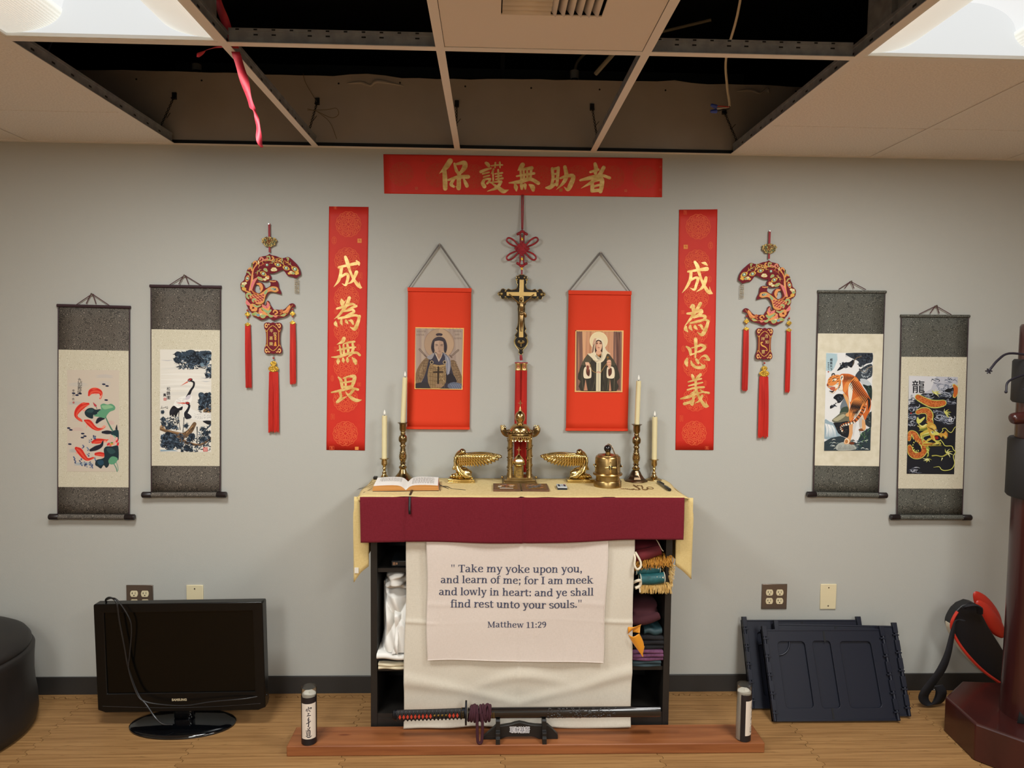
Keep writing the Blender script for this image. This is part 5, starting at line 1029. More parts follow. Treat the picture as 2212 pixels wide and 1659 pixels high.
    p.stroke([(430,1320),(500,1315),(590,1330),(670,1290)], [20,16,18,24], '#a9a450', 4); p.stroke([(640,640),(690,700)], [20,14], YE, 2); p.stroke([(590,1360),(575,1400)], [20,3], '#d6d59a', 2)
    for k in range(3): p.poly([(60+k*60,1540),(100+k*50,1540),(60+k*50,1590),(90+k*50,1545)], '#d9dbe0')
    swirl(140, 1560, 110, 20, ['#3a3f4a', '#6a7080', '#c5c9d0'])
scroll('narrow scroll with red koi and green lotus leaves, at the far left of the wall', (-1.852, 1.7117), (-1.5438, 1.7071), ((-1.8543, 1.523), (-1.5555, 1.5205)), None,
       ((-1.8163, 1.4366), (-1.596, 1.4365), (-1.6014, .989), (-1.8261, .9964)), ((35, 55), (825, 65), (830, 1600), (42, 1590)), ((-1.866, .9282), (-1.5645, .9273)), ((-1.9037, .7994), (-1.5381, .7983)), ((-1.8703, .8081), (-1.5657, .809)),
       (-1.7027, 1.7617), ((-1.7704, 1.7161), (-1.6323, 1.7143)), paint_koi, M_broc, M_mat1)
scroll('scroll with two red-crowned cranes and dark pine, left of the first peacock ornament', (-1.460, 1.7992), (-1.1573, 1.7983), ((-1.4594, 1.6146), (-1.1639, 1.6137)), None,
       ((-1.4212, 1.5281), (-1.2023, 1.5283), (-1.2077, 1.0883), (-1.4286, 1.0835)), ((45, 38), (845, 42), (850, 1620), (50, 1615)), ((-1.4664, 1.023), (-1.1703, 1.0231)), ((-1.5049, .897), (-1.1426, .8984)), ((-1.4686, .9057), (-1.1726, .9068)),
       (-1.3109, 1.846), ((-1.3779, 1.8037), (-1.2382, 1.8021)), paint_crane, M_broc, M_mat1)
scroll('scroll with an orange striped tiger on rocks, right of the second peacock ornament', (1.4418, 1.812), (1.7494, 1.8138), ((1.4484, 1.628), (1.7442, 1.6284)), None,
       ((1.4894, 1.5426), (1.7009, 1.5447), (1.7059, 1.1032), (1.494, 1.1049)), ((82, 50), (830, 56), (775, 1622), (36, 1618)), ((1.4531, 1.0387), (1.747, 1.0366)), ((1.420, .9098), (1.7844, .9068)), ((1.4524, .9149), (1.7498, .9161)),
       (1.5875, 1.8578), ((1.5361, 1.8236), (1.6574, 1.8231)), paint_tiger, M_broc2, M_mat2)
scroll('scroll with a golden dragon on black water, beside the wooden training post', (1.819, 1.7094), (2.1316, 1.7116), ((1.8304, 1.5283), (2.1304, 1.5298)), None,
       ((1.8673, 1.4443), (2.0898, 1.4399), (2.0946, 1.0029), (1.8742, 1.0033)), ((65, 52), (848, 70), (793, 1618), (26, 1612)), ((1.837, .9367), (2.1373, .9365)), ((1.8039, .8076), (2.1752, .8072)), ((1.8378, .8164), (2.138, .8158)),
       (1.9759, 1.7556), ((1.9013, 1.7181), (2.0476, 1.7177)), paint_dragon, M_broc2, M_mat1)
# ---------------------------------------------------------------- peacock ornaments
M_velvet = mat('maroon_velvet', '#6c1120', .75, spec=.25, sheen=.3); M_thread = mat('red_tassel', '#c5291c', .65, spec=.3, col2='#a81d15', scale=90, stretch=(1, 1, .05))
M_fgold = mat('gold_charm', '#e2b950', .28, metal=.9, bump=.8, bscale=160); M_bead = mat('red_bead', '#a3352c', .4); M_ring = mat('steel_ring', '#b9b7b0', .3, metal=.9)
M_redcord = mat('red_cord', '#8e1f26', .65); M_charm2 = mat('brass_filigree', '#8c7442', .35, metal=.8, bump=1.0, bscale=220)
OUT = [(640,135),(600,165),(520,180),(465,200),(440,250),(375,265),(340,310),(330,365),(280,390),(250,440),(240,490),(215,540),(205,590),(150,640),(143,700),(160,765),(220,795),(222,870),(240,920),(235,990),(250,1030),(270,1070),(290,1110),(330,1140),(335,1190),(400,1222),(480,1268),(560,1252),(610,1222),(650,1245),(710,1275),(780,1240),(860,1222),(940,1185),(985,1120),(1005,1060),(1065,1040),(1066,1000),(1035,975),(985,985),(930,1040),(880,1082),(820,1090),(760,1085),(705,1085),(680,1050),(645,1000),(630,950),(605,935),(585,950),(570,1000),(552,1010),(538,975),(545,930),(575,880),(605,825),(650,788),(720,792),(780,805),(832,822),(828,770),(795,705),(788,650),(770,595),(710,578),(648,600),(658,650),(640,688),(570,722),(545,670),(510,630),(450,610),(440,580),(500,602),(570,610),(630,590),(668,545),(650,490),(632,468),(700,468),(780,440),(860,402),(905,445),(950,505),(1020,515),(1092,545),(1135,510),(1172,480),(1155,390),(1110,310),(1055,255),(980,190),(930,188),(870,205),(800,188),(745,168),(690,160),(660,145)]
HOLE = [(405,665),(440,655),(468,690),(468,740),(490,775),(478,800),(440,808),(395,780),(380,735),(388,695)]
def peacock_ornament(x0, z0, mirror, label, chars, tas, drop, bot):
    k = (-.8209+1.0464+.0296)/(1170-150); sgn = -1 if mirror else 1
    top = (x0, 0, z0+.130)
    r = empty('peacock_ornament', top, label, 'hanging ornament', 'embroidered peacock ornaments')
    X = lambda u: x0+sgn*(u-640)*k; Z = lambda v: z0-(v-140)*k
    f = lambda u, v, d: (X(u), -.010-d, Z(v))
    b = MB(); b.prism([catmull(OUT, 2, True), catmull(HOLE, 2, True)], f, -.0035, .0035); plate = b.build('velvet_plate', M_velvet, r, bevel=.0012)
    pr = Print(lambda u, v: (u, v), lambda u, v, d: (X(u), -.0138-d, Z(v)))
    G, PK, GN, OR_, CR_, BL_ = '#d3a24a', '#d9747a', '#8fa877', '#e0935a', '#dcd5b0', '#6f93a0'
    def feather(P, wd, c, line=G): pr.stroke(P, [q+9 for q in wd], line, 5); pr.stroke(P, wd, c, 5)
    def eye(x, y, a, s=1.0, c='#d9ac4e'):
        P = [(x-62*s*cos(a), y-62*s*sin(a)), (x+4*s*sin(a)*9, y-4*s*cos(a)*9), (x+62*s*cos(a), y+62*s*sin(a)), (x-4*s*sin(a)*9, y+4*s*cos(a)*9)]
        pr.poly(P, c, 5); pr.disc(x, y, 34*s, 27*s, '#4a1420', a); pr.disc(x, y, 24*s, 24*s, '#86ab94', a); pr.disc(x-5*s, y-5*s, 11*s, 11*s, '#dfe6cf')
    pr.stroke([(300,760),(330,640),(350,480),(380,380),(460,290),(580,240),(700,250),(800,270)], [30,30,26,20,14,12,10,6], OR_, 7); pr.stroke([(320,760),(345,640),(365,500)], [8,8,4], '#f0c48a', 5)
    pr.stroke([(430,500),(440,440),(500,400)], 7, G, 4); pr.stroke([(560,260),(640,250),(700,270),(760,310)], 8, G, 4); pr.stroke([(770,235),(850,280),(900,340)], 12, G, 4); pr.stroke([(900,250),(980,300),(1040,360)], 9, G, 4); pr.stroke([(690,240),(830,200)], 8, G, 3)
    for (x, y, a) in ((720,270,1.2),(760,270,1.0),(850,270,.9),(880,300,.9),(960,290,.8),(1000,320,.8),(540,310,.2),(480,340,-.1),(690,300,.8),(440,470,.9),(470,440,.9)):
        for s in (-1, 1): pr.stroke([(x,y),(x-30*cos(a+s*.7),y-30*sin(a+s*.7)-6),(x-52*cos(a+s*.9),y-52*sin(a+s*.9))], [9,8,2], random.choice([G, '#e6c46c', GN]), 3)
    for k2 in range(6): pr.stroke([(470+k2*18,345-k2*8),(500+k2*18,325-k2*7),(520+k2*18,350-k2*8)], [5,6,2], '#b2402f', 3)
    eye(785,320,.25,1.0); eye(925,375,.35,1.05); eye(1075,390,.5,1.15); eye(600,325,.1,.9,'#8a2a22'); eye(535,475,.5,1.0); eye(265,560,1.9,.95,'#e3a55e')
    for (x, y, s, c) in ((715,400,40,CR_),(690,410,26,CR_),(745,405,26,CR_),(735,385,22,CR_),(1010,450,34,CR_),(975,465,22,'#e0b04a'),(1045,460,26,GN),(1110,455,30,'#e0b04a'),(1095,475,18,'#e0b04a'),(480,560,34,GN),(455,545,24,GN),(505,575,26,GN),(560,575,26,CR_),(600,545,34,CR_),(615,525,22,OR_),(200,655,34,CR_),(230,640,24,CR_),(185,690,30,GN),(205,740,34,G),(570,405,30,GN),(590,425,20,GN),(400,1165,40,GN),(440,1185,34,BL_),(360,1170,26,'#7fa25c'),(500,1165,34,CR_),(520,1205,40,GN),(550,1185,28,GN),(470,1140,24,OR_)):
        pr.disc(x, y, s*1.12, s*.88, G, .2); pr.disc(x, y, s*.95, s*.7, c, .2)
    for (x, y) in ((700,400),(1015,452),(590,560),(210,660),(540,560)): pr.stroke([(x-14,y+8),(x,y-8),(x+12,y+4)], 6, G, 3)
    for P, c in (([(340,350),(350,300),(340,420)], GN), ([(365,300),(400,265),(430,300),(410,340)], OR_), ([(480,240),(500,200),(535,225),(520,260)], PK), ([(560,240),(610,220)], PK), ([(600,190),(640,180),(650,230),(620,240)], GN), ([(690,185),(712,210),(690,240)], OR_), ([(290,400),(320,380),(345,420)], OR_), ([(260,450),(290,460),(315,500)], GN), ([(940,205),(965,210),(955,240)], GN), ([(855,215),(860,240)], GN), ([(830,230),(815,245)], OR_), ([(455,260),(460,300)], CR_)):
        feather(P, [16]*len(P), c)
    feather([(425,555),(380,600),(340,690),(330,760)], [14,40,40,14], PK); feather([(430,650),(480,660),(505,720),(490,780)], [16,44,40,12], OR_); feather([(345,770),(380,810),(440,820)], [10,14,10], '#b53a2c'); feather([(225,770),(280,790),(310,800)], 3*[12], OR_)
    # body, neck and head
    pr.poly([(300,850),(360,830),(450,830),(520,790),(580,745),(640,705),(700,690),(770,705),(790,760),(740,790),(660,775),(600,800),(565,870),(540,960),(470,1000),(390,980),(310,900)], G, 5)
    pr.poly([(310,852),(370,842),(450,842),(525,800),(590,750),(645,715),(700,702),(760,715),(775,755),(735,778),(655,765),(590,795),(553,870),(528,950),(468,988),(395,970),(320,900)], '#d8895c', 5)
    for i in range(6):
        for j in range(6):
            x = 330+i*40+(j % 2)*20; y = 862+j*24-i*14
            if 310 < x < 545 and 830 < y < 985 and y < 1010-(x-300)*.05: pr.disc(x, y, 17, 11, '#8e2230', .15, 10)
    pr.poly([(545,800),(585,755),(610,750),(590,810),(560,830)], GN, 4); pr.poly([(655,715),(720,715),(755,735),(730,760),(680,750)], '#9ab08a', 4); pr.disc(722, 735, 26, 15, '#2f3a4a', .3); pr.disc(716, 732, 8, 8, '#dfe6cf'); pr.poly([(770,735),(800,770),(760,765)], OR_)
    for i in range(6): pr.disc(650+i*18, 607-abs(i-3)*2, 7, 14, '#e8a868', -.5+i*.2, 8)
    feather([(280,900),(250,860),(270,820),(320,830),(320,860)], [22,30,30,22,10], GN); feather([(360,960),(350,930),(380,910),(410,930)], [14,24,26,12], GN); pr.stroke([(405,855),(425,880),(455,865)], [8,14,6], OR_, 4)
    feather([(300,1010),(260,980),(250,940)], [30,50,20], PK); feather([(320,1070),(330,1020),(390,1030),(400,1090),(340,1100)], [30,44,40,44,30], OR_); feather([(360,1010),(420,1040),(480,1020)], [14,26,14], GN)
    feather([(600,960),(615,1010),(590,1060),(540,1040),(515,1010)], [10,44,56,44,14], PK); feather([(640,1040),(610,1085),(560,1080),(520,1050)], [18,30,26,8], OR_); feather([(655,1100),(610,1130),(550,1100),(500,1060)], [26,42,34,10], GN)
    feather([(480,1075),(490,1120),(540,1150),(600,1185)], [20,40,40,12], OR_); feather([(465,1080),(475,1130),(510,1140)], [14,26,14], PK); feather([(600,1150),(650,1200),(700,1195)], [12,36,16], GN); feather([(700,1190),(740,1205),(765,1195)], [10,26,10], PK)
    feather([(700,1130),(720,1100),(755,1110),(770,1140),(730,1165)], 5*[14], OR_); feather([(840,1120),(815,1110),(840,1090),(860,1120),(820,1160)], 5*[12], '#b53a3a'); feather([(830,1190),(880,1180),(905,1160)], [10,36,16], GN); feather([(880,1130),(930,1110),(960,1060),(980,1020)], [30,48,44,16], OR_); pr.stroke([(880,1140),(930,1120),(970,1080),(1010,1010)], [4,7,7,4], '#b53a3a', 5); pr.stroke([(740,1180),(840,1195),(930,1160),(990,1060),(1035,1000)], 6, G, 5)
    Q = catmull(OUT, 2, True); cxm, cym = 600, 700
    pr.build('embroidery', M_print, plate)
    # hanging loop, filigree charm and pin
    b = MB(); b.box(x0-.0045, x0+.0045, -.012, -.010, z0+.058, z0+.130); b.box(x0-.0035, x0+.0045, -.012, -.010, z0+.008, z0+.040); b.build('cord', M_redcord, r)
    b = MB(); b.lathe([(.003, -.016), (.003, -.013), (.001, -.013), (.001, 0)], (x0-.001, 0, z0+.128), 10, axis='y'); b.build('pin', M_ring, r)
    b = MB(); n = 40; P = []
    for i in range(n): a = 2*pi*i/n; q = 1+.07*cos(9*a); P.append((x0+.032*q*cos(a), z0+.052+.021*q*sin(a)+.006*abs(cos(a))**3))
    b.prism(P, wallf(-.009), 0, .006); ch = b.build('filigree_charm', M_charm2, r, bevel=.0015)
    b = MB()
    for i in range(30): a = i*2.4; q = .026*sqrt(i/30); b.sphere((x0+q*cos(a)*1.1, -.0155, z0+.053+q*.7*sin(a)), .0030+.0018*(i % 3 == 0), 8)
    b.build('studs', mat('charm_studs', '#a8623c', .3, metal=.7, col2='#7fa387', scale=90), ch)
    # plaque with characters
    (pu0, pu1, pv0, pv1) = drop; px, hw, hh = (pu0+pu1)/2, (pu1-pu0)/2, (pv0-pv1)/2; pz = (pv0+pv1)/2
    P = []
    for (a, c_) in ((0,1.02),(.12,.99),(.25,.96),(.45,1.0),(.7,1.0),(.92,.95),(1.0,.82),(.95,.62),(.84,.48),(.78,.3),(.76,0)): P.append((a, c_))
    P = P+[(a, -c_) for a, c_ in P[::-1][1:]]; P = P+[(-a, c_) for a, c_ in P[::-1][1:-1]]
    b = MB(); b.prism([(px+a*hw*1.02, pz+c_*hh) for a, c_ in P], wallf(-.009), 0, .007); pl = b.build('plaque', M_velvet, r, bevel=.001)
    pr = Print(lambda u, v: (px+u*hw, pz+v*hh), lambda x, z, d: (x, -.0162-d, z))
    for s in (-1, 1):
        pr.stroke([(s*.62, .45), (s*.62, -.45)], .05, G, 1); pr.stroke([(s*.72, .42), (s*.72, -.42)], .04, '#b5622f', 1)
        for q in (-1, 1):
            pr.stroke([(s*.05, q*.80), (s*.35, q*.68), (s*.6, q*.5), (s*.78, q*.44), (s*.84, q*.56)], .045, G, 4)
            pr.stroke([(s*.35, q*.84), (s*.42, q*.90), (s*.55, q*.84), (s*.62, q*.72), (s*.78, q*.70), (s*.86, q*.80), (s*.74, q*.90), (s*.62, q*.86)], [.04,.06,.06,.06,.09,.10,.09,.04], '#e0b068', 4)
    for (t, u, v, sz) in chars: put_text(pr, t, u, v, sz, '#e3c678', 0.0, flipv=False, sx=hh/hw)
    if mirror: pr.stroke([(-.2,.1),(-.42,.05),(-.3,-.1),(.1,-.2),(.3,-.32),(.35,-.42),(.12,-.4)], [.05,.12,.1,.08,.06,.06,.03], '#d8a24c', 5)
    else:
        for i in range(2): pr.stroke([(.28,.15-.14*i),(.28-.1,.09-.14*i),(.28,.03-.14*i),(.38,.09-.14*i)], .06, '#d8a24c', 3, True)
        pr.poly([(.22,-.22),(.34,-.22),(.42,-.5),(.1,-.5)], '#d8913c')
    pr.build('plaque_lettering', M_print, pl)
    # tassels: list of (top x, top z, charm z, thread top z, bottom x, bottom z, half width, gap)
    for (tx, tz, cz, sz, bx, bz, hw_, kind) in tas:
        b = MB(); b.sphere((tx, -.012, tz), .0045, 10); b.sphere((tx, -.012, (cz+sz)/2+.008 if kind == 'side' else tz), .0042, 10); b.build('bead', M_bead, r)
        b = MB(); b.tube([(tx, -.012, tz+.012), (tx, -.012, sz)], .0006, 5); b.build('thread', M_ring, r)
        b = MB()
        if kind == 'side':
            b.box(tx-.004, tx+.004, -.016, -.009, cz-.010, cz+.010); b.box(tx-.011, tx+.011, -.015, -.010, cz-.004, cz+.004); b.box(tx-.0075, tx+.0075, -.0155, -.0095, cz-.007, cz+.007)
            b.prism([(tx-.014, sz+.001), (tx, sz+.011), (tx+.014, sz+.001), (tx, sz-.008)], wallf(-.009), 0, .006)
        else:
            b.prism([(tx+.022*w_*cos(a), sz+.012+.014*h_*sin(a)) for (w_, h_) in ((1, 1),) for a in [2*pi*i/20 for i in range(20)]], wallf(-.009), 0, .007)
            b.prism([(tx+.013*cos(a), sz+.035+.011*sin(a)) for a in [2*pi*i/16 for i in range(16)]], wallf(-.009), 0, .007); b.box(tx-.006, tx+.006, -.018, -.009, sz+.018, sz+.03)
            for i in range(12): a = i*2*pi/12; b.sphere((tx+.017*cos(a), -.0165, sz+.012+.010*sin(a)), .003, 8)
        b.build('gold_charm', M_fgold, r, bevel=.001)
        b = MB(); n = 26
        for i in range(n):
            t = (i+.5)/n*2-1
            if kind == 'main' and abs(t) < .05: continue
            xx = tx+hw_*t*.86; xe = bx+hw_*t*1.02+random.uniform(-.0006, .0006); yy = -.012-.0055*sqrt(max(0, 1-t*t))*random.uniform(.4, 1); ze = bz+random.uniform(-.004, .006)
            b.tube([(xx, -.011, sz-.002), (xx+(xe-xx)*.35+random.uniform(-.0008, .0008), yy, sz+(bz-sz)*.35), (xx+(xe-xx)*.7, yy-.001, sz+(bz-sz)*.7), (xe, yy, ze)], [.0016, .0022, .0022, .0014], 5, smooth=2)
        b.tube([(tx, -.009, sz), (bx, -.009, bz+.006)], [hw_*.8, hw_*.85], 12, flat=((0, 1, 0), .35)); b.build('tassel', M_thread, r)
    # small chain charm at the tail tip
    b = MB(); cx, cz = X(1100), Z(560)
    for (q0, q1, w0) in ((0, 34, 1),): pass
    for i in range(3):
        xx = cx+sgn*(-.0075+.0075*i); b.tube([(xx, -.010, cz-.002), (xx, -.010, cz-.060)], .0008, 5)
    for i in range(7): zz = cz-.004-.0093*i; b.tube([(cx-.009, -.010, zz), (cx+.009, -.010, zz-.003*(i % 2))], .0008, 5)
    b.tube([(cx, -.010, cz+.004), (cx, -.010, cz)], .0006, 5); b.build('bead_charm', M_charm2, r)
    b = MB(); b.tube([(px, -.011, pv0+.004), (px, -.011, pv0+.014)], .0012, 6); b.tube([(px, -.011, pv1-.004), (px, -.011, pv1-.016)], .0012, 6); b.build('link', M_ring, r)
    return r
peacock_ornament(-.9506, 1.9413, False, 'embroidered peacock ornament with red tassels facing right, left of the banners', (('平', -.16, .46, .25), ('安', .24, .27, .26), ('喜', -.2, .0, .25), ('樂', -.2, -.36, .26)),
    [(-1.0464, 1.700, 1.683, 1.638, -1.0444, 1.366, .0125, 'side'), (-.8540, 1.706, 1.688, 1.648, -.8541, 1.386, .0125, 'side'), (-.9375, 1.4957, 0, 1.437, -.9398, 1.174, .0225, 'main')], (-.9758, -.8999, 1.649, 1.514), 0)
peacock_ornament(1.2188, 1.9440, True, 'embroidered peacock ornament with red tassels facing left, right of the banners', (('吉', .22, .50, .25), ('祥', -.2, .32, .25), ('如', .28, .12, .24), ('意', -.12, -.5, .26)),
    [(1.1275, 1.700, 1.678, 1.643, 1.1279, 1.373, .0125, 'side'), (1.3175, 1.693, 1.672, 1.640, 1.3196, 1.367, .0100, 'side'), (1.2132, 1.4945, 0, 1.436, 1.2168, 1.163, .0225, 'main')], (1.172, 1.2465, 1.649, 1.510), 0)

# ---------------------------------------------------------------- hanging crucifix on a red knot
M_bronze = mat('dark_bronze', '#27231f', .35, metal=.75, bump=.6, bscale=120); M_brassc = mat('polished_brass', '#d9b878', .3, metal=.9); M_corpus = mat('aged_brass', '#8a6f48', .32, metal=.9)
M_knotr = mat('red_knot_cord', '#9c1320', .5, col2='#7c0c18', scale=60); M_knobb = mat('bronze_rim', '#a8925f', .35, metal=.85)
cx = .134
r = empty('hanging_crucifix', (cx, 0, 2.21), 'bronze crucifix hanging from a red endless knot, with a long red double tassel', 'crucifix')
y_ = -.018
b = MB()
for s in (-1, 1): b.tube([(cx+s*.0035, -.006, 2.212), (cx+s*.003, -.012, 2.13), (cx+s*.0025, y_, 2.062)], .0024, 7)
b.build('hanging_cord', M_knotr, r)
b = MB()
for i in range(8):   # woven diamond
    t = -1+2*(i+.5)/8; a = .034
    b.tube([(cx+(t-1)*a*.5, y_-.003+.002*(i % 2), 1.979+(t+1)*a*.5), (cx+(t+1)*a*.5, y_-.003-.002*(i % 2), 1.979+(t-1)*a*.5)], .0036, 7)
    b.tube([(cx+(t-1)*a*.5, y_-.003-.002*(i % 2), 1.979-(t+1)*a*.5), (cx+(t+1)*a*.5, y_-.003+.002*(i % 2), 1.979-(t-1)*a*.5)], .0036, 7)
for (x, z) in ((.0688, 2.0199), (.201, 2.0236), (.0697, 1.9338), (.193, 1.9355)):
    dx, dz = x-cx, z-1.979; l = sqrt(dx*dx+dz*dz); nx, nz = -dz/l, dx/l; q = .011
    b.tube([(cx+dx*.28+nx*.004, y_, 1.979+dz*.28+nz*.004), (cx+dx*.65+nx*q, y_-.002, 1.979+dz*.65+nz*q), (cx+dx*.93+nx*q*.8, y_-.002, 1.979+dz*.93+nz*q*.8), (cx+dx, y_-.002, 1.979+dz), (cx+dx*.93-nx*q*.8, y_-.002, 1.979+dz*.93-nz*q*.8), (cx+dx*.65-nx*q, y_-.002, 1.979+dz*.65-nz*q), (cx+dx*.28-nx*.004, y_, 1.979+dz*.28-nz*.004)], .0038, 8, smooth=5)
for s in (1, -1):
    zc = 1.979+s*.066
    for dx in (-.008, .008): b.tube([(cx+dx, y_, 1.979+s*.028), (cx+dx*.9, y_, 1.979+s*.05), (cx+dx*1.3, y_, zc)], .0034, 7, smooth=4)
    for (dx, dz) in ((-.014, 0), (.014, 0), (-.006, s*.006), (.006, s*.006), (0, s*.010), (-.019, -s*.003), (.019, -s*.003)): b.sphere((cx+dx, y_, zc+dz), .0062, 10)
b.tube([(cx, y_, 1.905), (cx, y_, 1.868)], .0036, 8); b.build('endless_knot', M_knotr, r)
for z in (2.020, 1.935, 1.8934):
    b = MB(); b.box(cx-.0045, cx+.0045, y_-.010, y_-.003, z-.006, z+.006); b.sphere((cx+.001, y_-.009, z+.003), .004, 8); b.build('gold_bead', M_fgold, r, bevel=.001)
# ornate bronze backing
b = MB(); Q = []
def arm(pts): Q.extend(pts)
zc = 1.784
half = [(.0, 1.866), (.008, 1.868), (.014, 1.862), (.024, 1.860), (.022, 1.852), (.027, 1.846), (.021, 1.840), (.022, 1.830), (.018, 1.826), (.019, 1.815), (.024, 1.806), (.034, 1.803), (.046, 1.801), (.058, 1.806), (.066, 1.799), (.078, 1.806), (.088, 1.803), (.092, 1.794), (.099, 1.790), (.1035, 1.784),
        (.099, 1.777), (.092, 1.774), (.088, 1.764), (.078, 1.762), (.066, 1.768), (.058, 1.762), (.046, 1.766), (.034, 1.765), (.024, 1.760), (.018, 1.752), (.019, 1.740), (.014, 1.732), (.0155, 1.72), (.0135, 1.70), (.0135, 1.66), (.018, 1.64), (.022, 1.632), (.016, 1.622), (.022, 1.612), (.027, 1.604), (.024, 1.596), (.030, 1.583), (.029, 1.570), (.022, 1.556), (.012, 1.545), (.008, 1.538), (.010, 1.528), (.004, 1.522), (0, 1.520)]
P = [(cx+a, z) for a, z in half]+[(cx-a, z) for a, z in half[::-1][1:-1]]
b.prism(P, wallf(y_), -.004, .004); b.build('bronze_backing', M_bronze, r, bevel=.0014)
b = MB(); PP = catmull([(p[0], y_-.005, p[1]) for p in P], 2, True); b.tube(PP, .0013, 5, closed=True)
for s in (-1, 1):
    for (x, z, q) in ((.087, 1.784, .008), (.098, 1.784, .004), (.070, 1.796, .005), (.070, 1.771, .005), (.020, 1.846, .005), (.012, 1.855, .005)): b.sphere((cx+s*x, y_-.003, z), q, 10)
    b.tube([(cx+s*.018, y_-.005, 1.598), (cx+s*.027, y_-.005, 1.585), (cx+s*.026, y_-.005, 1.570), (cx+s*.018, y_-.005, 1.556), (cx, y_-.005, 1.545)], .0016, 6, smooth=4)
b.tube([(cx-.014, y_-.006, 1.578), (cx, y_-.008, 1.572), (cx+.014, y_-.006, 1.578)], .005, 8, smooth=4); b.tube([(cx, y_-.007, 1.574), (cx, y_-.007, 1.556)], .003, 6); b.sphere((cx-.008, y_-.007, 1.580), .005, 8); b.sphere((cx+.008, y_-.007, 1.580), .005, 8)
b.build('relief', M_knobb, r)
b = MB(); b.prism([(cx-.0095, 1.8465), (cx+.0095, 1.8465), (cx+.0095, 1.7925), (cx+.065, 1.7925), (cx+.065, 1.7755), (cx+.0095, 1.7755), (cx+.0095, 1.596), (cx-.0095, 1.596), (cx-.0095, 1.7755), (cx-.065, 1.7755), (cx-.065, 1.7925), (cx-.0095, 1.7925)], wallf(y_), .004, .0075)
b.build('brass_cross', M_brassc, r, bevel=.001)
b = MB(); yb = y_-.013
b.sphere((cx-.002, yb-.004, 1.760), .0085, 12, sc=(.85, 1, 1.1)); b.tube([(cx-.001, yb-.001, 1.752), (cx, yb, 1.742)], [.004, .006], 8)
b.tube([(cx, yb, 1.745), (cx+.001, yb-.002, 1.728), (cx+.001, yb-.001, 1.708), (cx, yb-.002, 1.696)], [.009, .0105, .0075, .0085], 10, smooth=4)
for s in (-1, 1): b.tube([(cx+s*.007, yb, 1.742), (cx+s*.026, yb+.001, 1.757), (cx+s*.044, yb+.003, 1.774), (cx+s*.054, yb+.004, 1.783)], [.0052, .0042, .0034, .003], 8, smooth=4)
b.tube([(cx-.004, yb-.002, 1.698), (cx-.003, yb-.005, 1.668), (cx-.002, yb-.001, 1.640), (cx, yb-.003, 1.622)], [.006, .0052, .0042, .003], 8, smooth=4); b.tube([(cx+.005, yb-.002, 1.698), (cx+.004, yb-.006, 1.668), (cx+.002, yb-.002, 1.642), (cx+.001, yb-.005, 1.622)], [.006, .0052, .0042, .003], 8, smooth=4)
b.tube([(cx-.009, yb-.002, 1.704), (cx, yb-.007, 1.698), (cx+.010, yb-.002, 1.702), (cx+.018, yb, 1.692), (cx+.017, yb, 1.682)], [.005, .006, .006, .006, .003], 8, smooth=4)
b.build('corpus', M_corpus, r, remesh=.0009, smooth_it=2)
# tassel
b = MB(); b.tube([(cx, y_, 1.522), (cx+.001, y_, 1.506), (cx+.002, y_, 1.496)], [.005, .007, .006], 10); b.box(cx-.026, cx+.030, y_-.012, y_+.006, 1.483, 1.488); b.build('tassel_cord', M_knotr, r)
for s in (-1, 1):
    xx = cx+.002+s*.0135
    b = MB(); b.lathe([(.0125, 1.452), (.0130, 1.456), (.0120, 1.458), (.0120, 1.478), (.0130, 1.480), (.0125, 1.484)], (xx, y_-.003, 0), 18)
    cp = b.build('tassel_cap', M_brassc, r)
    b = MB()
    for k2 in range(3): b.box(xx-.006, xx+.006, y_-.0160, y_-.0150, 1.461+k2*.005, 1.4635+k2*.005)
    b.build('red_inlay', M_knotr, cp)
    b = MB()
    for i in range(22):
        t = (i+.5)/22*2-1; yy = y_-.003-.011*sqrt(1-t*t*.95); b.tube([(xx+.0115*t, yy, 1.453), (xx+.0125*t, yy, 1.30), (xx+.0130*t, yy, 1.006+random.uniform(-.002, .003))], .0014, 5)
    b.tube([(xx, y_-.003, 1.453), (xx, y_-.003, 1.006)], .0112, 14); b.build('tassel', M_thread, r)
# ---------------------------------------------------------------- bookcase used as an altar
M_case = mat('black_case', '#1b1917', .45, spec=.4, col2='#221f1c', scale=14, stretch=(1, 1, .15))
CX0, CX1, CY0, CY1 = -.4644, .7349, -.345, -.012
r = empty('bookcase', ((CX0+CX1)/2, -.18, 0), 'black open bookcase serving as the altar, draped with cloths', 'bookcase')
t = .026
for (xa, xb) in ((CX0, CX0+t), (CX1-t, CX1)):
    b = MB(); b.box(xa, xb, CY0, CY1, 0, .950); b.build('side_panel', M_case, r, bevel=.001)
for x in (-.055, .325):
    b = MB(); b.box(x-.009, x+.009, CY0+.01, CY1, .0665, .932); b.build('divider', M_case, r)
b = MB(); b.box(CX0+t, CX1-t, CY0, CY1, .932, .950); b.build('top_panel', M_case, r)
b = MB(); b.box(CX0+t, CX1-t, CY1-.006, CY1, 0, .932); b.build('back_panel', M_case, r)
b = MB(); b.box(CX0+t, CX1-t, CY0+.004, CY1-.006, .0665, .086); b.box(CX0+t, CX1-t, CY0+.002, CY0+.02, 0, .0665); b.build('plinth', M_case, r)
for (xa, xb, zs) in ((CX0+t, -.064, (.6585, .256)), (-.046, .316, (.52,)), (.334, CX1-t, (.592, .256))):
    for z in zs:
        b = MB(); b.box(xa, xb, CY0+.012, CY1-.006, z, z+.016); b.build('shelf', M_case, r)
b = MB(); b.box(-.500, .770, -.358, -.008, .950, .968)
tag(b.build('altar_board', M_case, None, (.135, -.18, .950)), 'plain board under the tan cloth on top of the bookcase', 'board')
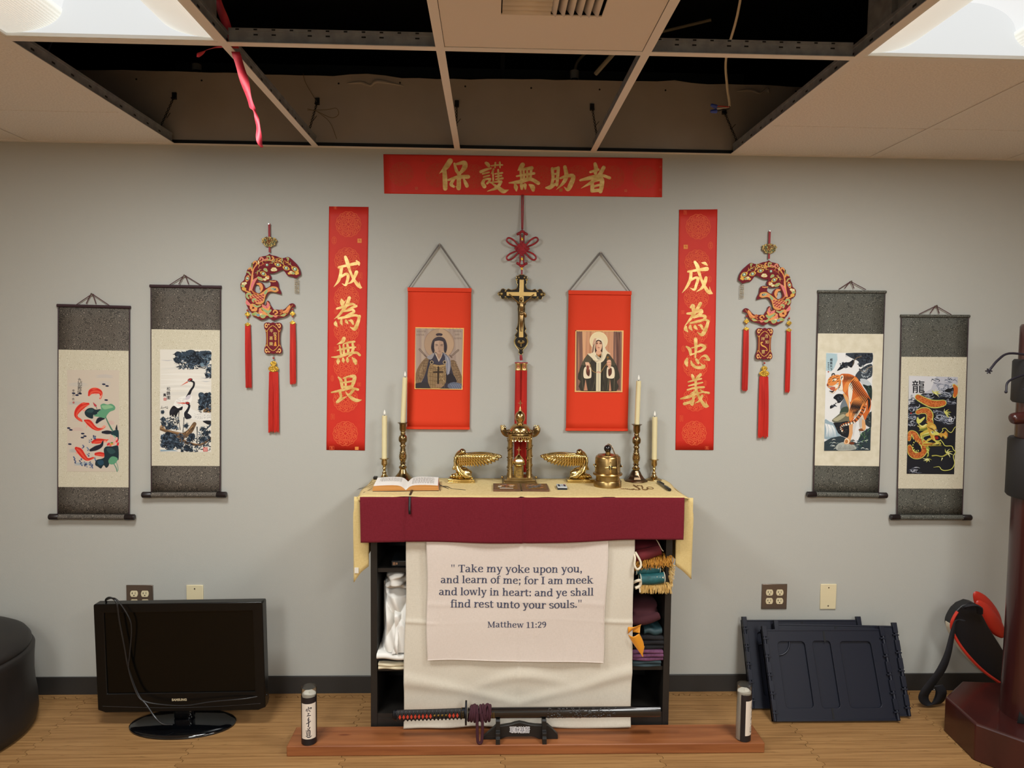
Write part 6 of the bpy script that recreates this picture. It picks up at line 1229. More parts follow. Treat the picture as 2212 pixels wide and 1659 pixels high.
# ---------------------------------------------------------------- cloths
def linen(name, a, b_, sc=1.9):
    m = bpy.data.materials.new(name); m.use_nodes = True; nt = m.node_tree; N = nt.nodes; L = nt.links; p = N['Principled BSDF']; p.inputs['Roughness'].default_value = .9; p.inputs['Specular IOR Level'].default_value = .15
    p.inputs['Sheen Weight'].default_value = .1
    tc = N.new('ShaderNodeTexCoord'); f = []
    for st in ((45, 45, 900), (900, 45, 45)):
        mp = N.new('ShaderNodeMapping'); mp.inputs['Scale'].default_value = tuple(q*sc for q in st); L.new(tc.outputs['Object'], mp.inputs[0]); nz = N.new('ShaderNodeTexNoise'); nz.inputs['Scale'].default_value = 1; nz.inputs['Detail'].default_value = 1; L.new(mp.outputs[0], nz.inputs['Vector']); f.append(nz)
    ad = N.new('ShaderNodeMath'); ad.operation = 'ADD'; L.new(f[0].outputs['Fac'], ad.inputs[0]); L.new(f[1].outputs['Fac'], ad.inputs[1]); r_ = N.new('ShaderNodeValToRGB')
    r_.color_ramp.elements[0].position = .8/2*2-.0; r_.color_ramp.elements[0].position = .78; r_.color_ramp.elements[1].position = 1.0
    r_.color_ramp.elements[0].color = lin(a); r_.color_ramp.elements[1].color = lin(b_)
    dv = N.new('ShaderNodeMath'); dv.operation = 'MULTIPLY'; dv.inputs[1].default_value = .9; L.new(ad.outputs[0], dv.inputs[0]); L.new(dv.outputs[0], r_.inputs[0]); L.new(r_.outputs[0], p.inputs['Base Color'])
    bp = N.new('ShaderNodeBump'); bp.inputs['Strength'].default_value = .15; bp.inputs['Distance'].default_value = .001; L.new(ad.outputs[0], bp.inputs['Height']); L.new(bp.outputs[0], p.inputs['Normal'])
    MATS[name] = m; return m
M_tan = linen('tan_linen', '#cbb378', '#d5bf86'); M_maroon = linen('maroon_linen', '#631520', '#6c1c27'); M_white = linen('natural_linen', '#cbc4b4', '#d5cebf'); M_pale = linen('pale_linen', '#d2c7bd', '#dacfc6')
T = .973
r = empty('altar_cloth', (.135, -.18, T-.004), 'tan linen cloth over the altar top, hanging down at both ends', 'altar cloth')
def front_lip(x): return .004+.0045*sin(x*11+1)+.004*sin(x*23)-.012*math.exp(-((x-.125)/.018)**2)-.009*math.exp(-((x-.475)/.02)**2)+.004*math.exp(-((x+.43)/.05)**2)
b = MB()
def top(u, v):
    x = -.512+1.294*u
    q = v*1.06
    if q <= 1: y = -.008-.360*q; z = T+.0006*sin(x*30)*sin(y*25)
    else: y = -.368-.004*sin((q-1)/.06*pi/2); z = T-(q-1)/.06*max(.001, front_lip(x)+.004)
    e = min(u, 1-u); 
    if e < .02: z -= (.02-e)**2*12
    return (x-.006*sin(y*20)*(1 if u < .05 else (1 if u > .95 else 0)), y, z)
b.grid(top, 120, 44); tp = b.build('cloth_top', M_tan, r, solid=.0018)
for s in (-1, 1):
    pl = [(-.470, -.352), (-.498, -.366), (-.5265, -.369), (-.522, -.30), (-.516, -.22), (-.522, -.14), (-.514, -.06), (-.516, -.012)] if s < 0 else [(.745, -.352), (.772, -.362), (.808, -.366), (.800, -.30), (.792, -.22), (.800, -.14), (.790, -.06), (.792, -.012)]
    bz = [.690, .668, .628, .640, .668, .648, .660, .655] if s < 0 else [.692, .674, .640, .650, .672, .655, .664, .66]
    tz = [.962]*8; Q = catmull([p+(z,) for p, z in zip(pl, bz)], 6); n = len(Q)-1
    def drop(u, v):
        k = u*n; i = min(int(k), n-1); f_ = k-i; q = [Q[i][j]+(Q[i+1][j]-Q[i][j])*f_ for j in range(3)]
        z0 = T-.004; xin = -.510 if s < 0 else .781; tt = min(1, v*5)
        x = xin+(q[0]-xin)*(tt**.6) if u > .28 else q[0]; y = q[1]+.004*sin(v*4+u*14)
        return (x, max(y, -.372), z0+(q[2]-z0)*v)
    b = MB(); b.grid(drop, 42, 16); b.build('side_drop', M_tan, r, solid=.0016)
b = MB(); b.box(-.522, -.506, -.3755, -.3735, .668, .690); b.build('care_tag', mat('tag_white', '#d8d4c8', .7), r)
def cloth(name, mat_, fn, nu, nv, th, label, cat, group=None):
    b = MB(); b.grid(fn, nu, nv); P = [fn(.5, 1)]; o = b.build(name, mat_, None, (fn(.5, 0)[0], fn(.5, 0)[1], fn(.5, 1)[2]), solid=th); tag(o, label, cat, group); return o
def maroon(u, v):
    x = -.5005+1.2702*u; x += (.0075-.016*u)*v
    z0 = .9685+.002*u; z1 = .796+.012*u+.004*sin(u*9)-.003*sin(u*3.5)
    crease = .004*(math.exp(-((x+.33)/.006)**2)+math.exp(-((x-.128)/.006)**2)-.8*math.exp(-((x+.322)/.010)**2)-.8*math.exp(-((x-.137)/.010)**2))
    y = -.3745-.029*v**.75-.003*sin(x*17+v*2)*v-.0022*sin(x*6+1)-crease
    return (x, y, z0+(z1-z0)*v)
cloth('frontal_cloth', M_maroon, maroon, 260, 20, .0016, 'maroon linen strip hanging along the front edge of the altar', 'cloth')
def wsurf(x, z):
    u = (x+.324)/.898; y = -.377-.0016*sin(x*14+z*3)-.0028*sin(z*9+x*4)-.0018*sin(x*27-z*11)
    y -= .004*math.exp(-((z-.481-.01*sin(x*8))/.007)**2)*(1 if x < -.2 or x > .45 else .3)+.0030*math.exp(-((x-.123)/.008)**2)*(1 if z < .33 else .3)
    if z < .34: y -= .006*math.exp(-((z-.235-.05*(x-.12)-.02*sin(x*13))/.022)**2)*abs(sin(x*7+.6))+.004*math.exp(-((z-.145-.25*abs(x-.12))/.02)**2)
    y += .005*math.exp(-((x-.12)/.07)**2-((z-.16)/.05)**2)
    y -= .018*max(0, (.12-z)/.12)**1.5*(.6+.4*cos(x*9+1.2))
    return y
def white(u, v):
    x = -.3195+.894*u-.0115*v*(1-u); z1 = .0435+.012*math.exp(-((u-.32)/.10)**2)+.005*math.exp(-((u-.48)/.12)**2)*.6+.002*u+.003*sin(u*14)
    z = .812+(z1-.812)*v; x += .002*sin(z*14)*(1-2*u); return (x, wsurf(x, z), z)
cloth('hanging_cloth', M_white, white, 150, 130, .0014, 'plain natural linen cloth hanging to the plank, behind the verse cloth', 'cloth')
def vsurf(x, z):
    y = wsurf(x, max(z, .36))*.25+(-.3835)*.75-.0085-.0012*sin(x*21+z*6)-.0015*sin(z*17-x*5)
    y -= .0011*math.exp(-((z-.553-.006*sin(x*9))/.012)**2)+.0022*math.exp(-((x-.125)/.007)**2)*(.5+.5*sin(z*20))
    y -= .006*max(0, (.42-z)/.12)**2*(.5+.5*cos(x*8-.6)); return y
def verse(u, v):
    x = -.240+.7085*u+(.003-.0145*u)*v; z1 = .3245-.0055*u-.008*u**3+.004*sin(u*8)*(1-u)
    z = .812+(z1-.812)*v; x += .0025*sin(z*17+u*2)*(u-.5)*2; return (x, vsurf(x, z), z)
vc = cloth('verse_cloth', M_pale, verse, 150, 170, .0013, 'pale cloth printed with a four-line verse in grey-blue letters', 'printed cloth')
b = MB()
P = [verse(u/40, 1) for u in range(41)]; b.tube([(p[0], p[1]-.0012, p[2]+.0022) for p in P], .0022, 6, flat=((0, 1, 0), .5))
P = [verse(1, v/30) for v in range(31)]; b.tube([(p[0]-.002, p[1]-.0012, p[2]) for p in P], .0020, 6, flat=((0, 1, 0), .5)); b.build('hem', M_pale, vc)
# printed verse: slab-serif letters drawn with a broad nib
STM = .125
def R_(x0, y0, x1, y1): return ('r', x0, y0, x1, y1)
def stem(x, h, ser=True, fl=True, bot=0):
    o = [R_(x, bot, x+STM, h)]
    if ser: o.append(R_(x-.07, bot, x+STM+.07, bot+.055))
    if fl: o.append(('p', [(x-.085, h-.055), (x, h-.065), (x+.01, h), (x-.02, h+.004)]))
    return o
def arch(x): return [('s', [(x, .36), (x+.07, .455), (x+.17, .49), (x+.255, .44), (x+.275, .33), (x+.275, .28)]), R_(x+.2125, 0, x+.3375, .31), R_(x+.15, 0, x+.40, .055)]
GL = {'n': (stem(.09, .53)+arch(.19), .64), 'h': (stem(.09, .77)+arch(.19), .64), 'm': (stem(.09, .53)+arch(.19)+arch(.50), .95),
 'o': ([('c', [(.28, .505), (.10, .40), (.085, .20), (.20, .035), (.34, .035), (.475, .17), (.46, .39), (.36, .50)])], .56),
 'e': ([('s', [(.09, .275), (.25, .285), (.45, .29)]), ('s', [(.445, .30), (.40, .45), (.27, .50), (.13, .42), (.085, .25), (.14, .09), (.28, .03), (.40, .05), (.47, .11)])], .54),
 'a': ([('s', [(.09, .43), (.17, .49), (.30, .49), (.385, .41), (.39, .30)]), R_(.33, .05, .455, .36), R_(.40, 0, .53, .055), ('s', [(.39, .31), (.25, .285), (.11, .215), (.10, .10), (.19, .035), (.29, .06), (.37, .14)])], .55),
 'u': ([('p', [(.0, .475), (.08, .465), (.10, .53), (.0, .53)]), R_(.08, .20, .205, .53), ('s', [(.145, .24), (.155, .10), (.23, .04), (.34, .065), (.42, .15)]), R_(.40, 0, .525, .53), R_(.32, .475, .41, .53), R_(.5, 0, .60, .055)], .62),
 'p': (stem(.09, .53, True, True, -.22)+[('s', [(.17, .41), (.28, .495), (.43, .46), (.495, .27), (.43, .08), (.30, .03), (.18, .07)])], .59),
 'd': ([R_(.40, 0, .525, .77), R_(.31, .715, .42, .77), R_(.5, 0, .60, .055), ('s', [(.44, .44), (.30, .495), (.15, .45), (.085, .25), (.14, .07), (.27, .03), (.43, .13)])], .62),
 'y': ([('l', [(.10, .52), (.30, .04)], .125), ('l', [(.48, .52), (.27, -.05)], .075), ('s', [(.27, -.05), (.20, -.17), (.11, -.19), (.05, -.165)]), R_(-.01, .475, .22, .53), R_(.36, .475, .57, .53)], .57),
 'k': (stem(.09, .77)+[('l', [(.20, .25), (.44, .51)], .06), ('l', [(.27, .33), (.50, .02)], .12), R_(.35, .475, .58, .53), R_(.40, 0, .65, .055)], .64),
 'l': (stem(.09, .77), .31), 'i': (stem(.09, .53)+[('d', .15, .67, .075)], .31), 'r': (stem(.09, .53)+[('s', [(.19, .36), (.26, .46), (.36, .49), (.43, .47)]), ('d', .42, .445, .055)], .45),
 'f': ([R_(.10, 0, .225, .58), R_(.03, 0, .31, .055), R_(.02, .475, .35, .53), ('s', [(.1625, .55), (.18, .68), (.26, .745), (.37, .735)]), ('d', .375, .715, .045)], .37),
 's': ([('s', [(.41, .42), (.33, .49), (.19, .49), (.10, .41), (.15, .31), (.32, .24), (.42, .16), (.37, .05), (.22, .03), (.07, .10)])], .49),
 't': ([R_(.10, .10, .225, .66), R_(.01, .475, .37, .53), ('s', [(.1625, .16), (.19, .055), (.28, .03), (.37, .075)])], .39),
 'w': ([('l', [(.10, .52), (.255, .02)], .115), ('l', [(.40, .50), (.265, .02)], .06), ('l', [(.41, .50), (.57, .02)], .115), ('l', [(.72, .52), (.58, .02)], .06), R_(-.01, .475, .22, .53), R_(.31, .475, .50, .53), R_(.62, .475, .82, .53)], .81),
 'T': ([R_(.27, 0, .41, .73), R_(.03, .67, .65, .73), R_(.03, .54, .085, .70), R_(.595, .54, .65, .70), R_(.17, 0, .51, .055)], .66), 'I': ([R_(.13, 0, .27, .73), R_(.03, .675, .37, .73), R_(.03, 0, .37, .055)], .40),
 'M': ([R_(.10, 0, .165, .70), ('l', [(.15, .71), (.43, .06)], .12), ('l', [(.73, .71), (.45, .06)], .06), R_(.69, 0, .825, .73), R_(.02, .675, .21, .73), R_(.70, .675, .90, .73), R_(.02, 0, .25, .055), R_(.61, 0, .90, .055)], .93),
 ':': ([('d', .14, .075, .08), ('d', .14, .44, .08)], .29), ';': ([('d', .14, .44, .08), ('d', .14, .075, .08), ('l', [(.19, .06), (.10, -.13)], .07)], .29), ',': ([('d', .13, .075, .08), ('l', [(.185, .06), (.09, -.13)], .07)], .28), '.': ([('d', .13, .075, .08)], .28),
 '"': ([('p', [(.06, .76), (.16, .76), (.13, .50), (.09, .50)]), ('p', [(.26, .76), (.36, .76), (.33, .50), (.29, .50)])], .42), ' ': ([], .27),
 '1': ([R_(.20, 0, .335, .70), ('l', [(.05, .60), (.25, .69)], .06), R_(.07, 0, .47, .055)], .52), '2': ([('s', [(.08, .54), (.15, .66), (.28, .69), (.41, .60), (.40, .44), (.26, .26), (.09, .06)]), R_(.06, 0, .47, .10)], .53),
 '9': ([('c', [(.26, .69), (.12, .60), (.10, .43), (.22, .33), (.37, .38), (.41, .55), (.35, .66)]), ('s', [(.44, .50), (.42, .28), (.33, .10), (.17, .015)])], .54)}
pr = Print(None, lambda x, z, d: (x, vsurf(x, z)-.0009-d, z)); INK_ = '#474b60'
def set_line(txt, x0, x1, z, bend=0.0):
    wtot = sum(GL[c][1] for c in txt); k = (x1-x0)/wtot; sc = k; x = x0; 
    for c in txt:
        items, adv = GL[c]
        pr.map2 = lambda u, v, x=x: (x+u*sc, z+v*sc+bend*sin((x-x0)/(x1-x0)*6.28+.8))
        pr.hold = True; pr.d += pr.step*.5
        for it in items:
            if it[0] == 'r': pr.rect(it[1], it[2], it[3], it[4], INK_)
            elif it[0] == 'd': pr.disc(it[1], it[2], it[3], None, INK_, n=12)
            elif it[0] == 'p': pr.poly(it[1], INK_)
            elif it[0] == 'l': pr.stroke(it[1], it[2], INK_, 2, caps=False)
            else: pr.stroke(it[1], .1, INK_, 5, closed=it[0] == 'c', caps=False, nib=(.13, .058))
            pr.d += pr.step*.5
        pr.hold = False; x += adv*sc
set_line('" Take my yoke upon you,', -.1465, .3700, .6758, .0012); set_line('and learn of me; for I am meek', -.1860, .4125, .6318, .0018); set_line('and lowly in heart: and ye shall', -.1925, .4145, .5838, .0020); set_line('find rest unto your souls."', -.1470, .3695, .5352, .0022); pr.map2 = lambda u, v: (u, v); pr.build('printed_verse', M_print, vc); pr = Print(None, pr.surf, base=.0003)
set_line('Matthew 11:29', -.0015, .2305, .4560, .0015)
pr.build('verse_reference', M_print, vc)

# ---------------------------------------------------------------- brass
M_brass = mat('brass', '#cdb37c', .22, metal=1.0, col2='#a68654', scale=12, lo=.3, hi=.8); M_gold2 = mat('gilt', '#d9c083', .16, metal=1.0, bump=.25, bscale=70); M_brassd = mat('antique_brass', '#aa9264', .24, metal=1.0, col2='#735c3c', scale=14)
M_brassl = mat('satin_brass', '#b59a66', .32, metal=1.0, col2='#977a4c', scale=18, stretch=(1, 1, 3)); M_bbase = mat('dark_brass', '#6b5843', .28, metal=.95)
M_wax = mat('ivory_wax', '#ded2a4', .5, spec=.4, bump=.2, bscale=120); M_flame = mat('led_flame', '#f1efe6', .4); M_wick = mat('wick', '#1b1714', .8)
def candlestick(x, y, prof, label, mats, base=None):
    r = empty('candlestick', (x, y, T), label, 'candlestick', 'brass candlesticks on the altar')
    b = MB(); b.lathe([(q, T+h) for q, h in prof], (x, y, 0), 32); b.build('stem', mats[0], r, ang=50)
    b = MB()
    if base: b.lathe([(q, T+h) for q, h in base[0]], (x, y, 0), base[1], a0=pi/base[1])
    b.build('base', mats[1], r, bevel=.0012, ang=30); return r
def candle(x, y, z0, z1, rad, dx, label):
    r = empty('led_candle', (x, y, z0), label, 'candle', 'ivory candles on the altar'); n = 10
    b = MB(); P = [(x+dx*(i/n)**1.2, y, z0+(z1-z0)*i/n) for i in range(n+1)]; b.tube(P, [rad*(1+.02*sin(i*2.3)) for i in range(n+1)], 20); 
    b.build('wax', M_wax, r, bevel=.001)
    xt = x+dx; b = MB(); b.tube([(xt, y, z1-.001), (xt, y, z1+.005)], .0013, 6); b.build('wick', M_wick, r)
    b = MB(); b.lathe([(.0008, z1+.003), (.0032, z1+.006), (.0044, z1+.011), (.0034, z1+.017), (.0014, z1+.023), (0, z1+.027)], (xt, y, 0), 12, rx=1, ry=.4); b.build('flame', M_flame, r)
small = [(.012, .010), (.0165, .014), (.010, .022), (.008, .026), (.0105, .031), (.006, .036), (.005, .044), (.009, .050), (.006, .055), (.0068, .060), (.0125, .066), (.0135, .072), (.0120, .084), (.0135, .088), (.0205, .091), (.0205, .0925), (.0125, .0935), (.0115, .086), (0, .086)]
sbase = ([(.034, 0), (.0345, .003), (.028, .006), (.020, .009), (.012, .012), (0, .012)], 32)
candlestick(-.455, -.045, small, 'small brass candlestick at the left end of the altar', (M_brass, M_brass), sbase); candle(-.455, -.045, T+.0865, 1.252, .0113, .001, 'short ivory candle in the left small candlestick, outermost on the left')
sbase8 = ([(.036, 0), (.036, .004), (.030, .007), (.020, .010), (.012, .014), (0, .014)], 8)
candlestick(.728, -.030, small, 'small brass candlestick at the right end of the altar', (M_brass, M_brass), sbase8); candle(.728, -.030, T+.0865, 1.2535, .0113, -.002, 'short ivory candle in the right small candlestick, outermost on the right')
tall = [(.020, .030), (.016, .040), (.0125, .048), (.017, .054), (.0175, .058), (.011, .064), (.010, .070), (.014, .074), (.010, .079), (.013, .088), (.0165, .0935), (.0145, .096), (.0180, .0995), (.0155, .102), (.0180, .106), (.0145, .109), (.0165, .113), (.013, .116), (.0145, .121), (.0115, .125), (.0125, .132), (.010, .138), (.0105, .144), (.014, .150), (.010, .156), (.0115, .163), (.0170, .168), (.0185, .174), (.0185, .184), (.0165, .190), (.010, .198), (.0115, .204), (.009, .209), (.013, .215), (.0150, .222), (.0145, .240), (.0165, .246), (.0225, .2485), (.0230, .2505), (.0135, .2515), (.0115, .240), (0, .240)]
tb = [(.047, 0), (.047, .004), (.044, .008), (.036, .012), (.032, .018), (.026, .024), (.021, .031), (0, .031)]
candlestick(-.374, -.052, tall, 'tall brass candlestick with ribbed stem behind the open book', (M_brassd, M_brassd), (tb, 32)); candle(-.374, -.052, T+.2405, 1.419, .0106, .009, 'tall ivory candle in the left tall candlestick, overlapping the armoured man hanging')
tb8 = [(.052, 0), (.052, .005), (.047, .009), (.038, .013), (.033, .020), (.026, .030), (.020, .042), (.0165, .048), (0, .048)]
candlestick(.642, -.056, [(q, h) for q, h in tall if h > .045], 'tall brass candlestick with dark octagonal base beside the incense burner', (M_brassd, M_bbase), (tb8, 8)); candle(.642, -.056, T+.2405, 1.413, .0106, .004, 'tall ivory candle in the right tall candlestick, beside the veiled woman hanging')

# ---------------------------------------------------------------- winged kneeling figures
def feather_mesh(b, base, tip, wd, y, th=.0012, curve=0):
    bx, bz = base; tx, tz = tip; dx, dz = tx-bx, tz-bz; l = sqrt(dx*dx+dz*dz); nx, nz = -dz/l, dx/l
    V = []
    for (t, q) in ((0, .55), (.3, .95), (.6, 1), (.85, .75), (1, .15)):
        x, z = bx+dx*t+nx*curve*sin(pi*t), bz+dz*t+nz*curve*sin(pi*t); h = wd/2*q
        V += [(x+nx*h, y, z+nz*h), (x, y-th*1.4, z), (x-nx*h, y, z-nz*h)]
    F = []
    for i in range(4):
        a = 3*i; F += [(a, a+1, a+4, a+3), (a+1, a+2, a+5, a+4)]
    b.add(V, F)
def angel(xc, yf, s, label):
    """s=+1: figure kneels at the left of its plinth, wings reach to the right"""
    X = lambda u: xc+s*u
    r = empty('winged_figurine', (xc, yf+.03, T), label, 'figurine', 'gilt winged figurines')
    b = MB(); b.box(xc-.0585, xc+.0585, yf, yf+.062, T, T+.006); b.box(xc-.0565, xc+.0565, yf+.002, yf+.060, T+.006, T+.012); b.box(xc-.0575, xc+.0575, yf+.001, yf+.061, T+.012, T+.0165); b.build('plinth', M_gold2, r, bevel=.001)
    y = yf+.030; z0 = T+.0165
    b = MB()
    b.tube([(X(.040), y, z0+.014), (X(.030), y, z0+.018), (X(.012), y, z0+.026), (X(-.006), y, z0+.034), (X(-.014), y, z0+.048)], [.016, .020, .022, .020, .016], 12, smooth=4)      # thighs and lap
    b.tube([(X(.044), y, z0+.010), (X(.02), y+.004, z0+.010), (X(-.02), y, z0+.010), (X(-.044), y, z0+.010)], [.010, .014, .014, .008], 10, smooth=4)                                     # folded legs
    b.tube([(X(-.014), y, z0+.040), (X(-.015), y, z0+.060), (X(-.018), y, z0+.078), (X(-.020), y, z0+.094)], [.016, .0135, .0145, .0165], 12, smooth=4)                                      # torso bent forward
    b.tube([(X(-.020), y, z0+.092), (X(-.012), y, z0+.106), (X(.000), y-.002, z0+.114)], [.013, .012, .011], 10, smooth=3); b.sphere((X(.004), y-.003, z0+.1135), .0135, 14, sc=(1.05, 1, .95))
    b.tube([(X(-.024), y-.012, z0+.094), (X(-.028), y-.016, z0+.074), (X(-.024), y-.016, z0+.055), (X(-.034), y-.010, z0+.040)], [.007, .0062, .0055, .005], 8, smooth=4)                    # arm
    b.tube([(X(-.024), y+.012, z0+.094), (X(-.030), y+.016, z0+.074), (X(-.030), y+.012, z0+.055), (X(-.038), y+.006, z0+.036)], [.007, .0062, .0055, .005], 8, smooth=4)
    b.build('body', M_gold2, r, remesh=.0018, smooth_it=3)
    b = MB()    # robe folds
    for k in range(7):
        q = k/6; b.tube([(X(-.022+.004*k), y-.012-.003*k*.4, z0+.062-.004*k), (X(-.012+.006*k), y-.019, z0+.036-.003*k), (X(.004+.006*k), y-.022, z0+.018-.001*k), (X(.018+.005*k), y-.021, z0+.004)], [.0028, .0034, .0034, .002], 7, smooth=4)
    for k in range(9): a = k*.7; b.tube([(X(-.048+.004*k), y-.016+.002*(k % 3), z0+.004), (X(-.044+.004*k), y-.018, z0+.012+.002*(k % 2)), (X(-.036+.0035*k), y-.014, z0+.020-.002*(k % 3))], [.003, .0036, .002], 6, smooth=3)
    b.build('robe_folds', M_gold2, r)
    b = MB()    # hair
    b.sphere((X(.003), y-.001, z0+.1155), .0142, 14, sc=(1.02, 1.04, .9))
    for k in range(6): b.tube([(X(-.004-.002*k), y-.010+.004*k, z0+.118-.002*k), (X(-.018-.001*k), y-.012+.004*k, z0+.108-.003*k), (X(-.028), y-.010+.004*k, z0+.092-.003*k)], [.003, .0032, .002], 6, smooth=3)
    b.build('hair', M_brassd, r)
    for wi, (yy, sc_) in enumerate(((y-.020, 1.0), (y+.016, .97))):
        b = MB(); zt = z0+.098
        tipx, tipz = .158*sc_, z0+.1045
        b.tube([(X(-.016), yy, zt), (X(.03), yy-.001, zt+.006), (X(.08), yy-.001, zt+.010), (X(.125*sc_), yy, zt+.008), (X(tipx), yy, tipz-.004)], [.005, .0048, .004, .003, .001], 8, smooth=4, flat=((0, 1, 0), .6))
        for k in range(15):     # primaries and secondaries, root to tip
            q = k/14; bx = -.008+.120*q; ang = -pi/2+.05+1.43*q**1.9; L_ = .043+.018*q**2-.004*(1-q)
            feather_mesh(b, (X(bx), zt+.004), (X(bx+L_*cos(ang)*1.0), zt+.002+L_*sin(ang)*(1.15-.1*q)), .0135, yy+.001+.0001*k)
        for row, (nn, L_, y2) in enumerate(((13, .032, -.0022), (12, .019, -.0042))):
            for k in range(nn):
                q = k/(nn-1); bx = -.010+.110*q; ang = -pi/2+.10+1.2*q**1.9; feather_mesh(b, (X(bx), zt+.005), (X(bx+L_*cos(ang)), zt+.004+L_*sin(ang)), .0120, yy+y2+.0001*k)
        for k in range(5): feather_mesh(b, (X(.085+.008*k), zt+.006), (X(tipx-.004*k), tipz-.003-.0065*k), .008, yy-.001+.0003*k)
        b.build('wing', M_gold2, r, solid=.0012, ang=60)
    return r
angel(-.1180, -.122, 1, 'gilt kneeling winged figurine with wings reaching right, left of the domed shrine')
angel(.3930, -.112, -1, 'gilt kneeling winged figurine with wings reaching left, beside the incense burner')

# ---------------------------------------------------------------- domed brass shrine
sx, sy = .1305, -.094
r = empty('domed_shrine', (sx, sy, T), 'brass domed shrine on four vine columns, in the middle of the altar', 'shrine')
def cross3(b, x, y, z, s):
    b.box(x-.0011*s, x+.0011*s, y-.0008, y+.0008, z, z+.031*s); b.box(x-.0085*s, x+.0085*s, y-.0008, y+.0008, z+.0165*s, z+.0190*s); b.box(x-.0045*s, x+.0045*s, y-.0008, y+.0008, z+.0225*s, z+.0242*s); b.box(x-.0040*s, x+.0040*s, y-.0008, y+.0008, z+.0115*s, z+.0130*s)
    for (dx, dz) in ((0, .032), (-.0095, .0178), (.0095, .0178)): b.sphere((x+dx*s, y, z+dz*s), .0017*s, 8)
b = MB()
for (h, z0, z1) in ((.0740, 0, .0045), (.0700, .0045, .010), (.0655, .010, .021), (.0540, .021, .028)): b.box(sx-h, sx+h, sy-h*.80, sy+h*.74, T+z0, T+z1)
for s in (-1, 1): b.sphere((sx+s*.0735, sy+.03, T+.017), .006, 10)
b.build('base', M_brassl, r, bevel=.0012)
for (dx, dy) in ((-.041, -.036), (.041, -.036), (-.041, .034), (.041, .034)):
    b = MB(); b.lathe([(.0125, T+.028), (.0115, T+.034), (.0100, T+.038), (.0100, T+.205), (.0115, T+.210), (.0115, T+.214)], (sx+dx, sy+dy, 0), 18); col = b.build('column', M_brassl, r)
    b = MB(); P = []
    for i in range(60): a = i*.42; P.append((sx+dx+.0112*cos(a), sy+dy+.0112*sin(a), T+.040+i*.0027))
    b.tube(P, .0013, 5)
    for i in range(26): a = i*.95; b.sphere((sx+dx+.0118*cos(a), sy+dy+.0118*sin(a), T+.040+i*.0063), .0032, 6, sc=(1, 1, .7))
    b.build('vine', M_brassd, col)
b = MB(); b.lathe([(.055, T+.206), (.059, T+.210), (.058, T+.216), (.050, T+.222), (0, T+.222)], (sx, sy, 0), 36, ry=.92)
for i in range(24): a = 2*pi*i/24; b.sphere((sx+.056*cos(a), sy+.052*sin(a), T+.221), .0052, 8)
b.build('canopy', M_brassd, r)
b = MB()    # pierced valance in front and on the sides
for k in range(3):
    for s in (-1, 1):
        x = sx+(k-1)*.0265; P = [(x+s*.0005, sy-.054, T+.189), (x+s*.0085, sy-.054, T+.194), (x+s*.0125, sy-.054, T+.199), (x+s*.0090, sy-.054, T+.204), (x+s*.004, sy-.054, T+.199)]
        b.tube(P, .0018, 6, smooth=3)
    b.tube([(x-.0125, sy-.054, T+.199), (x-.009, sy-.054, T+.1885), (x, sy-.054, T+.183), (x+.009, sy-.054, T+.1885), (x+.0125, sy-.054, T+.199)], .0020, 6, smooth=4)
    b.tube([(x-.006, sy-.054, T+.194), (x, sy-.054, T+.204), (x+.006, sy-.054, T+.194)], .0016, 6)
    b.tube([(x-.006, sy-.054, T+.191), (x, sy-.054, T+.187), (x+.006, sy-.054, T+.191)], .0016, 6)
b.box(sx-.040, sx+.040, sy-.0555, sy-.0525, T+.203, T+.206); b.build('pierced_valance', M_gold2, r)
for s in (-1, 1):       # flared corner crests
    b = MB()
    for yy in (-.040, .034):
        P = [(sx+s*.052, sy+yy, T+.204), (sx+s*.066, sy+yy-.004, T+.214), (sx+s*.074, sy+yy-.006, T+.230), (sx+s*.082, sy+yy-.006, T+.244)]
        b.tube(P, [.005, .008, .010, .003], 10, smooth=4, flat=((.3*s, 1, 0), .35)); b.tube([(sx+s*.058, sy+yy, T+.215), (sx+s*.062, sy+yy, T+.236), (sx+s*.068, sy+yy, T+.243), (sx+s*.074, sy+yy, T+.236), (sx+s*.070, sy+yy, T+.226)], .0022, 6, smooth=4)
    b.build('corner_crest', M_brassd, r)
b = MB(); b.lathe([(.046, T+.221), (.0455, T+.228), (.040, T+.240), (.030, T+.249), (.020, T+.2535), (.0150, T+.2545), (.0140, T+.2575), (.0155, T+.2605), (.0150, T+.264), (.0185, T+.2665), (.0218, T+.276), (.0220, T+.285), (.0195, T+.295), (.013, T+.3035), (.008, T+.308), (.006, T+.3125), (.0068, T+.315), (.0040, T+.319), (.0018, T+.327), (0, T+.330)], (sx, sy, 0), 36)
cross3(b, sx, sy, T+.327, .85); b.build('dome', M_brass, r, ang=60)
b = MB(); px, py = sx-.004, sy-.006
b.lathe([(.022, T+.028), (.0215, T+.070), (.0185, T+.073), (.0205, T+.076), (.0285, T+.080), (.0275, T+.088), (.0235, T+.099), (.0150, T+.110), (.0075, T+.118), (.0045, T+.121), (.003, T+.126), (0, T+.128)], (px, py, 0), 10, a0=pi/10); cross3(b, px, py, T+.126, .92)
b.build('inner_pyx', M_gold2, r, ang=25)

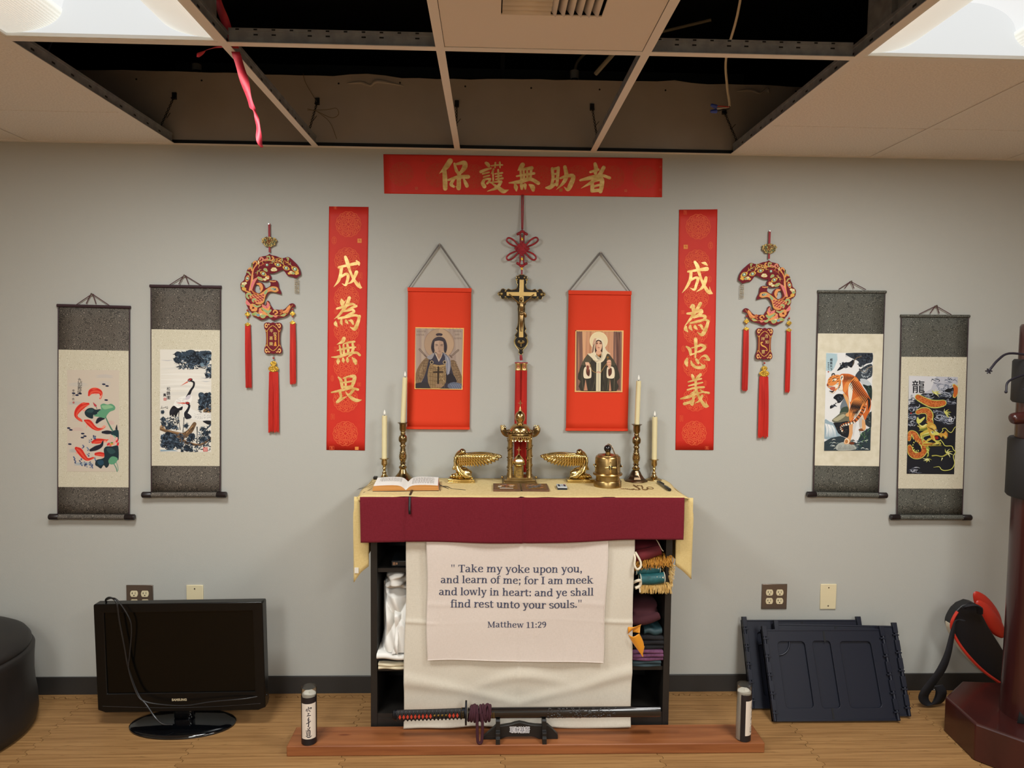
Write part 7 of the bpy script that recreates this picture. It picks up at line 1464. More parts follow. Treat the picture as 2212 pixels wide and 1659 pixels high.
# ---------------------------------------------------------------- incense burner with chain
ix, iy = .4990, -.168
r = empty('incense_burner', (ix, iy, T), 'cylindrical brass incense burner with black ball knob and draped chain', 'incense burner')
b = MB(); b.lathe([(.058, T), (.058, T+.024), (.056, T+.027), (.049, T+.028), (.0485, T+.046), (.052, T+.048), (.061, T+.050), (.062, T+.054), (.060, T+.058), (.0525, T+.060), (.0525, T+.122), (.051, T+.125)], (ix, iy, 0), 44); b.build('body', M_brassl, r, ang=35)
b = MB(); b.lathe([(.0515, T+.125), (.050, T+.128), (.0445, T+.130), (.0435, T+.134), (.030, T+.1355), (.022, T+.138), (.0105, T+.140), (.0105, T+.147), (.008, T+.148), (0, T+.148)], (ix, iy, 0), 40); b.build('lid', M_brassl, r, ang=35)
b = MB(); b.sphere((ix-.002, iy, T+.160), .0158, 20); b.build('knob', mat('black_ball', '#120f10', .18, spec=.6), r)
for a in (-pi/2+.05, 0.05, pi+.05):
    b = MB(); M = Matrix.Translation((ix, iy, T+.088)) @ Matrix.Rotation(a+pi/2, 4, 'Z'); b.M = M
    P = []
    for k in range(4):
        q = k*pi/2
        for (rr, dd) in ((.003, -.5), (.0235, -.16), (.0245, 0), (.0235, .16)): P.append((rr*cos(q+dd), rr*sin(q+dd)))
    b.prism(P, lambda u, v, d: (u, -.0525-d+.0018-u*u*6, v), 0, .0032); cr = b.build('cross_ornament', M_gold2, r, bevel=.0005)
    b = MB(); b.M = M
    for k in range(4):
        q = pi/4+k*pi/2; b.prism([(.0022*cos(q)+.0066*cos(q+t_), .0022*sin(q)+.0066*sin(q+t_)) if i else (.0022*cos(q), .0022*sin(q)) for i, t_ in enumerate((0, -.7, -.3, .3, .7))], lambda u, v, d: (u, -.0525-d-u*u*6, v), .0012, .0022)
    b.build('pierced_hole', M_wick, cr)
def chain(b, path, pitch=.0042, rad=.0007, lr=.0030):
    P = [Vector(p) for p in catmull(path, 14)]; d = 0; k = 0; L_ = [0]
    for a, c_ in zip(P, P[1:]): L_.append(L_[-1]+(c_-a).length)
    s = 0; i = 0
    while s < L_[-1]:
        while L_[i+1] < s and i < len(L_)-2: i += 1
        f_ = (s-L_[i])/max(1e-9, L_[i+1]-L_[i]); p = P[i].lerp(P[i+1], f_); t_ = (P[i+1]-P[i]).normalized(); e1 = t_.orthogonal().normalized(); e2 = t_.cross(e1)
        if k % 2: e1 = e2
        a_ = .8*k; e = e1*cos(.5)+t_.cross(e1)*sin(.5)
        b.tube([p+t_*lr*1.15*cos(q)+e*lr*.8*sin(q) for q in [2*pi*j/8 for j in range(8)]], rad*1.25, 5, closed=True); s += pitch; k += 1
b = MB(); yb = iy-.050
chain(b, [(ix+.000, iy, T+.178), (ix+.008, iy-.008, T+.176), (ix+.016, iy-.018, T+.162), (ix+.022, iy-.032, T+.144), (ix+.030, iy-.046, T+.130), (ix+.033, iy-.0475, T+.100), (ix+.036, iy-.049, T+.065), (ix+.038, iy-.060, T+.045), (ix+.041, iy-.062, T+.015), (ix+.046, iy-.066, T+.004), (ix+.064, iy-.068, T+.003), (ix+.085, iy-.078, T+.003), (ix+.098, iy-.070, T+.003), (ix+.092, iy-.080, T+.003), (ix+.122, iy-.075, T+.003), (ix+.113, iy+.01, T+.003), (ix+.118, iy-.03, T+.003), (ix+.126, iy-.005, T+.003), (ix+.144, iy-.01, T+.003), (ix+.135, iy-.075, T+.003), (ix+.150, iy-.08, T+.003), (ix+.160, iy-.045, T+.003)])
b.build('chain', mat('brass_chain', '#a88a63', .3, metal=1.0), r)
b = MB(); b.tube([(ix+.171+.013*cos(q), iy-.045+.020*sin(q), T+.002) for q in [2*pi*j/24 for j in range(24)]], .0016, 6, closed=True); b.build('chain_ring', M_brassd, r)

# ---------------------------------------------------------------- open book
M_page = mat('page', '#ece9e2', .8, spec=.2); M_gilt = mat('page_gilt', '#c08445', .45, metal=.4, col2='#d49a5a', scale=6, stretch=(1, 1, 60)); M_pinkedge = mat('page_edge', '#c9756c', .5, metal=.25, col2='#d8938a', scale=5, stretch=(1, 1, 70)); M_leather = mat('black_leather', '#1d1614', .5); M_ribb = mat('black_ribbon', '#141214', .5)
bkx, bky, ba = -.3385, -.202, radians(3.5)
r = empty('open_book', (bkx, bky, T), 'thick open book with gilt page edges and black ribbon markers', 'book')
MB_book = Matrix.Translation((bkx, bky, T)) @ Matrix.Rotation(ba, 4, 'Z')
W2, D2 = .128, .088
b = MB(); b.M = MB_book; b.box(-W2-.003, W2+.003, -D2-.003, D2+.003, .0006, .0030); b.build('cover', M_leather, r, bevel=.001)
def ph(u): return .003+.020*(sin(min(1, (1-abs(u))*3.0)*pi/2)**.8 if False else 1)*min(1, ((1.0-abs(u))*.12+1))*(1-.88*math.exp(-(abs(u)/.10)**1.3))+.003*sin(pi*abs(u))
for s in (-1, 1):
    b = MB(); b.M = MB_book; n = 24; P = [(s*W2*i/n*(1 if i < n else 1), ph(s*i/n)) for i in range(n+1)]
    def blk(i, v, k): return None
    V = []; F = []; m = n+1
    for yy in (-D2, D2):
        for (x, z) in P: V.append((x, yy, z))
        for (x, z) in P: V.append((x+(s*.0 if abs(x) < W2*.999 else s*.004), yy, .003))
    for i in range(n):
        F.append((i, i+1, 2*m+i+1, 2*m+i))
    b.mi = 0; b.add(V, F)
    for base in (0, 2*m):
        b.add(V, [(base+i, base+i+1, base+m+i+1, base+m+i) for i in range(n)], 1)
    b.add(V, [(n, m+n, 3*m+n, 2*m+n)], 2)
    pg = b.build('page_block', [M_page, M_gilt, M_pinkedge], r, ang=30)
    pr = Print(None, lambda x, y, d: tuple(MB_book @ Vector((x, y, ph(x/W2)+.0002+d))))
    pr.hold = True
    for ln in range(16 if s > 0 else 10):
        yy = D2*.80-ln*D2*1.45/16; xa = .022; 
        while xa < .112:
            wl = random.uniform(.004, .011)
            if xa+wl < .115: pr.rect(s*xa, yy-.0011, s*(xa+wl), yy+.0011, '#a5a29c')
            xa += wl+.003
    pr.build('printed_lines', M_print, pg)
for P, wd in (([(-.128, .045, .016), (-.15, .035, .010), (-.172, .01, .0006), (-.190, -.03, .0006), (-.197, -.055, .0006)], .0022), ([(-.128, .015, .014), (-.145, .008, .010), (-.170, -.008, .0006), (-.192, -.040, .0006)], .0030), ([(-.128, -.02, .012), (-.142, -.05, .004), (-.152, -.075, .0006), (-.166, -.106, .0006)], .0036),
              ([(.120, .03, .018), (.132, .01, .012), (.138, -.01, .006), (.165, -.012, .003), (.185, -.045, .0006), (.215, -.062, .0006), (.240, -.074, .0006)], .0040), ([(.12, .0, .016), (.133, -.02, .008), (.137, -.06, .003), (.138, -.092, .0006)], .0030), ([(.122, .012, .016), (.135, -.005, .009), (.150, -.015, .004), (.172, -.05, .0006)], .0034)):
    Q = catmull([p+(wd,) for p in P], 5); V = []
    for q in Q:
        p = MB_book @ Vector(q[:3]); V += [(p.x, p.y-q[3], p.z+.0005), (p.x, p.y+q[3], p.z+.0005)]
    b = MB(); b.add(V, [(2*i, 2*i+1, 2*i+3, 2*i+2) for i in range(len(Q)-1)]); b.build('ribbon_marker', M_ribb, r, solid=.0006)
b = MB(); V = []
for (y, z, dx) in ((-.285, T+.006, 0), (-.320, T+.0022, 0), (-.360, T+.002, .0005), (-.3745, T-.003, .001), (-.378, T-.012, .001), (-.385, T-.03, .0015), (-.3905, T-.05, .002), (-.393, T-.066, .0035)): V += [(-.3085+dx-.0043, y-.0045 if z < .95 else y-.001, z), (-.3085+dx+.0043, y-.0045 if z < .95 else y-.001, z)]
b.add(V, [(2*i, 2*i+1, 2*i+3, 2*i+2) for i in range(7)]); b.build('ribbon_marker', M_ribb, r, solid=.0006)

# ---------------------------------------------------------------- small things on the altar
M_wood2 = mat('icon_wood', '#6b4a32', .5, col2='#573a27', scale=30, stretch=(1, 6, 1)); M_iconb = mat('icon_print', '#7a5528', .45)
r = empty('folding_icon', (.131, -.225, T), 'two-panel wooden folding icon lying open in front of the domed shrine', 'icon')
for s in (-1, 1):
    x0, x1 = (.0175, .1285) if s < 0 else (.1345, .2440)
    b = MB(); b.box(x0, x1, -.288, -.162, T, T+.009); pn = b.build('panel', M_wood2, r, bevel=.001)
    pr = Print(None, lambda x, y, d: (x, y, T+.0092+d)); pr.rect(x0+.006, -.284, x1-.004, -.166, '#6a4c34'); pr.rect(x0+.016, -.280, x1-.012, -.170, '#725026')
    for k in range(34):
        x, y = random.uniform(x0+.024, x1-.022), random.uniform(-.262, -.185); pr.disc(x, y, random.uniform(.004, .009), random.uniform(.004, .010), random.choice(['#8a3a26', '#4b3d33', '#5c6068', '#b06b3a', '#6d2f22', '#c9a46a'] if s < 0 else ['#55483c', '#6b6a66', '#a86a3c', '#77543a', '#4a423c']), random.random()*3, 10)
    for k in range(9): pr.disc(x0+.026+k*.0075, -.196-.012*abs(sin(k)), .0045, .0055, '#a8795a', n=8)
    if s < 0: pr.rect(x0+.026, -.268, x1-.030, -.258, '#d8d2c4'); pr.rect(x0+.020, -.232, x0+.034, -.220, '#d8d2c4'); pr.rect(x1-.044, -.224, x1-.028, -.212, '#d9cdb9')
    else: pr.rect(x0+.052, -.222, x0+.068, -.216, '#bdb3a4'); pr.stroke([(x0+.03, -.26), (x0+.05, -.23), (x0+.075, -.20)], .012, '#5c5a56', 3)
    pr.build('icon_painting', M_print, pn)
b = MB(); b.tube([(.1315, -.287, T+.006), (.1315, -.163, T+.006)], .0032, 8); b.build('hinge', mat('hinge_metal', '#4b4740', .35, metal=.9), r)
r = empty('small_case', (.302, -.212, T), 'small white-topped case with two dark labels, right of the folding icon', 'case')
b = MB(); b.box(.281, .320, -.252, -.186, T, T+.0085); b.build('tray', mat('case_black', '#1c2430', .35), r, bevel=.0015)
b = MB(); b.box(.2805, .3205, -.2525, -.1855, T+.0085, T+.0125); lid = b.build('lid', mat('case_white', '#c9ced0', .3), r, bevel=.0015)
pr = Print(None, lambda x, y, d: (x, y, T+.0129+d)); pr.rect(.2850, -.236, .2930, -.198, '#232b38'); pr.rect(.3080, -.236, .3160, -.212, '#232b38'); pr.rect(.3080, -.211, .3160, -.198, '#8a2f2a'); 
for k in range(4): pr.rect(.2955, -.230+k*.008, .3055, -.2275+k*.008, '#9aa3a8')
pr.build('labels', M_print, lid)
r = empty('pen', (.735, -.20, T), 'black and silver pen lying at the right front corner of the altar', 'pen')
pa, pb = Vector((.7275, -.105, T+.0075)), Vector((.7365, -.275, T+.0075)); d_ = (pb-pa).normalized()
b = MB(); b.tube([pa, pa+d_*.004, pa+d_*.115], [.003, .0062, .0065], 14); b.build('barrel', mat('pen_silver', '#8a857c', .3, metal=.9), r)
b = MB(); b.tube([pa+d_*.115, pa+d_*.116, pa+d_*.150, pa+d_*.160, pa+d_*.1685], [.0068, .0075, .0075, .0072, .0070], 14); b.build('cap', mat('pen_black', '#17171b', .3), r)
b = MB(); b.tube([pa+d_*.03+Vector((0, 0, .008)), pa+d_*.085+Vector((.0, 0, .0085))], .0026, 8); b.build('clip', MATS['pen_black'], r)
b = MB(); b.box(-.502, -.486, -.052, -.030, T+.001, T+.013); tag(b.build('lighter', mat('lighter_black', '#17120f', .4), None, (-.494, -.041, T+.001), bevel=.0015), 'small black oblong lighter beside the left small candlestick', 'lighter')
# ---------------------------------------------------------------- things on the shelves of the bookcase
def lump(b, c, rx, ry, rz, seed, amp=.16, n=40, m=26, folds=5, sq=.7):
    rnd = random.Random(seed); W = [(rnd.uniform(1, folds), rnd.uniform(-3, 3), rnd.uniform(0, 6.3), rnd.uniform(.4, 1)) for _ in range(6)]
    def f(u, v):
        a, p = 2*pi*u, pi*(v-.5); x, y, z = cos(a)*cos(p), sin(a)*cos(p), sin(p)
        x, y, z = (math.copysign(abs(q)**sq, q) for q in (x, y, z))
        d = 1+amp*sum(w4*sin(w1*(a if True else 0)+w2*z*3+w3)*.35 for (w1, w2, w3, w4) in [(round(q[0]), q[1], q[2], q[3]) for q in W])*cos(p)
        return (c[0]+rx*x*d, c[1]+ry*y*d, c[2]+rz*z)
    return b.grid(f, n, m)
M_wcot = mat('white_cotton', '#e2e0da', .9, spec=.2, bump=.3, bscale=25); M_greyc = mat('pale_grey_cloth', '#c4bfb6', .9); M_creamc = mat('cream_cloth', '#d9cfb2', .9); M_blackc = mat('black_cloth', '#131215', .95)
b = MB()
def fold(x, z): return .026*abs(sin(x*30+z*17))**.7+.022*abs(sin(z*19-x*33+1.1))**.7+.006*sin(x*120+z*50)
def robe(u, v, dx=0.0, top=.600, off=0.0):
    z = .345+(top-.345)*v; xl = -.437+dx+.012*sin(v*5)+.030*v*v; x = xl+(-.296-xl)*u; e = min(1, 6*u+.05, 6*(1-v)+.02)
    y = -.235-off-.050*e**.6-fold(x+off*9, z)*e-.035*(1-v)*e
    return (x, max(y, -.366) if x > -.352 else y, z)
b.grid(robe, 60, 70); b.grid(lambda u, v: robe(u, v, .045, .52, .030), 50, 50); b.box(-.428, -.302, -.235, -.06, .346, .590)
tag(b.build('white_robe', M_wcot, None, (-.37, -.23, .345), ang=70), 'bunched white cotton robe stuffed in the left shelf under the pale grey bag', 'garment')
b = MB(); lump(b, (-.362, -.25, .618), .046, .095, .038, 9, .35, 60, 30, 6); tag(b.build('grey_bag', M_greyc, None, (-.365, -.245, .55), remesh=.004, smooth_it=4), 'pale grey translucent cloth bag at the top of the left shelf pile', 'bag')
def folded(name, x0, x1, y0, y1, z0, z1, nl, m_, label, cat, sag=.004, tilt=0):
    b = MB(); h = (z1-z0)/nl
    for i in range(nl):
        za, zb = z0+h*i, z0+h*(i+1)*1.0-.0008; P = []
        for k in range(9): a = -pi/2+pi*k/8; P.append((y0+h*.5-(h*.5)*cos(a)-.002*(i % 2), (za+zb)/2+(zb-za)*.5*sin(a)))
        P += [(y1, zb), (y1, za)]
        n = 14; V = []; F = []; m = len(P)
        for j in range(n+1):
            t = j/n; x = x0+(x1-x0)*t; dz = sag*sin(t*7+i*1.7)*.4+tilt*t
            for (y, z) in P: V.append((x, y+.002*sin(t*9+i*2), z+dz))
        for j in range(n):
            for q in range(m): F.append((j*m+q, j*m+(q+1) % m, (j+1)*m+(q+1) % m, (j+1)*m+q))
        F.append(tuple(range(m))); F.append(tuple(n*m+q for q in range(m))[::-1]); b.add(V, F)
    return tag(b.build(name, m_, None, ((x0+x1)/2, (y0+y1)/2, z0)), label, cat)
folded('white_uniform', -.4365, -.300, -.378, -.10, .322, .345, 1, M_wcot, 'folded white uniform jutting over the left shelf edge, under the bunched robe', 'garment', .004, -.006)
folded('black_folded_cloth', -.436, -.30, -.352, -.08, .302, .321, 1, M_blackc, 'thin black folded cloth between the white uniform and the cream cloth', 'folded cloth', .002)
folded('cream_folded_cloth', -.432, -.30, -.362, -.08, .274, .301, 2, M_creamc, 'folded cream cloth at the bottom of the left shelf pile', 'folded cloth', .003)
r = empty('dark_case', (-.36, -.25, .6745), 'dark case with small gold emblem lying on the upper left shelf', 'case')
b = MB(); b.box(-.388, -.25, -.315, -.20, .6745, .6995); b.build('body', mat('navy_case', '#1b1f22', .4), r, bevel=.004)
pr = Print(None, wallf(-.3152), base=.0002)
put_text(pr, '古', -.3760, .687, .013, '#c69a76', .0004, flipv=False); put_text(pr, '8', -.3655, .687, .012, '#c69a76', .0003, flipv=False); pr.build('emblem', M_print, r)
# right side
M_mcl = mat('maroon_cloth', '#6d1820', .8, col2='#5a121b', scale=14); M_teal = mat('teal_brocade', '#12565a', .6, col2='#0d474b', scale=90); M_fringe = mat('gold_fringe', '#c08a34', .6, col2='#a36c22', scale=60); M_fringe2 = mat('pale_fringe', '#d8b877', .6, col2='#c19a55', scale=60)
M_dmar = mat('dark_maroon_cloth', '#3a0f18', .9); M_yel = mat('yellow_satin', '#d98e14', .5, sheen=.2); M_purp = mat('purple_linen', '#6b3f5e', .9, col2='#5e3552', scale=120); M_slate = mat('slate_cloth', '#2e3f45', .9); M_ivcord = mat('ivory_cord', '#d8cdb5', .7)
r = empty('maroon_stole', (.63, -.26, .70), 'rolled maroon cloth with an ivory loop on top of the right shelf pile', 'stole')
b = MB(); b.grid(lambda u, v: (.545+.150*u+.02*v*(u-.3), -.338+.20*v+.012*sin(u*3), .708+.022*u+.085*sin(min(1, v*1.25)*pi/2)*(1-.25*u)+.006*sin(v*8)), 16, 16)
b.tube([(.555, -.335, .722), (.61, -.342, .732), (.685, -.338, .752)], [.020, .023, .019], 14, smooth=4); b.build('roll', M_mcl, r, remesh=.0035, smooth_it=3) if False else b.build('roll', M_mcl, r, solid=.003)
b = MB(); b.tube([(.664, -.31, .800), (.676, -.335, .785), (.690, -.348, .757), (.698, -.345, .748)], .0018, 6, smooth=4); b.build('edge_piping', M_ivcord, r)
b = MB(); b.tube([(.572, -.36, .757), (.576, -.385, .735), (.573, -.395, .708), (.583, -.40, .692), (.597, -.395, .700), (.598, -.39, .718), (.588, -.385, .738), (.580, -.372, .752)], .0042, 10, smooth=5); b.build('loop', M_ivcord, r)
r = empty('teal_stole', (.65, -.26, .61), 'rolled teal brocade stole with long gold fringes, on the upper right shelf', 'stole')
for (z, x0, x1, yy, rr) in ((.668, .590, .687, -.335, .020), (.637, .604, .701, -.352, .0235)):
    b = MB(); b.tube([(x0, yy, z), (x0+.05, yy-.004, z+.002), (x1, yy, z+.007)], [rr, rr*1.02, rr*.96], 16, smooth=4, flat=((0, 0, 1), .92)); ro = b.build('roll', M_teal, r)
    b = MB(); b.tube([(x1-.001, yy+rr*1.0*cos(a), z+.007+rr*.92*sin(a)) for a in [2*pi*k/20 for k in range(20)]], .0016, 6, closed=True); b.tube([(x0+.001, yy+rr*1.0*cos(a), z+rr*.92*sin(a)) for a in [2*pi*k/20 for k in range(20)]], .0016, 6, closed=True); b.build('trim', M_ivcord, ro)
    b = MB()
    for k in range(4): b.prism([(x0+.045+k*.012, z+.010), (x0+.055+k*.012, z+.010), (x0+.053+k*.012, z+.016+.002*(k % 2))], wallf(yy-rr*.93), -.001, .001)
    b.build('gold_motif', M_ivcord, ro)
def fringe(b, n, fn, rad=.0014):
    for i in range(n):
        P = fn(i/(n-1)); b.tube(P, [rad]*(len(P)-1)+[rad*.5], 4, smooth=2)
b = MB(); rj = random.Random(5)
fringe(b, 100, lambda t: [(.575+.155*t, -.30+rj.uniform(-.01, .01), .712+.022*t), (.572+.160*t+rj.uniform(-.008, .008), -.345-rj.uniform(0, .012), .702+.022*t+rj.uniform(-.006, .010)), (.570+.160*t+rj.uniform(-.012, .012), -.366, .683+.020*t+rj.uniform(-.012, .008))], .0022); fo = b.build('fringe', M_fringe, r); fo['kind'] = 'stuff'
b = MB(); fringe(b, 64, lambda t: [(.700+.030*rj.random(), -.31, .715-.07*t), (.722+.012*rj.random(), -.345, .700-.08*t+rj.uniform(-.01, .01)), (.742-.012*t+rj.uniform(-.008, .004), -.366, .690-.09*t+rj.uniform(-.01, .01))], .0020)
b.build('fringe', M_fringe2, r)['kind'] = 'stuff'
b = MB(); fringe(b, 90, lambda t: [(.605+.118*t, -.325, .622), (.606+.120*t+rj.uniform(-.004, .004), -.362-rj.uniform(0, .008), .616), (.604+.124*t+rj.uniform(-.006, .006), -.370+rj.uniform(-.004, .004), .585+rj.uniform(-.003, .006))], .0018)
b.build('fringe', M_fringe2, r)['kind'] = 'stuff'
b = MB(); b.tube([(.575, -.36, .625), (.590, -.38, .640), (.604, -.372, .636), (.600, -.37, .615), (.582, -.375, .608)], .006, 8, smooth=4); b.tube([(.60, -.365, .615), (.602, -.372, .590)], .003, 6); b.build('white_cord', M_ivcord, r)
b = MB(); lump(b, (.628, -.235, .488), .070, .10, .040, 14, .2, 40, 24, 4); b.tube([(.56, -.34, .462), (.63, -.345, .468), (.690, -.335, .482)], [.018, .020, .016], 12, smooth=4)
tag(b.build('dark_maroon_cloth', M_dmar, None, (.628, -.235, .45), remesh=.004, smooth_it=3), 'dark maroon cloth bundled in the middle of the right shelf, behind the yellow sash', 'cloth')
folded('black_uniform', .560, .708, -.345, -.09, .345, .400, 3, M_blackc, 'stack of black folded cloth on the right shelf above the purple cloth', 'folded cloth')
folded('dark_teal_cloth', .630, .702, -.342, -.12, .402, .430, 1, mat('dark_teal', '#1f3a40', .6), 'dark teal folded cloth lying on the black stack at right', 'folded cloth', .010)
folded('purple_cloth', .540, .706, -.352, -.09, .301, .344, 3, M_purp, 'folded purple linen cloth on the lower right shelf', 'folded cloth')
folded('slate_cloth', .545, .698, -.348, -.09, .274, .300, 2, M_slate, 'folded dark slate cloth under the purple cloth at right', 'folded cloth')
b = MB()
b.grid(lambda u, v: (.555+.056*u*(1-.15*v), -.374-.010*sin(u*4+v*3), .452-.030*v+.006*u), 10, 6)
def leaf(u, v):
    xl, xr = .556+.060*v**1.2, .600+.022*sin(min(1, v*1.6)*pi/2)-.004*v if v < .6 else .622-.0075*(v-.6)/.4
    xr = max(xr, xl+.002); return (xl+(xr-xl)*u, -.384-.012*sin(pi*u)*(1-v), .424-.088*v-.004*sin(u*5))
b.grid(leaf, 12, 20)
tag(b.build('yellow_sash', M_yel, None, (.58, -.375, .31), solid=.0012), 'yellow satin sash with pointed end hanging from the right shelf', 'sash')

# ---------------------------------------------------------------- plank with sword and glass candles
def plank_mat():
    m = bpy.data.materials.new('redwood_plank'); m.use_nodes = True; nt = m.node_tree; N = nt.nodes; L = nt.links; p = N['Principled BSDF']; p.inputs['Roughness'].default_value = .5
    tc = N.new('ShaderNodeTexCoord'); mp = N.new('ShaderNodeMapping'); mp.inputs['Scale'].default_value = (1.6, 26, 26); L.new(tc.outputs['Object'], mp.inputs[0])
    nz = N.new('ShaderNodeTexNoise'); nz.inputs['Scale'].default_value = 1.5; nz.inputs['Detail'].default_value = 5; nz.inputs['Distortion'].default_value = .6; L.new(mp.outputs[0], nz.inputs['Vector'])
    r_ = N.new('ShaderNodeValToRGB'); e = r_.color_ramp.elements; e[0].position = .3; e[1].position = .72; e[0].color = lin('#7c4522'); e[1].color = lin('#9c6036'); L.new(nz.outputs['Fac'], r_.inputs[0])
    v = N.new('ShaderNodeTexVoronoi'); v.inputs['Scale'].default_value = 2.3; mp2 = N.new('ShaderNodeMapping'); mp2.inputs['Scale'].default_value = (1, 4, 4); L.new(tc.outputs['Object'], mp2.inputs[0]); L.new(mp2.outputs[0], v.inputs['Vector'])
    k = N.new('ShaderNodeValToRGB'); k.color_ramp.elements[0].position = .03; k.color_ramp.elements[1].position = .07; k.color_ramp.elements[0].color = (1, 1, 1, 1); k.color_ramp.elements[1].color = (0, 0, 0, 1); L.new(v.outputs['Distance'], k.inputs[0])
    mx = N.new('ShaderNodeMix'); mx.data_type = 'RGBA'; L.new(r_.outputs[0], mx.inputs['A']); mx.inputs['B'].default_value = lin('#6a3214'); L.new(k.outputs[0], mx.inputs['Factor']); L.new(mx.outputs['Result'], p.inputs['Base Color']); return m
b = MB(); b.box(-.757, 1.0735, -.4925, -.3545, 0, .040)
tag(b.build('wood_plank', plank_mat(), None, (.158, -.4235, 0), bevel=.0035), 'long reddish-brown wooden plank on the floor in front of the altar', 'plank')
M_glass = bpy.data.materials.new('clear_glass'); M_glass.use_nodes = True; gp = M_glass.node_tree.nodes['Principled BSDF']; gp.inputs['Transmission Weight'].default_value = 1.0; gp.inputs['Roughness'].default_value = .02; gp.inputs['IOR'].default_value = 1.45
M_cwax = mat('white_wax', '#e3dfcf', .6); M_wrap = mat('black_wrap', '#17141a', .4); M_paper = mat('label_paper', '#ddd2c4', .7)
def glass_candle(x, y, face, chars, label):
    z = .0402; r = empty('glass_candle', (x, y, z), label, 'candle', 'tall glass candles on the plank'); R = .0288
    b = MB(); b.lathe([(.0, z+.003), (.0260, z+.003), (.0268, z+.008), (.0268, z+.218), (.0282, z+.218), (R, z+.210), (R-.0006, z+.196), (R, z+.190), (R, z+.004), (.026, z), (0, z)], (x, y, 0), 40); b.build('glass', M_glass, r)
    b = MB(); b.lathe([(0, z+.0035), (.0258, z+.0035), (.0263, z+.009), (.0263, z+.191), (.024, z+.1925), (0, z+.1915)], (x, y, 0), 36); b.build('wax', M_cwax, r)
    b = MB(); b.tube([(x, y, z+.190), (x+.001, y, z+.200)], .001, 6); b.build('wick', M_cwax, r)
    def band(b, a0, a1, z0, z1, rr, n=24): b.grid(lambda u, v: (x+rr*cos(a0+(a1-a0)*u), y+rr*sin(a0+(a1-a0)*u), z0+(z1-z0)*v), n, 4)
    b = MB(); band(b, face-1.66, face+1.66, z+.002, z+.186, R+.0003, 40); w_ = b.build('black_wrap', M_wrap, r)
    b = MB(); band(b, face-1.02, face+1.02, z+.026, z+.163, R+.0006, 30); lb = b.build('paper_label', M_paper, r)
    pr = Print(None, lambda u, v, d: (x+(R+.0007+d)*cos(face+u/R), y+(R+.0007+d)*sin(face+u/R), v), base=.0001)
    for P, wd in chars: pr.stroke([(((q[0]-255)/100)*.0093, z+.026+(1400-q[1])/890*.137) for q in P], [a*.000145 for a in wd], '#1d1828', 5)
    pr.build('brush_characters', M_print, lb); return r
KARATE = [([(245,585),(255,610)],[20,16]), ([(175,630),(165,680)],[16,24]), ([(175,640),(260,620),(360,610),(330,650)],[8,14,26,8]), ([(240,640),(220,680),(195,715)],[18,16,6]), ([(285,650),(290,690),(330,700)],[14,16,14]), ([(205,752),(270,740),(230,785),(190,812)],[12,18,14,10]), ([(185,808),(250,800),(325,800)],[14,20,22]),
  ([(262,850),(240,880),(205,905)],[24,22,6]), ([(205,930),(290,905)],[12,16]), ([(170,1000),(250,975),(325,945)],[20,22,20]), ([(240,880),(255,980),(240,1080),(215,1060)],[20,22,22,4]),
  ([(205,1125),(230,1140)],[18,14]), ([(300,1100),(265,1140),(190,1190)],[24,18,10]), ([(225,1180),(220,1310)],[16,16]), ([(228,1190),(300,1180),(295,1320)],[14,22,20]), ([(235,1225),(285,1220)],[10,10]), ([(235,1262),(285,1258)],[10,10]), ([(228,1305),(290,1300)],[10,10]), ([(155,1165),(170,1230),(185,1310)],[10,16,14]), ([(140,1310),(220,1345),(310,1345),(375,1310)],[12,24,22,6])]
AIKI = [([(300,540),(240,620),(170,690)],[16,20,6]), ([(300,560),(350,640)],[14,22]), ([(230,700),(240,740)],[18,14]), ([(230,700),(310,695),(300,740)],[12,16,14]), ([(270,800),(220,880)],[18,8]), ([(220,840),(330,820)],[12,16]), ([(230,900),(320,890),(300,960)],[12,16,14]), ([(190,1000),(330,980)],[12,14]), ([(240,960),(210,1040)],[14,8]), ([(280,960),(310,1040)],[12,16]), ([(210,1110),(225,1125)],[20,18]), ([(220,1190),(300,1180),(290,1290)],[12,18,16]), ([(180,1190),(190,1290)],[12,16]), ([(150,1300),(240,1330),(350,1300)],[10,22,8])]
glass_candle(-.679, -.462, -pi/2+.20, KARATE, 'tall glass candle with white label facing front, at the left end of the plank')
glass_candle(.999, -.460, -pi/2+.92, AIKI, 'tall glass candle turned sideways showing white wax, at the right end of the plank')
# sword on its stand
M_lacq = mat('black_lacquer', '#0d0c0e', .15, spec=.6, coat=.5); M_grip = mat('grip_wrap', '#1a1718', .6, bump=.5, bscale=180); M_tsuba = mat('tsuba_iron', '#1d1f25', .4, metal=.7); M_sageo = mat('maroon_cord_wrap', '#3c1421', .85, bump=.3, bscale=200); M_oran = mat('red_rayskin', '#b83a24', .6); M_dull = mat('dull_brass', '#8a6f3a', .4, metal=.8)
Y = -.450; kx = .9888
def sx_(x): return x*kx
def sz_(z): return 1.5723-(1.5723-z)*kx
r = empty('katana', (.15, Y, sz_(.127)), 'sheathed black samurai sword with red-diamond grip and maroon cord, resting on the stand', 'sword')
zh = lambda x: sz_(.1200+.0072*(x+.367)/.27) if x < -.08 else sz_(.1275+.0016*(x)/.68)
b = MB(); P = [(sx_(x), Y, zh(x)) for x in (-.362, -.33, -.26, -.19, -.12, -.094)]; b.tube(P, [.0195, .0200, .0192, .0190, .0196, .0200], 18, flat=((0, 1, 0), .62))
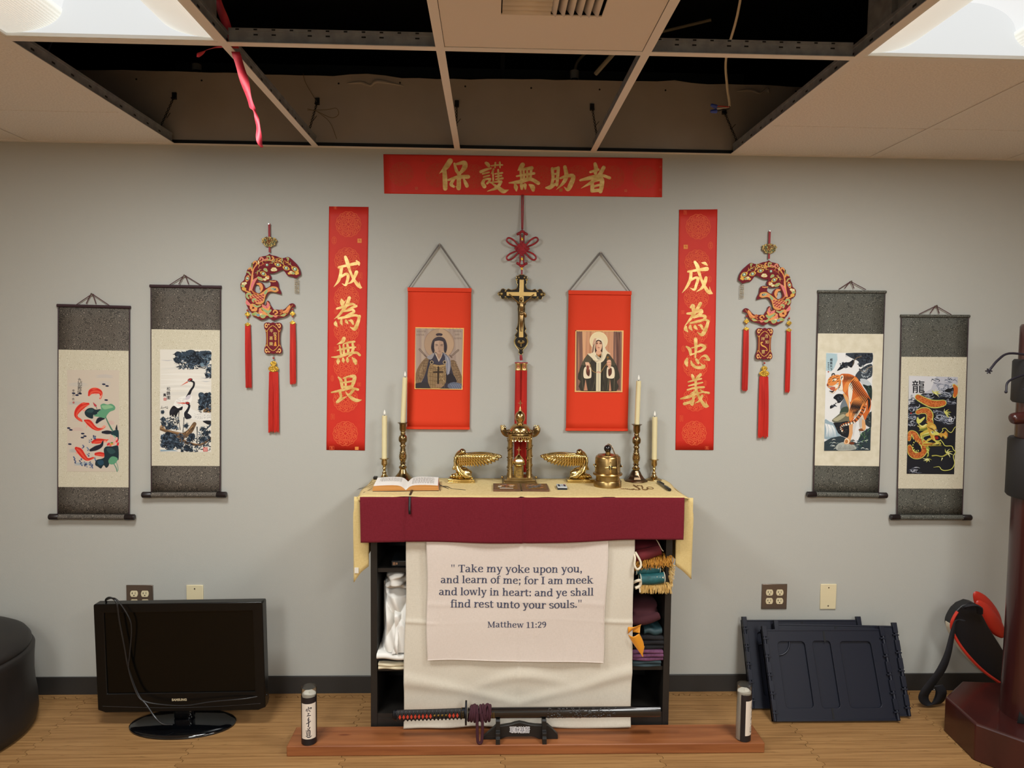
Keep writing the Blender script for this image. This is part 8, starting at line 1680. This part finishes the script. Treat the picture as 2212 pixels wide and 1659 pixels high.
for i in range(17):
    x = -.352+i*.0148
    for s in (-1, 1): b.tube([(sx_(x), Y-.0085, zh(x)+s*.019), (sx_(x+.0037), Y-.0138, zh(x)+s*.010), (sx_(x+.0074), Y-.0132, zh(x)+s*.0005)], .0026, 6); b.tube([(sx_(x+.0148), Y-.0085, zh(x)+s*.019), (sx_(x+.0111), Y-.0138, zh(x)+s*.010), (sx_(x+.0074), Y-.0132, zh(x)+s*.0005)], .0026, 6)
hd = b.build('grip', M_grip, r)
b = MB()
for i in range(16):
    x = -.3372+i*.0148
    if i in (9, 10, 11, 12): continue
    b.prism([(sx_(x-.0055), zh(x)-.001), (sx_(x), zh(x)+.0088), (sx_(x+.0055), zh(x)-.001), (sx_(x), zh(x)-.0108)], wallf(Y-.0120), 0, .0032)
b.build('red_diamonds', M_oran, hd)
b = MB()
for i in (9, 10, 11, 12):
    x = -.3372+i*.0148; b.sphere((sx_(x), Y-.0135, zh(x)), .0042, 10, sc=(1.1, .6, 1.1)); b.sphere((sx_(x+.004), Y-.0135, zh(x)+.003), .0026, 8)
b.build('menuki', M_dull, hd)
b = MB(); b.tube([(sx_(-.367), Y, zh(-.367)), (sx_(-.360), Y, zh(-.36)), (sx_(-.350), Y, zh(-.35))], [.013, .0195, .0205], 18, flat=((0, 1, 0), .65)); b.build('pommel_cap', M_tsuba, r)
b = MB(); b.tube([(sx_(-.100), Y, zh(-.1)), (sx_(-.086), Y, zh(-.086))], [.0212, .0212], 20, flat=((0, 1, 0), .68)); co = b.build('collar', M_tsuba, r)
b = MB()
for k in range(5): b.sphere((sx_(-.093), Y-.0140, zh(-.09)+(k-2)*.0065), .0022, 8)
b.tube([(sx_(-.0995), Y+.0145*cos(a), zh(-.1)+.0213*sin(a)) for a in [2*pi*k/24 for k in range(24)]], .0011, 5, closed=True); b.build('brass_inlay', M_dull, co)
b = MB(); P = [(Y+.034*cos(a)*(1+.05*cos(4*a)), sz_(.1282)+.0465*sin(a)*(1+.04*cos(4*a))) for a in [2*pi*k/40 for k in range(40)]]
b.prism(P, lambda u, v, d: (sx_(-.082)+d, u, v), -.0035, .0035); b.build('guard', M_tsuba, r, bevel=.0014)
b = MB(); b.tube([(sx_(x), Y, zh(x)) for x in (-.076, .1, .3, .5, .66, .681)], [.0212, .0214, .0213, .0211, .0210, .0200], 24, flat=((0, 1, 0), .68)); sc_ = b.build('scabbard', M_lacq, r)
b = MB(); rj = random.Random(11)
for i in range(170):
    x = .235+.27*rj.random()**1.1; a = rj.uniform(-2.6, -.4); b.sphere((sx_(x), Y+.0146*sin(a)*1.0, zh(x)+.0208*cos(a)*1.0 if False else zh(x)+.0205*cos(a)), rj.uniform(.0016, .0034), 6, sc=(1.5, .7, .8))
b.build('carved_relief', M_lacq, sc_)
b = MB(); b.tube([(sx_(.022), Y-.014, zh(.02)-.001+.012*sin(a)) for a in (0, .1)], .001, 4) if False else None
for dx in (-.004, .004): b.tube([(sx_(.0225)+dx, Y-.0155-.004*abs(sin(a/2)), zh(.02)+.010*cos(a)) for a in [2*pi*k/16 for k in range(16)]], .0016, 6, closed=True)
b.build('cord_knob_ring', M_dull, r)
b = MB()
for i, x in enumerate((-.066, -.057, -.048, -.036, -.024, -.010, .000, .010)):
    lean = (.006, .004, .0, -.004, -.002, -.006, .004, .002)[i]; R1 = .0265+.002*(i % 3)
    b.tube([(sx_(x+lean*sin(a)), Y+R1*.78*cos(a), zh(x)-.001+R1*sin(a)) for a in [2*pi*k/26 for k in range(26)]], .0056, 8, closed=True)
b.tube([(sx_(-.008), Y-.024, zh(0)+.006), (sx_(-.008), Y-.018, zh(0)+.030), (sx_(.002), Y-.006, zh(0)+.037), (sx_(.010), Y-.018, zh(0)+.028), (sx_(.013), Y-.023, zh(0)+.005)], .0055, 8, smooth=4)
b.tube([(sx_(-.038), Y-.024, zh(0)+.012), (sx_(-.038), Y-.030, zh(0)-.02), (sx_(-.037), Y-.036, zh(0)-.06), (sx_(-.034), Y-.038, .050), (sx_(-.026), Y-.038, .0455), (sx_(-.020), Y-.038, .052), (sx_(-.017), Y-.034, zh(0)-.055), (sx_(-.018), Y-.028, zh(0)-.015), (sx_(-.022), Y-.024, zh(0)+.010)], .0058, 8, smooth=4)
b.build('cord_wrap', M_sageo, r)
r = empty('sword_stand', (.13, -.455, .04), 'black wooden sword stand with white characters, on the plank', 'sword stand')
M_stand = mat('black_wood', '#151413', .45)
b = MB(); xs = lambda x: x*.976; P = [(-.020, .0405), (.052, .0405), (.070, .048), (.085, .052), (.175, .052), (.192, .048), (.208, .0405), (.2825, .0405), (.2815, .056), (.262, .078), (.240, .098), (.222, .094), (.190, .0955), (.165, .099), (.150, .1035), (.128, .1075), (.108, .1035), (.095, .099), (.072, .0955), (.052, .092), (.038, .097), (.018, .078), (-.012, .052)]
b.prism([(xs(x), z) for x, z in P], wallf(-.447), -.009, .009); pl = b.build('back_board', M_stand, r, bevel=.0015)
for x in (.0434, .2262):
    b = MB(); x0, x1 = xs(x)-.0082, xs(x)+.0082
    P = [(-.438, .0402), (-.492, .0402), (-.492, .062), (-.484, .066), (-.484, .080), (-.470, .0845), (-.470, .1195), (-.4635, .1255), (-.4635, .1185), (-.436, .1165), (-.434, .128), (-.428, .134), (-.424, .126), (-.424, .0402)]
    b.prism(P, lambda u, v, d, xm=(x0+x1)/2: (xm+d, u, v), -.0082, .0082); b.build('upright', M_stand, r, bevel=.001)
pr = Print(None, wallf(-.4562), base=.0002); 
for i, t_ in enumerate('耶穌基督'):
    V, F = glyphs(t_, .0215, .0)
    for (dx, dz) in ((-1, 0), (1, 0), (0, -1), (0, 1), (-.7, -.7), (.7, .7), (-.7, .7), (.7, -.7)): pr.verts2d([(.0985+i*.0192+p[0]*1.0+dx*.0012, .0790+p[1]*1.25+dz*.0012) for p in V], F, '#e8e8ea')
    pr.rect(.0985+i*.0192-.0085, .0690, .0985+i*.0192+.0085, .0890, '#d9d9dc')
    pr.verts2d([(.0985+i*.0192+p[0]*.95, .0790+p[1]*1.2) for p in V], F, '#4a4a52')
pr.build('lettering', M_print, pl)

# ---------------------------------------------------------------- television
M_tvb = mat('tv_plastic', '#080808', .3, spec=.3); M_scr = mat('tv_screen', '#050504', .2, spec=.25); M_tvbase = mat('tv_gloss', '#06070a', .06, spec=.6, coat=.6); M_tvback = mat('tv_back', '#141314', .5)
tx, ty = -1.241, -.268
r = empty('television', (tx, ty, 0), 'black flat-screen television on an oval stand, standing on the mats at left', 'television')
TM = Matrix.Translation((tx, ty, .2895)) @ Matrix.Rotation(radians(-1.1), 4, 'Y') @ Matrix.Rotation(radians(-.8), 4, 'Z')
hw, hh = .3375, .2240
b = MB(); b.M = TM; loop = [(-hw, -hh+.012), (-hw+.030, -hh), (hw-.030, -hh), (hw, -hh+.012), (hw, hh-.004), (hw-.004, hh), (-hw+.004, hh), (-hw, hh-.004)]
hole = [(-hw+.040, -hh+.078), (-hw+.040, hh-.036), (hw-.040, hh-.036), (hw-.040, -hh+.078)]
b.prism([loop, hole], lambda u, v, d: (u, -d, v), -.030, .012); b.build('bezel', M_tvb, r, bevel=.003)
b = MB(); b.M = TM; b.box(-hw+.035, hw-.035, -.006, .004, -hh+.07, hh-.03); b.build('screen', M_scr, r)
b = MB(); b.M = TM; b.box(-hw+.004, hw-.004, .028, .050, -hh+.01, hh-.006); b.box(-.2, .2, .05, .085, -.16, .15); b.build('back_cover', M_tvback, r, bevel=.006)
b = MB(); b.M = TM; P = [(-hw+.02+2*(hw-.02)*k/20, -.0125, -hh+.028-.012*sin(pi*k/20)) for k in range(21)]; b.tube(P, .0012, 5); b.build('trim_line', mat('tv_trim', '#2c2b2c', .25), r)
pr = Print(None, lambda x, z, d: tuple(TM @ Vector((x, -.0124-d, z))), base=.0002); put_text(pr, 'SAMSUNG', -.009, -.1745, .0132, '#b9ab8c', .0006, flipv=False, sx=1.0); pr.build('logo', M_print, r)
b = MB(); b.lathe([(1.0, 0), (1.0, .006), (.97, .011), (.85, .015), (.45, .019), (.20, .022), (0, .023)], (0, 0, 0), 56)
b.v = [(-1.2425+p[0]*.211, -.258+p[1]*.116, p[2]) for p in b.v]; b.build('stand_base', M_tvbase, r)
b = MB(); b.box(-1.2425-.040, -1.2425+.040, -.262, -.222, .018, .085); b.build('stand_neck', M_tvbase, r, bevel=.012)
# power cord draped over the front
b = MB(); Yc = -.292
b.tube([(-1.545, -.24, .495), (-1.540, -.262, .522), (-1.512, Yc+.012, .537), (-1.482, Yc, .520), (-1.472, Yc, .445), (-1.455, Yc, .341), (-1.440, Yc, .25), (-1.402, Yc-.004, .146), (-1.362, Yc-.02, .110), (-1.315, Yc-.05, .075), (-1.285, -.345, .050), (-1.255, -.325, .036)], .0034, 8, smooth=6)
b.tube([(-1.540, -.262, .520), (-1.505, Yc+.006, .536), (-1.478, Yc, .530), (-1.437, Yc, .466), (-1.425, Yc, .412), (-1.435, Yc, .305), (-1.438, Yc-.003, .247), (-1.405, Yc-.008, .150), (-1.372, Yc-.012, .121), (-1.30, Yc-.010, .106), (-1.21, Yc-.012, .103), (-1.11, Yc-.008, .116), (-.98, Yc-.004, .126), (-.898, -.268, .128)], .0028, 8, smooth=6)
b.build('power_cord', mat('cord_black', '#1a191a', .35), r)

# ---------------------------------------------------------------- black rounded base at the far left
M_bob = mat('black_moulded_plastic', '#1c1918', .5, spec=.4, col2='#221e1c', scale=6)
bx, by = -2.165, -.362
def bobw(a, h): return 1-(.028*max(0, cos(a*4+.4))**6*math.exp(-((h-.2)/.13)**2) if .05 < h < .33 else 0)
b = MB(); b.lathe([(.318, 0), (.340, .012), (.349, .05), (.347, .11), (.340, .16), (.337, .21), (.338, .26), (.3405, .300), (.342, .318), (.337, .327), (.327, .331), (.331, .338), (.330, .350), (.318, .368), (.292, .384), (.25, .395), (.18, .401), (0, .403)], (bx, by, 0), 90, wob=bobw)
tag(b.build('training_bag_base', M_bob, None, (bx, by, 0), ang=50), 'big black rounded plastic base of a training bag at the far left edge', 'training bag base')

# ---------------------------------------------------------------- navy folding panels leaning on the wall
M_navy = mat('navy_plastic', '#121624', .45, spec=.4, bump=.1, bscale=300)
def rrect(x0, x1, z0, z1, rad, n=5):
    P = []
    for (cx, cz, a0) in ((x1-rad, z1-rad, 0), (x0+rad, z1-rad, pi/2), (x0+rad, z0+rad, pi), (x1-rad, z0+rad, 1.5*pi)):
        for k in range(n+1): a = a0+pi/2*k/n; P.append((cx+rad*cos(a), cz+rad*sin(a)))
    return P
def navy_panel(xc, yb, zb, yt, zt, rot, label, first=None):
    """leans from (yb, 0) on the mats back to (yt, zt)"""
    if first is not None:
        r = dup(first, None, None, label)
    else:
        r = empty('navy_panel', (0, 0, 0), label, 'plastic panel', 'navy folding panels leaning on the wall')
        W, H, D = .2675, .3635, .012
        f = lambda u, v, d: (u, -d, v)
        holes = [rrect(-.205, -.085, .050, H-.050, .016), rrect(-.052, .028, .050, H-.048, .014), rrect(.068, .206, .050, H-.050, .016)]
        b = MB(); b.prism([[(-W+.012, .006), (W-.012, .006), (W-.012, H-.006), (-W+.012, H-.006)]]+[h[::-1] for h in holes], f, 0, D); b.build('ribbed_face', M_navy, r, bevel=.0016)
        b = MB(); b.box(-W+.013, W-.013, .0, .0035, .008, H-.008); b.build('back_sheet', M_navy, r)
        b = MB()
        cxa, cza = -.205+.022, H-.050-.022
        P = [(-.2045+.055*cos(a), -.0045, H-.0505-.055*abs(sin(a))) for a in [pi/2*k/10 for k in range(11)]]; b.tube([(p[0], p[1], p[2]) for p in P], .0035, 8); b.build('embossed_arc', M_navy, r)
        for (x0, z0, z1) in ((.004, H-.052, H-.004), (-.010, .004, .050)):
            b = MB(); b.box(x0-.004, x0+.004, -.0135, -.011, z0, z1); b.build('dark_slot', mat('slot_dark', '#07080c', .7), r)
        for s in (-1, 1):
            b = MB(); b.box(s*(W-.012), s*W, -.022, .006, 0, H); b.box(s*(W-.030), s*W, -.010, .004, 0, H); 
            b.tube([(s*(W-.006), -.019, .002), (s*(W-.006), -.019, H-.002)], .007, 10); b.build('side_flange', M_navy, r, bevel=.0012)
            for k in range(5):
                z = .030+k*.073; b = MB(); b.box(s*(W-.022), s*(W+.002), -.0275, -.014, z, z+.006); b.box(s*(W-.018), s*(W+.001), -.0265, -.008, z+.012, z+.055); b.build('hinge_lug', M_navy, r, bevel=.001)
        b = MB(); b.box(-W, W, -.014, .004, 0, .007); b.box(-W, W, -.014, .004, H-.007, H); b.build('edge_rail', M_navy, r, bevel=.001)
    r.location = (xc, yb, zb); r.rotation_euler = (-atan2(yt-yb, zt), 0, rot); ORG[r.name] = Vector(r.location)
    return r
p1 = navy_panel(1.4585, -.272, .004, -.118, .330, 0, 'navy plastic panel leaning in front of the two others, with its recesses in full view')
p2 = navy_panel(1.5265, -.222, .004, -.072, .335, radians(-3.2), 'navy plastic panel in the middle of the three, showing its right edge', p1)
p3 = navy_panel(1.404, -.166, .004, -.026, .340, 0, 'navy plastic panel against the wall, rearmost of the three, showing its left edge', p1)

# ---------------------------------------------------------------- wooden training dummy at the right edge
M_mahog = mat('mahogany', '#32110f', .32, spec=.5, col2='#401713', scale=7, stretch=(1, 1, .15), coat=.3); M_pad = mat('black_pad', '#1c1b1c', .6, bump=.15, bscale=300); M_lace = mat('purple_lace', '#15101c', .6)
dx, dy = 2.117, -.470
r = empty('wooden_dummy', (dx, dy, 0), 'dark red wooden training dummy with padded post and octagonal base, at the right edge', 'training dummy')
b = MB(); R8 = .272; b.lathe([(R8-.003, 0), (R8, .004), (R8, .138), (R8-.006, .145), (0, .145)], (dx, dy, 0), 8, a0=pi/8-.09); b.build('base', M_mahog, r, bevel=.004, ang=20)
post = lambda z: dx-.004*(z-.5)
b = MB(); b.tube([(post(z), dy-.02, z) for z in (.145, .5, 1.0, 1.5, 1.655, 1.664)], [.100, .096, .095, .094, .093, .088], 40); b.build('post', M_mahog, r)
for (z0, z1, rr) in ((1.365, 1.530, .112), (1.002, 1.230, .116)):
    b = MB(); xm = post((z0+z1)/2); b.lathe([(rr-.006, z0), (rr, z0+.008), (rr, z1-.008), (rr-.006, z1)], (xm, dy-.02, 0), 44); pd = b.build('pad', M_pad, r)
    if z0 > 1.3:
        b = MB()
        for k in range(6): b.sphere((xm-.108+.003, dy-.035-.006*(k % 2), z0+.03+k*.022), .0062, 8)
        b.build('lacing', M_lace, pd)
        b = MB(); b.tube([(xm-.09, dy-.05, 1.546), (1.93, -.53, 1.552), (1.86, -.57, 1.528), (1.806, -.60, 1.488)], .0042, 8, smooth=5)
        for k in range(6): a = k*1.05; b.tube([(1.806, -.60, 1.488), (1.806+.012*cos(a), -.60, 1.488+.010*sin(a))], .0028, 5)
        b.tube([(xm-.10, dy-.05, 1.478), (1.92, -.55, 1.45), (1.896, -.57, 1.412)], .0040, 8, smooth=5); b.sphere((1.896, -.57, 1.411), .0055, 8); b.build('lace_end', M_lace, pd)
    else:
        pr = Print(None, lambda u, v, d: (xm+(rr+.0006+d)*cos(u), dy-.02+(rr+.0006+d)*sin(u), v), base=.0002)
        cu, cv = -pi/2-.10, 1.108; K = 1/.116
        O = [(cu+(.066+.004*sin(9*a)+.003*sin(17*a))*K*cos(a), cv+(.069+.004*sin(7*a+1)+.003*sin(15*a))*sin(a)) for a in [2*pi*k/60 for k in range(60)]]
        pr.poly(O, '#cfccc0'); I = [(cu+.004*K+(.048+.003*sin(8*a+2))*K*cos(a), cv-.004+(.052+.003*sin(11*a))*sin(a)) for a in [2*pi*k/50 for k in range(50)]]; pr.poly(I, '#131112')
        for k in range(3): pr.stroke([(cu-.035*K, cv+.030-.004*k), (cu-.020*K, cv+.044-.003*k)], [.001, .004], '#1a1818', 2)
        pr.stroke([(cu-.055*K, cv-.022), (cu-.035*K, cv-.050), (cu-.01*K, cv-.062)], [.004, .007, .003], '#1a1818', 4)
        for (u, v) in ((-.026, -.004), (-.024, -.026)):
            uu, vv = cu+u*K, cv+v
            for P in ([(-.007, .008), (.006, .009)], [(0, .012), (0, -.008)], [(-.007, .001), (.007, .002)], [(-.006, -.007), (.007, -.007)], [(.006, .009), (.006, -.006)]): pr.stroke([(uu+p[0]*K, vv+p[1]) for p in P], .0026, '#c98a76', 1)
        pr.disc(cu-.025*K, cv-.014, .014*K, .030, '#131112') if False else None
        pr.build('emblem', M_print, pd)
b = MB(); b.tube([(1.938, -.545, 1.309), (1.942, -.545, 1.310), (1.952, -.545, 1.311), (1.975, -.543, 1.312), (2.03, -.53, 1.315), (2.13, -.50, 1.318), (2.33, -.46, 1.325)], [.010, .018, .0215, .0225, .0225, .026, .030], 20, smooth=3); b.build('arm', M_mahog, r)
b = MB(); b.add([(2.020, -.55, .1455), (2.085, -.572, .1455), (2.10, -.562, .235), (2.045, -.535, .215)], [(0, 1, 2, 3)]); b.build('cloth_flap', M_pad, r, solid=.004)

# ---------------------------------------------------------------- kick shield and red mitts behind the dummy
M_shield = mat('black_vinyl', '#141316', .45, bump=.1, bscale=200); M_redv = mat('red_vinyl', '#c0301f', .4); M_offw = mat('offwhite_vinyl', '#c9bda8', .5); M_web = mat('black_webbing', '#16151a', .8, bump=.3, bscale=300)
r = empty('kick_shield', (2.2, -.13, .0), 'black curved kick shield with red and off-white piping, leaning behind the training dummy', 'kick shield')
edge = [(2.013, .445), (1.999, .420), (1.990, .392), (1.996, .358), (2.030, .300), (2.080, .240), (2.140, .183), (2.200, .140), (2.250, .112), (2.300, .092)]
edge = edge[:8]+[(2.250, .108), (2.300, .074), (2.345, .012)]
topE = [(2.375, .012), (2.335, .10), (2.275, .195), (2.212, .290), (2.156, .372), (2.120, .436), (2.096, .474), (2.068, .480), (2.035, .466)]
E2 = catmull(edge, 5)
b = MB(); b.prism(E2+topE, wallf(-.19), -.045, .0); b.build('body', M_shield, r, bevel=.010)
b = MB(); b.tube([(x-.001, -.195, z-.003) for x, z in E2], .0062, 8); b.build('red_piping', M_redv, r)
b = MB(); n = len(E2)-11
b.prism(E2[11:]+[(x-.004*sin(pi*min(1, i/n*1.15))-.001, z-.005*sin(pi*min(1, i/n*1.15))-.001) for i, (x, z) in list(enumerate(E2[11:]))[::-1]], wallf(-.18), -.026, .006); b.build('side_band', M_offw, r, bevel=.002)
b = MB()
def strap(P, wd, nrm=None):
    V = []; Q = catmull([tuple(p)+(w_,) for p, w_ in zip(P, wd)], 7)
    for q in Q: V += [(q[0]-q[3], q[1]-q[3]*.25, q[2]), (q[0]+q[3], q[1]+q[3]*.25, q[2])]
    bb = MB(); bb.add(V, [(2*i, 2*i+1, 2*i+3, 2*i+2) for i in range(len(Q)-1)]); return bb
s1 = strap([(2.012, -.24, .418), (1.992, -.24, .424), (1.978, -.235, .412), (1.974, -.225, .36), (1.966, -.215, .27), (1.950, -.20, .19), (1.925, -.185, .13), (1.905, -.175, .085), (1.900, -.165, .050), (1.915, -.16, .022), (1.945, -.16, .012), (1.970, -.165, .030), (1.975, -.175, .075), (1.955, -.18, .11)], [.010, .008, .008, .012, .018, .026, .030, .030, .026, .024, .026, .026, .024, .022])
s1.build('strap', M_web, r, solid=.003)
s2 = strap([(1.905, -.17, .10), (1.898, -.16, .055), (1.92, -.15, .018), (1.955, -.15, .010), (1.972, -.155, .055), (1.966, -.16, .10)], [.012, .016, .016, .016, .016, .012]); s2.build('strap', M_web, r, solid=.003)
b = MB(); b.tube([(2.030, -.21, .462), (2.032, -.225, .478), (2.060, -.23, .484), (2.085, -.225, .470), (2.10, -.21, .44)], [.010, .011, .012, .013, .012], 8, smooth=4, flat=((0, 0, 1), .35)); b.build('grab_handle', M_web, r)
b = MB(); b.sphere((1.9255, -.196, .098), .004, 8); b.build('rivet', mat('rivet', '#8d8a84', .3, metal=.9), r)
mt = None
for (x, z, yy, lab) in ((2.184, .394, -.160, 'red vinyl training mitt on the kick shield, the nearer of two behind the post'), (2.210, .414, -.105, 'red vinyl training mitt on the kick shield, the farther of two behind the post')):
    if mt is None:
        mt = empty('training_mitt', (x, yy, z), lab, 'training mitt', 'red training mitts on the kick shield'); b = MB(); b.M = Matrix.Translation((x, yy, z)) @ Matrix.Rotation(radians(52), 4, 'Y')
        b.sphere((0, 0, 0), .1, 28, sc=(1.04, .15, .34)); b.build('mitt_shell', M_redv, mt)
        b = MB(); b.M = Matrix.Translation((x, yy, z)) @ Matrix.Rotation(radians(52), 4, 'Y'); b.tube([(.098*cos(a), 0, .0345*sin(a)) for a in [2*pi*k/36 for k in range(36)]], .0022, 6, closed=True); b.build('seam', M_redv, mt)
    else: dup(mt, (x, yy, z), None, lab)
